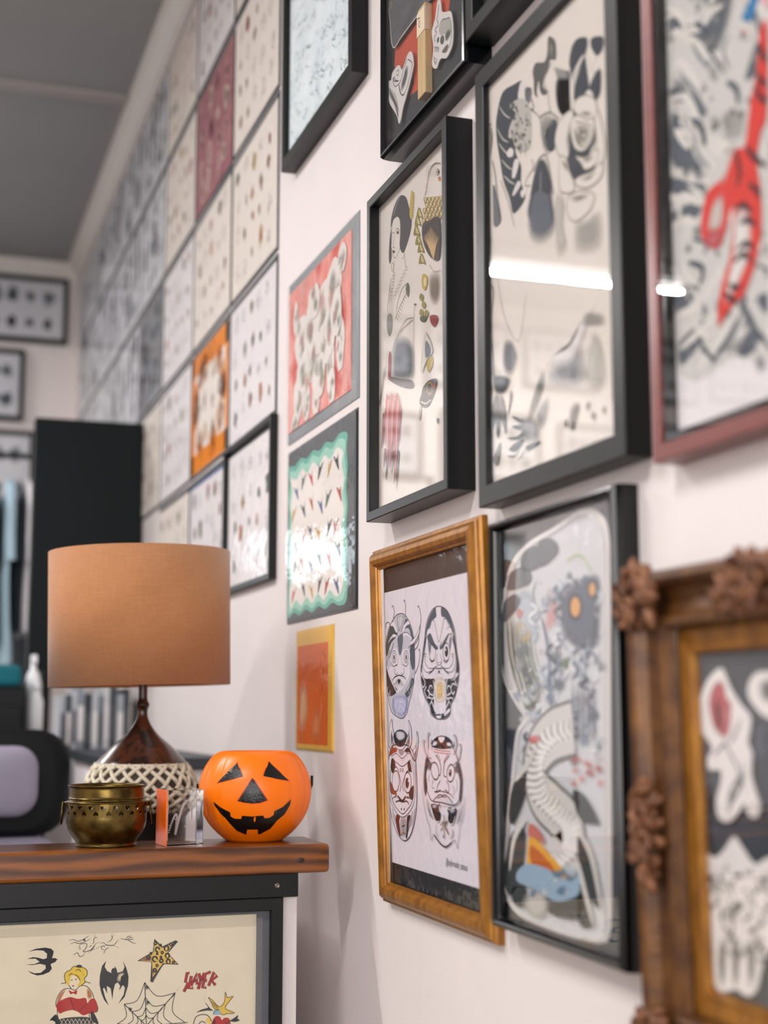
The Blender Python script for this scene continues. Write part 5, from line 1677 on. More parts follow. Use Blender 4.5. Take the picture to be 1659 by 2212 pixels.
colour_sheet('flash sheet with green border and small birds in clear sleeve', 2.222, 2.676, 1.489, 1.826, mat('black_print', (44, 50, 54), 0.5, var=0.3, scale=14), 13, (40, 46, 50), paint_green, (0.004, 0.004, 0.004, 0.004))


def paint_orange(k, R, w, h):
    k.fill([(-w / 2, 0), (-w / 2 + 0.012, 0), (-w / 2 + 0.012, h), (-w / 2, h)], (238, 176, 60), smooth=False)
    k.fill([(-w / 2 + 0.012, 0.012), (w / 2 - 0.03, 0.012), (w / 2 - 0.03, h - 0.03), (-w / 2 + 0.012, h - 0.03)], (226, 106, 30), smooth=False)
    k.soft([(-0.1, 0.12), (-0.05, 0.125), (-0.03, 0.07), (-0.06, 0.03), (-0.1, 0.04)], (236, 178, 130), 0.9, 0.4)
    k.soft([(-0.02, 0.02), (0.05, 0.02), (0.05, 0.07), (0.0, 0.08)], (240, 150, 90), 0.8, 0.3)
    for i in range(9):
        x = -0.085 + i * 0.013
        k.line([(x, 0.125), (x + 0.002, 0.165 + R.uniform(-0.01, 0.01))], 1.4, (160, 62, 24))
    k.line([(0.055, 0.175), (0.075, 0.165), (0.06, 0.14), (0.07, 0.13)], 2.0, (150, 56, 24))
    k.line([(0.06, 0.12), (0.045, 0.095)], 2.0, (150, 56, 24))


colour_sheet('small orange and yellow card in film under the green-bordered sheet', 2.356, 2.6, 1.252, 1.473, mat('yellow_card', (240, 186, 62), 0.6, var=0.08, scale=14), 14, (222, 196, 120), paint_orange, (0.003, 0.003, 0.004, 0.003))

# a hook and a chip in the paint
o = tube('wall_hook', spline([(0.7, 1.640, 1.432), (0.688, 1.640, 1.432), (0.684, 1.640, 1.427), (0.688, 1.640, 1.422), (0.694, 1.640, 1.424)], False, 4), 0.0012, mat('steel_wire', (120, 120, 122), 0.3, metal=1.0), None, 6)
tag(o, 'tiny steel hook in the wall right of the gilt mask frame', 'hook')

# ------------------------------------------------------------------ counter
YC = 2.2
e = thing('counter', 'wooden counter with thick oiled top on white base beside the wall', 'counter', T(-0.45, YC, 0))
ZT = 1.116
top = box('worktop', (-1.6, 0.0, ZT - 0.044), (1.0975, 0.150, ZT), WOOD, e, 0.006)
box('desk_top', (-1.55, 0.150, 1.012), (1.05, 0.72, 1.04), mat('dark_desk', (40, 30, 26), 0.5, var=0.2, scale=8), e, 0.003)
box('upstand', (-1.55, 0.125, 1.04), (1.05, 0.148, ZT - 0.044), BLK, e)
box('base_panel', (-1.55, 0.028, 0), (1.052, 0.046, ZT - 0.044), WALL, e, 0.001)
box('end_panel', (1.034, 0.046, 0), (1.052, 0.66, 1.012), WALL, e, 0.001)
box('end_panel', (1.034, 0.046, 1.012), (1.0519, 0.125, ZT - 0.044), WALL, e)
bar = box('support_rail', (-1.58, 0.006, 1.036), (1.048, 0.028, ZT - 0.044), BLK, e, 0.001)
# knot and screw hole
o = lathe('knot', [(0.0, 0.0006), (0.003, 0.0005), (0.0055, -0.0003)], mat('wood_knot', (36, 18, 10), 0.5), e, 12)
o.matrix_basis = Matrix.Translation((1.05, -0.0002, 1.092)) @ Matrix.Rotation(math.pi / 2, 4, 'X') @ Matrix.Diagonal((1.2, 0.8, 1, 1))
o = lathe('screw', [(0.0, 0.0002), (0.0022, 0.0008), (0.0036, 0.0014), (0.0042, 0.0004)], mat('screw_steel', (120, 112, 104), 0.35, metal=1.0), e, 14)
o.matrix_basis = Matrix.Translation((1.014, 0.0058, 1.054)) @ Matrix.Rotation(math.pi / 2, 4, 'X')

# framed sheet hung on the counter front
FW_, FH_ = 1.05, 0.62
xr = 0.5735
Mf = T(xr - FW_ / 2, YC + 0.028, 1.036 - FH_)
p = Pic('picture_frame', 'black frame with warm paper tattoo flash on the counter front', 0, 0, 0, 0, [(0, 0), (0, 0.024), (0.001, 0.025), (0.018, 0.025), (0.019, 0.024), (0.019, 0.012)], BLK, PAPERC, 0.006, M=Mf, w=FW_, h=FH_, glass=None)
SLIP = mat('grey_slip', (92, 94, 98), 0.7, var=0.1, scale=30)
for lo, hi in (((-FW_ / 2 + 0.018, -0.0125, 0.018), (-FW_ / 2 + 0.038, -0.006, FH_ - 0.018)), ((FW_ / 2 - 0.038, -0.0125, 0.018), (FW_ / 2 - 0.018, -0.006, FH_ - 0.018)), ((-FW_ / 2 + 0.038, -0.0125, 0.018), (FW_ / 2 - 0.038, -0.006, 0.026)), ((-FW_ / 2 + 0.038, -0.0125, FH_ - 0.0245), (FW_ / 2 - 0.038, -0.006, FH_ - 0.018))):
    box('grey_slip', lo, hi, SLIP, p.e)
p.ink.rect = (-FW_ / 2 + 0.0385, FW_ / 2 - 0.0385, 0.0265, FH_ - 0.025)
k = p.ink.use(0, 1980, 5.352)
KB = (34, 38, 42)
YEL, RDD = (222, 190, 60), (172, 34, 34)
# swallow
k.fill([(325, 405), (420, 370), (520, 358), (590, 370), (622, 400), (612, 450), (600, 480), (640, 478), (655, 490), (672, 492), (655, 502), (640, 525), (600, 540), (585, 552), (600, 600), (570, 640), (500, 670), (430, 680), (370, 660), (318, 625), (400, 655), (470, 650), (530, 600), (525, 560), (460, 545), (380, 560), (292, 555), (400, 548), (458, 522), (410, 485), (310, 490), (380, 468), (440, 475), (500, 492), (540, 480), (545, 430), (500, 392), (420, 388)], KB, smooth=False)
# dragon in line
for pts in ([(790, 275), (850, 265), (900, 285), (960, 265), (1000, 240), (1035, 218)], [(810, 320), (860, 298), (910, 310), (985, 290), (1050, 250)], [(900, 350), (930, 380), (920, 330), (970, 310), (1005, 320), (990, 370), (960, 400), (985, 405), (1040, 390), (1080, 350), (1110, 310), (1155, 292)],
            [(1010, 395), (1060, 385), (1100, 330)], [(1155, 315), (1190, 300), (1240, 330), (1310, 330), (1350, 290), (1370, 265)], [(1060, 315), (1085, 300), (1085, 260), (1105, 240), (1130, 245)], [(1105, 240), (1070, 220)], [(1100, 235), (1085, 195)], [(1105, 235), (1100, 190)], [(1240, 300), (1280, 275), (1300, 240), (1285, 210)], [(1300, 240), (1300, 185)], [(1302, 235), (1325, 205)], [(1300, 240), (1275, 230)],
            [(985, 410), (960, 450), (920, 460), (900, 420), (870, 430), (845, 440)], [(870, 430), (880, 405)], [(870, 430), (855, 465)], [(960, 450), (975, 475)], [(1200, 430), (1215, 390), (1240, 365), (1262, 362)], [(1200, 405), (1175, 400)], [(1200, 410), (1190, 440)], [(1205, 410), (1230, 420)], [(1210, 385), (1180, 375), (1175, 345), (1200, 340), (1215, 360)],
            [(1385, 248), (1430, 262), (1480, 270), (1530, 300), (1580, 312)], [(1450, 265), (1480, 232), (1520, 225)], [(1470, 268), (1500, 245), (1540, 240)], [(1480, 270), (1520, 262), (1545, 268)], [(1030, 350), (1050, 340), (1060, 330)]):
    k.line(pts, 1.0, KB, taper=True)
for i in range(16):
    t = i / 15
    x = 1020 + 340 * t
    k.line([(x, 415 - 120 * math.sin(t * 2.2) * 0.8 + 20 * t), (x + 10, 411 - 120 * math.sin(t * 2.2) * 0.8 + 20 * t)], 0.8, KB)
k.oval(975, 270, 14, 12, KB)
# bat
k.fill([(1228, 510), (1180, 570), (1155, 680), (1150, 780), (1170, 880), (1205, 965), (1260, 1032), (1215, 930), (1190, 835), (1205, 820), (1240, 892), (1235, 800), (1280, 830), (1300, 962), (1310, 860), (1330, 780), (1360, 760), (1390, 800), (1375, 858), (1420, 790), (1445, 820), (1430, 900), (1365, 1012), (1440, 930), (1480, 800), (1487, 690), (1460, 590), (1420, 508), (1440, 580), (1420, 630), (1360, 650), (1345, 600), (1328, 572), (1325, 596), (1303, 596), (1285, 625), (1290, 652), (1240, 630), (1210, 580)], KB, smooth=False)
k.soft([(1370, 660), (1430, 640), (1440, 660), (1400, 700), (1390, 760), (1345, 740)], (206, 192, 166), 0.95, 0.4)
# pin-up figure in a cape and red gown
k.line([(705, 775), (770, 770), (830, 840)], 1.0, KB)
k.line([(1045, 770), (980, 760), (900, 850)], 1.0, KB)
SK, SKS = (232, 214, 184), (186, 112, 66)
body = [(800, 830), (720, 850), (660, 940), (645, 1020), (660, 1060), (665, 1140), (680, 1200), (670, 1260), (1060, 1260), (1030, 1150), (1060, 1100), (1120, 1100), (1130, 1040), (1090, 960), (1070, 890), (1010, 810), (930, 800), (870, 850)]
k.fill(body, SK)
k.soft([(720, 850), (770, 830), (720, 930), (670, 1030), (650, 1010), (670, 920)], SKS, 0.9, 0.35)
k.soft([(1010, 815), (1060, 880), (1070, 940), (1020, 960), (1000, 880)], SKS, 0.9, 0.35)
k.soft([(690, 1020), (800, 1000), (800, 1060), (700, 1060)], SKS, 0.6, 0.3)
k.line(body, 1.0, KB, closed=True)
k.fill([(660, 1000), (720, 960), (810, 930), (900, 950), (990, 940), (1010, 1000), (1040, 960), (1095, 950), (1130, 1040), (1110, 1105), (1030, 1120), (960, 1140), (900, 1100), (830, 1080), (740, 1100), (690, 1120), (655, 1060)], RDD)
k.line([(810, 930), (830, 1000), (860, 1080)], 1.0, (90, 14, 18))
k.line([(1010, 1000), (960, 1050), (905, 1100)], 1.0, (90, 14, 18))
k.fill([(680, 1190), (860, 1160), (1040, 1170), (1060, 1260), (670, 1260)], (44, 46, 50))
for i in range(9):
    k.line([(690 + i * 45, 1180), (740 + i * 45, 1260)], 0.7, (206, 196, 176))
    k.line([(740 + i * 45, 1180), (690 + i * 45, 1260)], 0.7, (206, 196, 176))
k.fill([(575, 1200), (650, 1130), (680, 1240), (610, 1200)], KB)
k.fill([(1050, 1100), (1090, 1120), (1140, 1240), (1060, 1200)], KB)
k.fill([(805, 700), (850, 680), (905, 700), (910, 790), (880, 830), (840, 835), (815, 800), (800, 750)], SK)
k.fill([(760, 765), (745, 690), (765, 640), (815, 615), (850, 575), (905, 585), (960, 588), (1005, 620), (1005, 680), (975, 715), (985, 755), (940, 795), (895, 795), (925, 745), (890, 705), (850, 675), (815, 705), (798, 790)], YEL)
k.line([(760, 765), (745, 690), (765, 640), (815, 615), (850, 575), (905, 585), (960, 588), (1005, 620), (1005, 680), (975, 715), (985, 755), (940, 795)], 1.0, KB)
k.oval(915, 572, 34, 16, KB)
for pts in ([(790, 690), (820, 660), (845, 670)], [(870, 630), (910, 610), (940, 640)], [(850, 665), (900, 690), (930, 750)], [(950, 650), (975, 690)]):
    k.line(pts, 1.6, (120, 92, 20), taper=True)
k.oval(845, 800, 14, 7, (120, 40, 40))
k.line([(820, 735), (838, 730)], 1.2, KB)
k.line([(865, 728), (890, 722)], 1.2, KB)
k.fill([(795, 850), (840, 870), (890, 850), (880, 900), (848, 885), (815, 895)], RDD)
# web
k.use(270, 1980, 5.352)
C0 = (248, 1262)
sp = [(228, 760), (580, 880), (700, 1225), (-10, 1010), (-90, 1240)]
for s_ in sp:
    k.line([C0, s_], 1.2, KB)
k.line([(580, 880), (640, 800)], 1.0, KB, taper=True)
k.line([(700, 1225), (725, 1222)], 1.0, KB)
ring = [(-90, 1240), (-10, 1010), (228, 760), (580, 880), (690, 1220)]
for f_ in (1.0, 0.66, 0.42, 0.25):
    for i in range(4):
        a = Vector(ring[i]) - Vector(C0)
        b = Vector(ring[i + 1]) - Vector(C0)
        A, B_ = Vector(C0) + a * f_, Vector(C0) + b * f_
        mid = (A + B_) / 2
        mid = mid + (Vector(C0) - mid) * 0.22
        k.line([tuple(A), tuple(mid), tuple(B_)], 1.0, KB)
k.soft([(228, 780), (290, 820), (240, 850)], KB, 0.9, 0.2)
k.soft([(560, 885), (590, 890), (520, 960)], KB, 0.9, 0.2)
k.soft([(30, 1040), (90, 1060), (60, 1110)], KB, 0.9, 0.2)
k.soft([(240, 960), (300, 990), (245, 1030)], KB, 0.8, 0.2)
k.soft([(420, 1050), (440, 1060), (380, 1120)], KB, 0.8, 0.2)
# leopard star
k.fill([(340, 255), (430, 345), (580, 275), (615, 285), (500, 425), (622, 555), (455, 548), (322, 762), (293, 750), (305, 530), (140, 512), (322, 405)], KB, smooth=False)
k.fill([(460, 556), (440, 560), (330, 735), (322, 752), (450, 560)], (226, 214, 190), smooth=False)
k.fill([(150, 512), (300, 512), (302, 526)], (226, 214, 190), smooth=False)
k.fill([(606, 295), (500, 420), (515, 440), (612, 300)], (226, 214, 190), smooth=False)
k.fill([(344, 285), (430, 362), (560, 300), (490, 425), (600, 545), (440, 538), (318, 700), (314, 520), (180, 502), (332, 410)], (218, 182, 84), smooth=False)
k.soft([(170, 505), (300, 440), (310, 520)], (150, 84, 40), 0.9, 0.3)
k.soft([(316, 600), (350, 600), (320, 690)], (176, 90, 40), 0.9, 0.3)
for x, y, r in ((375, 380, 22), (480, 365, 24), (345, 490, 26), (430, 415, 12), (490, 450, 22), (500, 515, 20), (420, 510, 18), (270, 470, 18), (370, 565, 12), (345, 620, 16), (560, 530, 12), (415, 468, 9), (530, 320, 14), (350, 310, 14), (300, 425, 10), (372, 430, 8), (410, 330, 10)):
    k.ring(x, y, r, r * 1.1, 2.6 if r > 15 else 2.0, KB)
for x, y, r in ((382, 384, 13), (470, 370, 13), (352, 495, 14), (482, 452, 12), (495, 518, 11)):
    k.oval(x + 7, y + 9, r, r, (218, 182, 84))
# band lettering
LET = [[(745, 655), (718, 650), (698, 755), (728, 770), (680, 868)], [(768, 685), (735, 830), (788, 822)], [(762, 800), (832, 655), (832, 785)], [(790, 745), (832, 738)], [(852, 655), (876, 735)], [(920, 650), (876, 735), (845, 838)], [(992, 638), (930, 662), (895, 822), (940, 818)], [(918, 740), (948, 735)], [(965, 800), (1030, 640), (1062, 690), (1002, 738), (1046, 792)]]
for L_ in LET:
    k.line(L_, 4.6, (52, 12, 16), smooth=False)
for L_ in LET:
    k.line(L_, 3.0, (176, 30, 34), smooth=False)
# bird, ribbon, heart, arrow
k.fill([(928, 900), (916, 970), (945, 1010), (985, 1060), (1020, 1085), (940, 1085), (880, 1095), (825, 1105), (890, 1072), (960, 1050), (935, 1010), (915, 960)], KB)
k.fill([(962, 932), (1010, 965), (1050, 1010), (1100, 1040), (1150, 980), (1160, 872), (1185, 935), (1250, 920), (1200, 985), (1160, 1060), (1200, 1085), (1268, 1112), (1180, 1120), (1140, 1135), (1105, 1120), (1080, 1080), (1030, 1060), (1000, 1000)], (222, 186, 70))
k.line([(962, 932), (1010, 965), (1050, 1010), (1100, 1040), (1150, 980), (1160, 872), (1185, 935), (1250, 920), (1200, 985), (1160, 1060), (1268, 1112), (1180, 1120), (1140, 1135), (1105, 1120), (1080, 1080), (1030, 1060), (1000, 1000), (962, 932)], 0.9, KB)
for i in range(5):
    k.line([(990 + i * 15, 970 + i * 10), (1020 + i * 16, 1040 + i * 8)], 0.8, (120, 92, 30))
k.fill([(1030, 1090), (1080, 1075), (1105, 1100), (1090, 1130), (1045, 1132), (1020, 1130)], (140, 176, 196))
k.line([(1020, 1130), (1040, 1085), (1090, 1078)], 0.9, KB)
k.fill([(1030, 1170), (1060, 1148), (1100, 1160), (1118, 1195), (1150, 1170), (1195, 1172), (1215, 1205), (1200, 1260), (1010, 1260), (1010, 1210)], (176, 30, 36))
k.soft([(1015, 1200), (1050, 1180), (1040, 1260), (1010, 1260)], (60, 10, 14), 0.9, 0.3)
k.line([(1160, 1240), (1240, 1192)], 1.6, KB)
k.fill([(1225, 1195), (1270, 1165), (1308, 1138), (1300, 1180), (1328, 1195), (1280, 1215), (1230, 1210)], KB)
k.fill([(930, 1200), (970, 1150), (1000, 1200), (990, 1250), (960, 1230)], (228, 200, 96))
k.line([(790, 1240), (820, 1160), (890, 1130), (960, 1145), (1000, 1210)], 1.1, KB)
k.line([(850, 1240), (890, 1210), (930, 1230)], 1.1, KB)
p.done()
box('glass', (-FW_ / 2 + 0.03, -0.0145, 0.03), (FW_ / 2 - 0.03, -0.0135, FH_ - 0.03), GLASS, p.e)

# ------------------------------------------------------------------ pumpkin bucket
PX, PY = 0.5500, 2.303
ORG = mat('orange_plastic', (255, 122, 0), 0.36, var=0.04, scale=12, sss=0.06)
BPL = mat('black_face_paint', (8, 10, 12), 0.25, bump=0.3, bscale=500)
e = thing('pumpkin_bucket', 'orange plastic jack-o-lantern bucket with black face on the counter', 'bucket', T(PX, PY, ZT))
PROF = [(0.0, 0.0), (0.040, 0.0), (0.0465, 0.0012), (0.052, 0.005), (0.064, 0.0155), (0.0765, 0.030), (0.0855, 0.047), (0.0905, 0.066), (0.0915, 0.080), (0.0895, 0.097), (0.0835, 0.114), (0.0745, 0.1285), (0.0655, 0.1375), (0.0575, 0.1415), (0.0535, 0.1425), (0.0515, 0.141), (0.051, 0.138), (0.064, 0.130), (0.078, 0.105), (0.082, 0.078), (0.074, 0.040), (0.045, 0.010), (0.0, 0.006)]
PROFS = [(v.x, v.y) for v in spline([(a, b, 0) for a, b in PROF], False, 3)]
FACE = math.atan2(-PY, -PX)


def pr(z):
    lo = PROF[1:15]
    for i in range(len(lo) - 1):
        if lo[i][1] <= z <= lo[i + 1][1]:
            t = (z - lo[i][1]) / max(1e-6, lo[i + 1][1] - lo[i][1])
            return lo[i][0] + t * (lo[i + 1][0] - lo[i][0])
    return lo[-1][0]


def rib(a, z):
    g = 0.0
    d = (a - FACE + math.pi) % (2 * math.pi) - math.pi
    for c_, wd, am in ((0.0, 0.014, 0.012), (0.70, 0.05, 0.012), (-0.72, 0.05, 0.022), (1.15, 0.07, 0.025), (-1.12, 0.06, 0.028), (1.75, 0.09, 0.03), (-1.75, 0.09, 0.03), (2.4, 0.09, 0.03), (-2.4, 0.09, 0.03), (3.14, 0.09, 0.03)):
        g += am * math.exp(-((d - c_) / wd) ** 2)
    k_ = max(0.0, min(1.0, (z - 0.01) / 0.04)) * max(0.25, min(1.0, (0.15 - z) / 0.03))
    return 1 - g * k_


body = lathe('body', PROFS, ORG, e, 144, True, fn=lambda r, z, a: r * rib(a, z))
SP = 0.000772


def patch(name, pts, off, m, parent, step=0.0045, edge=True):
    """flat outline in metres (u right, z up from the base) bent on to the bucket"""
    from mathutils.geometry import delaunay_2d_cdt
    n = len(pts)
    dense = []
    for i in range(n):
        a, b = Vector(pts[i]), Vector(pts[(i + 1) % n])
        m_ = max(1, int((b - a).length / step))
        for j in range(m_):
            dense.append(a + (b - a) * j / m_)
    nb = len(dense)
    xs, zs = [q_.x for q_ in dense], [q_.y for q_ in dense]
    grid = []
    x = min(xs) + step / 2
    while x < max(xs):
        z = min(zs) + step / 2
        while z < max(zs):
            grid.append(Vector((x, z)))
            z += step
        x += step
    vo, eo, fo, _, _, _ = delaunay_2d_cdt(dense + grid, [(i, (i + 1) % nb) for i in range(nb)], [list(range(nb))], 1, 1e-6)
    v = []
    for q_ in vo:
        z = q_.y
        r = pr(z)
        a = FACE + math.asin(max(-0.98, min(0.98, q_.x / r)))
        rr = r * rib(a, z) + off
        v.append((rr * math.cos(a), rr * math.sin(a), z))
    return mesh_obj(name, v, [tuple(f_) for f_ in fo], m, parent, True)


def pk(x, y):
    return ((420 + x / 5.184 - 552.5) * SP, (1813.5 - (1600 + y / 5.184)) * SP * 0.97)


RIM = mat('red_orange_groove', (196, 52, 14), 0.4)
SHAPES = [('eye', [(495, 235), (560, 378), (285, 452)]), ('eye', [(830, 225), (1040, 430), (770, 375)]), ('nose', [(660, 395), (812, 632), (740, 658), (660, 665), (580, 655), (512, 640)]),
          ('mouth', [(250, 655), (300, 700), (430, 765), (435, 810), (480, 835), (545, 835), (555, 800), (665, 808), (775, 798), (790, 830), (840, 825), (885, 795), (890, 755), (980, 710), (1070, 632), (1060, 690), (1000, 790), (920, 860), (850, 950), (740, 1010), (722, 1005), (720, 955), (610, 955), (600, 1015), (500, 970), (420, 880), (380, 830), (310, 770), (265, 700)])]
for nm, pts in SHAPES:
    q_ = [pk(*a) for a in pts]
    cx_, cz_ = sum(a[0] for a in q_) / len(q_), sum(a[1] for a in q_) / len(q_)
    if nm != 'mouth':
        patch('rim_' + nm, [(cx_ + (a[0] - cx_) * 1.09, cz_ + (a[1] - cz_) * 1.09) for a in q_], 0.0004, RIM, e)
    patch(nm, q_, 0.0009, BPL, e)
# carrying strap hanging behind
hp = []
for i in range(21):
    t = math.pi * i / 20
    a = FACE + math.pi / 2 + 0.12 + t * 0.94
    z = 0.088 - 0.05 * math.sin(t)
    hp.append(((pr(z) + 0.003) * math.cos(a), (pr(z) + 0.003) * math.sin(a), z))
hp = [(hp[0][0], hp[0][1], 0.102), (hp[0][0], hp[0][1], 0.095)] + hp
tube('handle', hp, 0.0022, BPL, e, 6)

# ------------------------------------------------------------------ brass pot
BX, BY = 0.3085, 2.283
BRASS = mat('aged_brass', (112, 92, 46), 0.3, metal=0.92, rgb2=(66, 52, 24), scale=42, bump=0.08, bscale=60)
e = thing('brass_pot', 'small pierced brass pot with ring handles on the counter', 'pot', T(BX, BY, ZT))
lathe('body', [(v.x, v.y) for v in spline([(0.0, 0.002, 0), (0.040, 0.002, 0), (0.0455, 0.0, 0), (0.0475, 0.0015, 0), (0.0465, 0.0045, 0), (0.0475, 0.008, 0), (0.0535, 0.0165, 0), (0.0590, 0.026, 0), (0.0615, 0.036, 0), (0.0618, 0.046, 0), (0.0605, 0.0462, 0), (0.060, 0.036, 0), (0.056, 0.024, 0), (0.044, 0.008, 0), (0.0, 0.006, 0)], False, 3)], BRASS, e, 64)
lathe('collar', [(v.x, v.y) for v in spline([(0.0610, 0.0660, 0), (0.0625, 0.0672, 0), (0.0612, 0.0690, 0), (0.0585, 0.0700, 0), (0.0582, 0.0718, 0), (0.0592, 0.0732, 0), (0.0578, 0.0752, 0), (0.0572, 0.084, 0), (0.0574, 0.090, 0), (0.0605, 0.0918, 0), (0.0605, 0.0930, 0), (0.0575, 0.0926, 0), (0.0560, 0.088, 0), (0.0560, 0.070, 0), (0.0600, 0.0660, 0)], False, 3)], BRASS, e, 64)
# pierced band: a row of hearts and a row of upturned hearts, really cut out


def heart(cx, cz, s, up=1, n=16):
    pts = []
    for i in range(n):
        t = 2 * math.pi * i / n
        x = 16 * math.sin(t) ** 3
        y = 13 * math.cos(t) - 5 * math.cos(2 * t) - 2 * math.cos(3 * t) - math.cos(4 * t)
        pts.append(Vector((cx + s * x / 17, cz + up * s * y / 17)))
    return pts


def pierced_band():
    from mathutils.geometry import delaunay_2d_cdt
    nt_ = 20
    r0, zb0, zb1 = 0.0618, 0.046, 0.0665
    tw = 2 * math.pi * r0 / nt_
    hh = zb1 - zb0
    P, E_ = [], []
    fr = [Vector((0, 0)), Vector((tw * 0.25, 0)), Vector((tw * 0.5, 0)), Vector((tw * 0.75, 0)), Vector((tw, 0)), Vector((tw, hh / 2)), Vector((tw, hh)), Vector((tw * 0.75, hh)), Vector((tw * 0.5, hh)), Vector((tw * 0.25, hh)), Vector((0, hh)), Vector((0, hh / 2))]
    P += fr
    E_ += [(i, (i + 1) % 12) for i in range(12)]
    holes = [heart(tw * 0.29, hh * 0.70, 0.0044, 1), heart(tw * 0.73, hh * 0.30, 0.0044, -1)]
    for hl in holes:
        b = len(P)
        P += hl
        E_ += [(b + i, b + (i + 1) % len(hl)) for i in range(len(hl))]
    vo, eo, fo, _, _, _ = delaunay_2d_cdt(P, E_, [], 1, 1e-7)

    def inside(pt, poly):
        c_ = False
        j = len(poly) - 1
        for i in range(len(poly)):
            if (poly[i].y > pt.y) != (poly[j].y > pt.y) and pt.x < (poly[j].x - poly[i].x) * (pt.y - poly[i].y) / (poly[j].y - poly[i].y) + poly[i].x:
                c_ = not c_
            j = i
        return c_
    keep = []
    for f_ in fo:
        c_ = sum((vo[i] for i in f_), Vector((0, 0))) / len(f_)
        if not any(inside(c_, hl) for hl in holes):
            keep.append(f_)
    v, f = [], []
    for t in range(nt_):
        b = len(v)
        for q_ in vo:
            a = (q_.x + t * tw) / r0
            rr = r0 - 0.0006 * (q_.y / hh)
            v.append((rr * math.cos(a), rr * math.sin(a), zb0 + q_.y))
        f += [tuple(b + i for i in k_) for k_ in keep]
    o = mesh_obj('pierced_band', v, f, BRASS, e, False)
    bm = bmesh.new()
    bm.from_mesh(o.data)
    bmesh.ops.remove_doubles(bm, verts=bm.verts[:], dist=1e-6)
    bm.to_mesh(o.data)
    bm.free()
    md = o.modifiers.new('thickness', 'SOLIDIFY')
    md.thickness = 0.0012
    md.offset = -1


pierced_band()
for s in (-1, 1):
    a = math.radians(0 if s > 0 else 180) - 0.18
    ca, sa = math.cos(a), math.sin(a)
    lug = lathe('lug', [(0.0, 0.006), (0.003, 0.0055), (0.004, 0.002), (0.005, 0.0)], BRASS, e, 12)
    lug.matrix_basis = Matrix.Translation((0.061 * ca, 0.061 * sa, 0.064)) @ Matrix.Rotation(a, 4, 'Z') @ Matrix.Rotation(math.pi / 2, 4, 'Y')
    pts = []
    for i in range(24):
        t = 2 * math.pi * i / 24
        lx, lz = 0.0115 * math.sin(t), 0.05 + 0.0165 * math.cos(t)
        off = 0.0665 + 0.0012 * (1 - math.cos(t))
        pts.append((off * ca - lx * sa, off * sa + lx * ca, lz))
    tube('ring_handle', pts, 0.0016, BRASS, e, 8, closed=True)

# ------------------------------------------------------------------ crystal block with engraved dragon
gm = bpy.data.materials.new('crystal_glass')
gm.use_nodes = True
nt = gm.node_tree
bs = nt.nodes['Principled BSDF']
bs.inputs['Base Color'].default_value = (1, 0.985, 0.985, 1)
bs.inputs['Roughness'].default_value = 0.0
bs.inputs['IOR'].default_value = 1.5
bs.inputs['Transmission Weight'].default_value = 1.0
e = thing('crystal_block', 'clear crystal block with engraved dragon between brass pot and pumpkin', 'ornament', T(0.4205, 2.262, ZT, math.radians(7)))
box('block', (-0.029, -0.027, 0.0), (0.029, 0.027, 0.0855), gm, e, 0.0008)
box('painted_refraction', (-0.0312, -0.0268, 0.0004), (-0.0294, 0.0268, 0.0855), mat('refraction_orange', (255, 108, 8), 0.12, coat=0.3), e, 0.0004)  # added panel; its colour stands for the pumpkin's orange refracted in the glass
dp = []
for i in range(40):
    t = i / 39
    dp.append((-0.021 + 0.034 * t + 0.006 * math.sin(t * 9), 0.004 * math.sin(t * 7), 0.022 + 0.02 * math.sin(t * 10.5) + 0.034 * t))
ENG = mat('engraved_frost', (235, 228, 228), 0.9)
d = tube('engraving', dp, [0.0009 + 0.0014 * math.sin(math.pi * min(1, (i + 3) / 42)) for i in range(40)], ENG, e, 6)
bmx = bmesh.new()
bmx.from_mesh(d.data)
for (x, z, ang) in ((-0.021, 0.022, 2.6), (-0.02, 0.02, 3.4), (-0.018, 0.026, 2.0), (-0.008, 0.036, 2.2), (0.004, 0.03, -1.0), (0.0, 0.046, 1.6), (0.012, 0.06, 0.6), (0.01, 0.056, 1.5)):
    v, f = tube_data([(x, 0, z), (x + 0.005 * math.cos(ang), 0.001, z + 0.005 * math.sin(ang)), (x + 0.008 * math.cos(ang + 0.5), 0, z + 0.008 * math.sin(ang + 0.5))], [0.0009, 0.0007, 0.0003], 5)
    bv = [bmx.verts.new(q_) for q_ in v]
    for q_ in f:
        bmx.faces.new([bv[t] for t in q_])
bmx.to_mesh(d.data)
bmx.free()

# ------------------------------------------------------------------ table lamp
LX, LY = 0.4085, 2.585
e = thing('table_lamp', 'table lamp with brown drum shade and woven base behind the counter ledge', 'lamp', T(LX, LY, ZT))


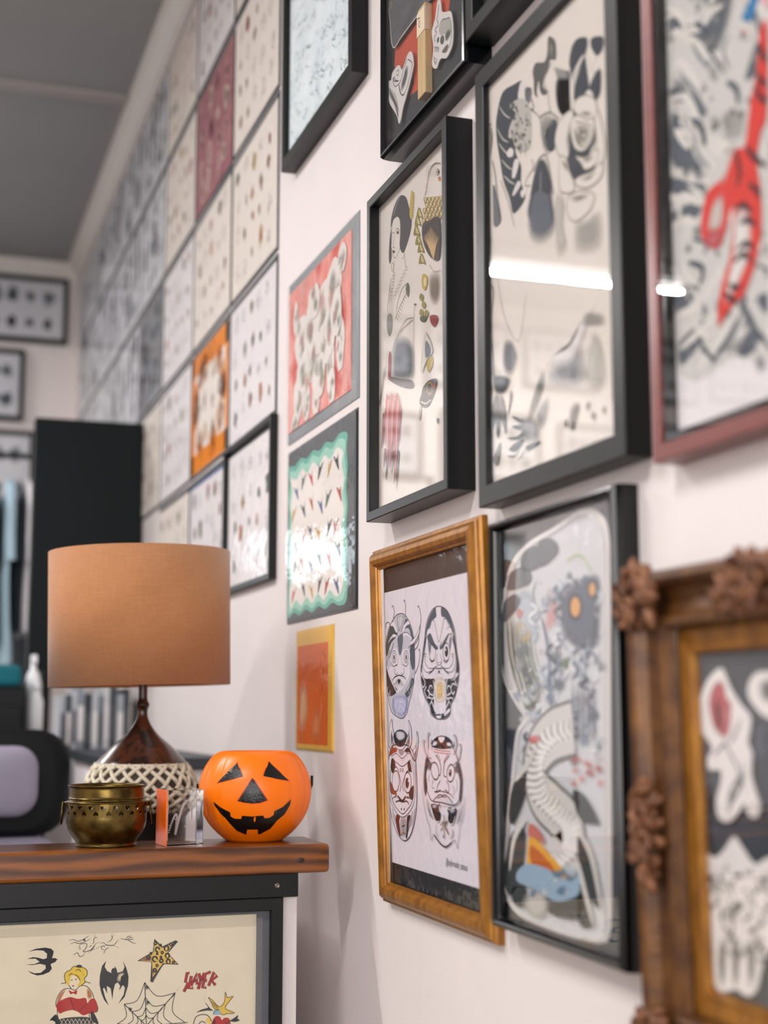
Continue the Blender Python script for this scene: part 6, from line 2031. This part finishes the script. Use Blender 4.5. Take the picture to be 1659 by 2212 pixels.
def linen(name):
    m = bpy.data.materials.new(name)
    m.use_nodes = True
    nt = m.node_tree
    b = nt.nodes['Principled BSDF']
    b.inputs['Roughness'].default_value = 0.9
    b.inputs['Specular IOR Level'].default_value = 0.15
    b.inputs['Sheen Weight'].default_value = 0.25
    tc = nt.nodes.new('ShaderNodeTexCoord')
    cols = []
    for sc_ in ((1400, 1400, 30), (30, 30, 1400)):
        mp = nt.nodes.new('ShaderNodeMapping')
        mp.inputs['Scale'].default_value = [v / 6 for v in sc_]
        n = nt.nodes.new('ShaderNodeTexNoise')
        n.inputs['Scale'].default_value = 8
        nt.links.new(tc.outputs['Object'], mp.inputs['Vector'])
        nt.links.new(mp.outputs['Vector'], n.inputs['Vector'])
        cols.append(n)
    mx = nt.nodes.new('ShaderNodeMixRGB')
    mx.inputs['Fac'].default_value = 0.5
    nt.links.new(cols[0].outputs['Fac'], mx.inputs['Color1'])
    nt.links.new(cols[1].outputs['Fac'], mx.inputs['Color2'])
    r = nt.nodes.new('ShaderNodeValToRGB')
    r.color_ramp.elements[0].position = 0.3
    r.color_ramp.elements[0].color = lin((160, 106, 68))
    r.color_ramp.elements[1].position = 0.7
    r.color_ramp.elements[1].color = lin((188, 134, 92))
    nt.links.new(mx.outputs['Color'], r.inputs['Fac'])
    nt.links.new(r.outputs['Color'], b.inputs['Base Color'])
    return m


lathe('foot', [(0.0, -0.076), (0.076, -0.076), (0.080, -0.070), (0.075, -0.055), (0.075, 0.022), (0.079, 0.028), (0.080, 0.035)], mat('dark_lamp_wood', (28, 20, 18), 0.4, var=0.3, scale=20), e, 40)
core = [(0.080, 0.035), (0.0895, 0.045), (0.0955, 0.058), (0.0965, 0.070), (0.092, 0.088), (0.0835, 0.104), (0.077, 0.114)]
lathe('basket_core', core, mat('dark_weave_core', (66, 54, 44), 0.8, var=0.3, scale=40), e, 48)
neckp = [(0.0805, 0.1135), (0.081, 0.116), (0.066, 0.132), (0.050, 0.148), (0.034, 0.161), (0.023, 0.173), (0.0145, 0.186), (0.0100, 0.197), (0.0088, 0.206), (0.0098, 0.212), (0.0118, 0.2165), (0.0122, 0.219), (0.0100, 0.2235), (0.0082, 0.230), (0.0080, 0.262)]
lathe('neck', [(v.x, v.y) for v in spline([(a, b, 0) for a, b in neckp], False, 3)], WALNUT, e, 48)
cs = spline([(a + 0.002, b, 0) for a, b in core], False, 6)
RAT = mat('pale_rattan', (222, 212, 190), 0.55, var=0.22, scale=60)


def strand(sgn):
    pts = []
    n = len(cs)
    for i, q_ in enumerate(cs):
        a = sgn * 1.15 * i / (n - 1)
        rr = q_.x + 0.0018 * math.cos(i / (n - 1) * math.pi * 7 + (0 if sgn > 0 else math.pi))
        pts.append((rr * math.cos(a), rr * math.sin(a), q_.y))
    return pts


for sgn in (1, -1):
    first = None
    for i in range(22):
        if first is None:
            first = tube('strand', strand(sgn), 0.0038, RAT, e, 6)
        else:
            share('strand', first, e, rot=(0, 0, 2 * math.pi * i / 22 + (0.03 if sgn > 0 else 0)))
lathe('woven_band', [(v.x, v.y) for v in spline([(0.079, 0.1105, 0), (0.0825, 0.112, 0), (0.0815, 0.1155, 0), (0.079, 0.1165, 0)], False, 4)], RAT, e, 48)
sh = lathe('shade', [(0.1605, 0.252), (0.1620, 0.252), (0.1632, 0.493), (0.1617, 0.493), (0.1605, 0.253)], linen('brown_linen'), e, 96)
sh.rotation_euler = (0, math.radians(-1.3), 0)
sp_ = tube('shade_fitting', [(-0.158, 0, 0.266), (0.158, 0, 0.266)], 0.0016, mat('fitting_wire', (150, 140, 120), 0.4, metal=1.0), e, 6)
lathe('bulb_holder', [(0.0, 0.262), (0.017, 0.262), (0.017, 0.295), (0.013, 0.3), (0.0, 0.3)], mat('ivory_plastic', (220, 210, 190), 0.4), e, 20)
lathe('bulb', [(0.0, 0.3), (0.012, 0.3), (0.016, 0.318), (0.028, 0.345), (0.029, 0.362), (0.02, 0.382), (0.0, 0.388)], mat('opal_bulb', (240, 236, 228), 0.3), e, 24)

# ------------------------------------------------------------------ behind the counter
# black board standing out from the wall
e = thing('projecting_board', 'tall black board projecting from the wall behind the lamp', 'board', T(0.525, 4.5, 1.45))
box('panel', (-0.170, 0.0, 0.0), (0.168, 0.07, 0.79), TEALB, e, 0.003)
for z in (0.12, 0.62):
    box('bracket', (0.12, 0.07, z), (0.168, 0.09, z + 0.06), BLK, e, 0.002)

# white low unit below it with binders and papers
e = thing('low_unit', 'white low unit standing along the wall under the black board', 'cabinet', T(0.5, 4.45, 0))
box('body', (-0.10, 0.0, 0.08), (0.185, 0.8, 1.08), PAPERW, e, 0.004)
box('plinth', (-0.09, 0.02, 0.0), (0.18, 0.78, 0.08), TEALB, e)
box('top', (-0.11, -0.015, 1.08), (0.19, 0.82, 1.10), PAPERW, e, 0.004)
R = random.Random(4)
cols = [(186, 192, 200), (70, 80, 88), (206, 208, 214), (140, 150, 160), (44, 52, 58), (196, 200, 206), (120, 130, 136), (214, 214, 218), (60, 68, 74), (170, 178, 186), (36, 44, 50)]
names = ['pale grey', 'slate', 'white', 'mid grey', 'near black', 'light grey', 'steel grey', 'off-white', 'charcoal', 'silver grey', 'black']
x = 0.455
for i, c_ in enumerate(cols):
    w = R.uniform(0.014, 0.022)
    h = R.uniform(0.27, 0.31)
    e2 = thing('ring_binder', '%s binder standing on the low unit, %s from the left' % (names[i], (ORD + ['ninth', 'tenth', 'eleventh'])[i]), 'binder', T(x + w / 2, 4.47, 1.1), 'binders on the low unit')
    box('cover', (-w / 2, 0, 0), (w / 2, 0.22, h), mat('binder_%d' % i, c_, 0.5, var=0.1, scale=12), e2, 0.002)
    box('spine_label', (-w / 2 + 0.003, -0.0008, h * 0.45), (w / 2 - 0.003, 0.0, h * 0.8), PAPERW if i % 2 else SLIP, e2)
    x += w + 0.0015


def cushion(name, lo, hi, m, parent, r=0.02):
    return box(name, lo, hi, m, parent, r)


def crumple(name, cx, cy, z, rx, ry, h, seed, m):
    n = 14
    v, f = [], []
    for i in range(n + 1):
        for j in range(n + 1):
            u, w = -1 + 2 * i / n, -1 + 2 * j / n
            d = max(0.0, 1 - max(abs(u), abs(w)) ** 2.5)
            v.append((cx + rx * u, cy + ry * w, z + d * h * (0.55 + 0.9 * abs(noise.noise(Vector((u * 2.2 + seed, w * 2.2, seed)))))))
    for i in range(n):
        for j in range(n):
            a = i * (n + 1) + j
            f.append((a, a + n + 1, a + n + 2, a + 1))
    b = len(v)
    return mesh_obj(name, v, f, m, None, True)


# low white bench along the wall nearer the counter, dark-edged top
e = thing('side_bench', 'white side bench with dark edged top along the wall behind the lamp', 'bench', T(0.55, 3.15, 0))
box('body', (-0.10, 0.02, 0.0), (0.145, 0.84, 1.196), PAPERW, e, 0.003)
box('top', (-0.115, 0.0, 1.196), (0.148, 0.86, 1.222), mat('dark_bench_edge', (52, 58, 66), 0.5, var=0.1, scale=14), e, 0.003)
o = crumple('crumpled_cloth', 0.425, 4.62, 1.101, 0.028, 0.1, 0.07, 3, PAPERW)
tag(o, 'crumpled white cloth on the low unit left of the binders', 'cloth')

# client chair
LAV = mat('lavender_grey_vinyl', (150, 146, 164), 0.6, var=0.08, scale=9)
VBLK = mat('black_vinyl', (3, 9, 12), 0.5, var=0.2, scale=14, spec=0.25)
e = thing('client_chair', 'black client chair with lavender grey pads behind the counter', 'chair', T(0.105, 3.35, 0, 0.06))


def rounded(name, w, h, d, r, m, parent, M, puff=0.0):
    pts = []
    for cx_, cz_, a0 in ((w / 2 - r, h / 2 - r, 0), (-w / 2 + r, h / 2 - r, 90), (-w / 2 + r, -h / 2 + r, 180), (w / 2 - r, -h / 2 + r, 270)):
        for k_ in range(7):
            a = math.radians(a0 + 15 * k_)
            pts.append((cx_ + r * math.cos(a), cz_ + r * math.sin(a)))
    n = len(pts)
    v, f = [], []
    layers = [(-d / 2 - puff, 0.55), (-d / 2 - puff * 0.6, 0.85), (-d / 2, 0.95), (-d / 2 + 0.01, 1.0), (d / 2 - 0.01, 1.0), (d / 2, 0.95)]
    for y, s in layers:
        v += [(a * s, y, b * s) for a, b in pts]
    for l in range(len(layers) - 1):
        f += [(l * n + i, l * n + (i + 1) % n, (l + 1) * n + (i + 1) % n, (l + 1) * n + i) for i in range(n)]
    f.append(tuple(range(n)))
    f.append(tuple(reversed(range((len(layers) - 1) * n, len(layers) * n))))
    o = mesh_obj(name, [M @ Vector(a) for a in v], f, m, parent, True)
    bm = bmesh.new()
    bm.from_mesh(o.data)
    bmesh.ops.recalc_face_normals(bm, faces=bm.faces[:])
    bm.to_mesh(o.data)
    bm.free()
    return o


rounded('headrest', 0.52, 0.235, 0.08, 0.075, VBLK, e, Matrix.Translation((0, 0, 1.165)))
rounded('headrest_pad', 0.37, 0.155, 0.05, 0.05, LAV, e, Matrix.Translation((0, -0.045, 1.170)), 0.012)
rounded('backrest', 0.50, 0.56, 0.10, 0.06, LAV, e, Matrix.Translation((0.0, 0.0, 0.765)), 0.015)
rounded('seat', 0.54, 0.52, 0.12, 0.06, LAV, e, Matrix.Translation((0, -0.28, 0.47)) @ Matrix.Rotation(math.pi / 2, 4, 'X'), 0.01)
for s in (-1, 1):
    tube('armrest', [(s * 0.3, -0.02, 0.72), (s * 0.3, -0.42, 0.70)], 0.03, VBLK, e, 10)
    tube('arm_post', [(s * 0.3, -0.2, 0.71), (s * 0.26, -0.22, 0.46)], 0.016, VBLK, e, 8)
    tube('headrest_post', [(s * 0.06, 0.02, 1.0), (s * 0.06, 0.02, 1.12)], 0.009, STEEL, e, 8)
tube('column', [(0, -0.26, 0.06), (0, -0.26, 0.42)], 0.035, STEEL, e, 14)
lathe('base', [(0.0, 0.06), (0.05, 0.06), (0.22, 0.03), (0.24, 0.01), (0.24, 0.0), (0.0, 0.0)], STEEL, e, 32).location = (0, -0.26, 0)

# clothes rail with shirts, seen end on
e = thing('clothes_rail', 'black pipe clothes rail in the far corner', 'clothes rail', T(0.0, 5.62, 0))
tube('rail', [(-0.75, 0, 2.31), (0.52, 0, 2.31)], 0.012, VBLK, e, 10)
for x in (-0.75, 0.52):
    tube('post', [(x, 0, 0.0), (x, 0, 2.32)], 0.014, VBLK, e, 10)
    tube('foot', [(x, -0.22, 0.02), (x, 0.22, 0.02)], 0.016, VBLK, e, 8)


def shirt(label, x, col, h, th, seed):
    e = thing('hanging_shirt', label, 'shirt', T(x, 5.62, 2.298), 'shirts on the clothes rail')
    m = mat('cloth_%d' % seed, col, 0.9, var=0.12, scale=10)
    R = random.Random(seed)
    n, L = 28, 16
    v, f = [], []
    for j in range(L + 1):
        t = j / L
        z = -0.08 - h * t
        half = 0.03 + 0.20 * min(1, t * 5) - 0.01 * t
        for i in range(n):
            a = 2 * math.pi * i / n
            wob = 1 + 0.30 * math.sin(a * 5 + seed) * t
            v.append((th * (0.35 + 0.65 * min(1, t * 4)) * math.cos(a) * wob + 0.006 * math.sin(t * 6 + seed), half * math.sin(a), z))
    for j in range(L):
        for i in range(n):
            k_ = (i + 1) % n
            f.append((j * n + i, j * n + k_, (j + 1) * n + k_, (j + 1) * n + i))
    mesh_obj('body', v, f, m, e, True)
    for s in (-1, 1):
        pts = [(0, s * 0.17, -0.13), (0, s * 0.23, -0.22), (0, s * 0.245, -0.34), (0.004, s * 0.24, -0.42)]
        tube('sleeve', spline(pts, False, 4), th * 0.8, m, e, 10)
    hk = [(0, 0, -0.075), (0, 0, -0.02), (0, 0.012, 0.004), (0, 0.0, 0.018), (0, -0.012, 0.008)]
    tube('hanger', spline(hk, False, 4), 0.0022, STEEL, e, 6)
    return e


for i, (lab, x, c_, h, th) in enumerate((('white shirt nearest the black board on the clothes rail', 0.424, (236, 232, 236), 0.60, 0.024), ('dark slate shirt between the white and pale blue shirts', 0.386, (48, 60, 68), 0.60, 0.006), ('pale blue shirt on the clothes rail beside the slate shirt', 0.346, (186, 216, 232), 0.72, 0.026), ('black shirt on the clothes rail left of the pale blue shirt', 0.285, (26, 32, 36), 0.66, 0.024))):
    shirt(lab, x, c_, h, th, 50 + i)

# black trolley with a teal towel and white bottles
e = thing('supply_trolley', 'black supply trolley beyond the client chair', 'trolley', T(0.2, 4.0, 0))
box('cabinet', (-0.30, 0.0, 0.08), (0.115, 0.4, 1.39), VBLK, e, 0.006)
for i in range(4):
    box('drawer', (-0.29, -0.012, 0.12 + i * 0.31), (0.105, 0.0, 0.41 + i * 0.31), VBLK, e, 0.004)
for sx_ in (-0.26, 0.07):
    for sy_ in (0.05, 0.35):
        o = lathe('castor', [(0.0, -0.012), (0.036, -0.012), (0.04, -0.006), (0.04, 0.006), (0.036, 0.012), (0.0, 0.012)], VBLK, e, 16)
        o.matrix_basis = Matrix.Translation((sx_, sy_, 0.04)) @ Matrix.Rotation(math.pi / 2, 4, 'Y')
o = box('folded_towel', (-0.05, 4.02, 1.3905), (0.305, 4.36, 1.45), mat('teal_towel', (10, 104, 116), 0.95, var=0.2, scale=30, bump=0.3, bscale=300), None, 0.016)
tag(o, 'teal folded towel on top of the black supply trolley', 'towel')
WPL = mat('white_plastic', (236, 238, 242), 0.35, var=0.02, scale=9)
for i, (lab, x, y, s) in enumerate((('tall white bottle on the stand beside the black trolley', 0.351, 4.22, 1.0), ('short white bottle in front of the tall bottle beside the trolley', 0.347, 4.10, 0.62))):
    e = thing('spray_bottle', lab, 'bottle', T(x, y, 1.27))
    lathe('body', [(0.0, 0.0), (0.022, 0.0), (0.024, 0.006), (0.024, 0.13 * s), (0.018, 0.16 * s), (0.009, 0.175 * s), (0.009, 0.19 * s), (0.0, 0.19 * s)], WPL, e, 20)
    box('nozzle', (-0.008, -0.03, 0.19 * s), (0.008, 0.018, 0.215 * s), WPL, e, 0.003)
e = thing('bottle_stand', 'slim black stand holding the white bottles beside the trolley', 'stand', T(0.35, 4.15, 0))
box('top', (-0.028, -0.09, 1.25), (0.035, 0.11, 1.27), VBLK, e, 0.003)
for sx_ in (-0.02, 0.028):
    for sy_ in (-0.08, 0.1):
        tube('leg', [(sx_, sy_, 0.0), (sx_, sy_, 1.251)], 0.005, VBLK, e, 6)

# dark door in the rear wall
e = bpy.data.objects.new('door_1', None)
COL.objects.link(e)
e.location = (0.29, YB, 0)
struct(e)
DDR = mat('charcoal_door', (38, 46, 52), 0.5, var=0.1, scale=6)
box('door_leaf', (-0.27, -0.03, 0.0), (0.27, 0.0, 2.12), DDR, e, 0.003)
for lo, hi in (((-0.32, -0.045, 0), (-0.27, 0, 2.17)), ((0.27, -0.045, 0), (0.32, 0, 2.17)), ((-0.27, -0.045, 2.12), (0.27, 0, 2.17))):
    box('door_frame', lo, hi, DDR, e, 0.003)
for z0_, z1_ in ((0.2, 0.95), (1.15, 1.95)):
    box('door_panel', (-0.2, -0.04, z0_), (0.2, -0.03, z1_), DDR, e, 0.004)
tube('door_handle', [(-0.22, -0.03, 1.04), (-0.22, -0.07, 1.04), (-0.13, -0.07, 1.04)], 0.008, STEEL, e, 8)

# framed prints on the rear wall
def back_frame(label, x0, x1, z0, z1, seed, dark):
    M = T((x0 + x1) / 2, YB, z0)
    p = Pic('picture_frame', label, 0, 0, 0, 0, flat_prof(0.03, 0.022, 0.010), BLK, MATS['cool_white_paper'], 0.015, M=M, w=x1 - x0, h=z1 - z0, glass=GLASS)
    p.ink.tr = None
    R = random.Random(seed)
    w, h = x1 - x0, z1 - z0
    k = p.ink
    for i in range(int(2 + w / 0.12)):
        for j in range(max(1, int(h / 0.13))):
            x = -w / 2 + 0.05 + (w - 0.1) * (i + 0.5) / int(2 + w / 0.12)
            z = 0.03 + (h - 0.06) * (j + 0.5) / max(1, int(h / 0.13))
            k.fill(rng_blob(R, x, z, R.uniform(0.03, 0.05), sx=0.8), GREYS[R.randrange(3)])
            k.soft(rng_blob(R, x, z, 0.025), (50, 56, 62), 0.9, 0.3)
    p.done()
    p.e['group'] = 'framed prints on the rear wall'


back_frame('wide black frame with grey flower print high on the rear wall', -0.02, 0.658, 3.038, 3.355, 1, 0)
back_frame('black frame with dark leaf print under the wide frame on the rear wall', 0.12, 0.468, 2.66, 2.998, 2, 0)
back_frame('black frame with grey print lowest by the corner of the rear wall', 0.05, 0.525, 2.24, 2.615, 3, 1)
xs = [(-0.62, -0.08), (-1.05, -0.68), (-1.58, -1.12), (-2.1, -1.66), (-2.7, -2.18), (-3.3, -2.78)]
for i, (a, b) in enumerate(xs):
    back_frame('black framed grey print high on rear wall, %s left of the wide frame' % ORD[i], a, b, 2.98 + 0.03 * (i % 2), 3.33, 20 + i, 0)
xs = [(-0.5, -0.0), (-1.1, -0.6), (-1.75, -1.2), (-2.35, -1.85), (-3.0, -2.45)]
for i, (a, b) in enumerate(xs):
    back_frame('black framed grey print above the rear window row, %s from the corner' % ORD[i], a, b, 2.5, 2.86 - 0.03 * (i % 2), 40 + i, 0)
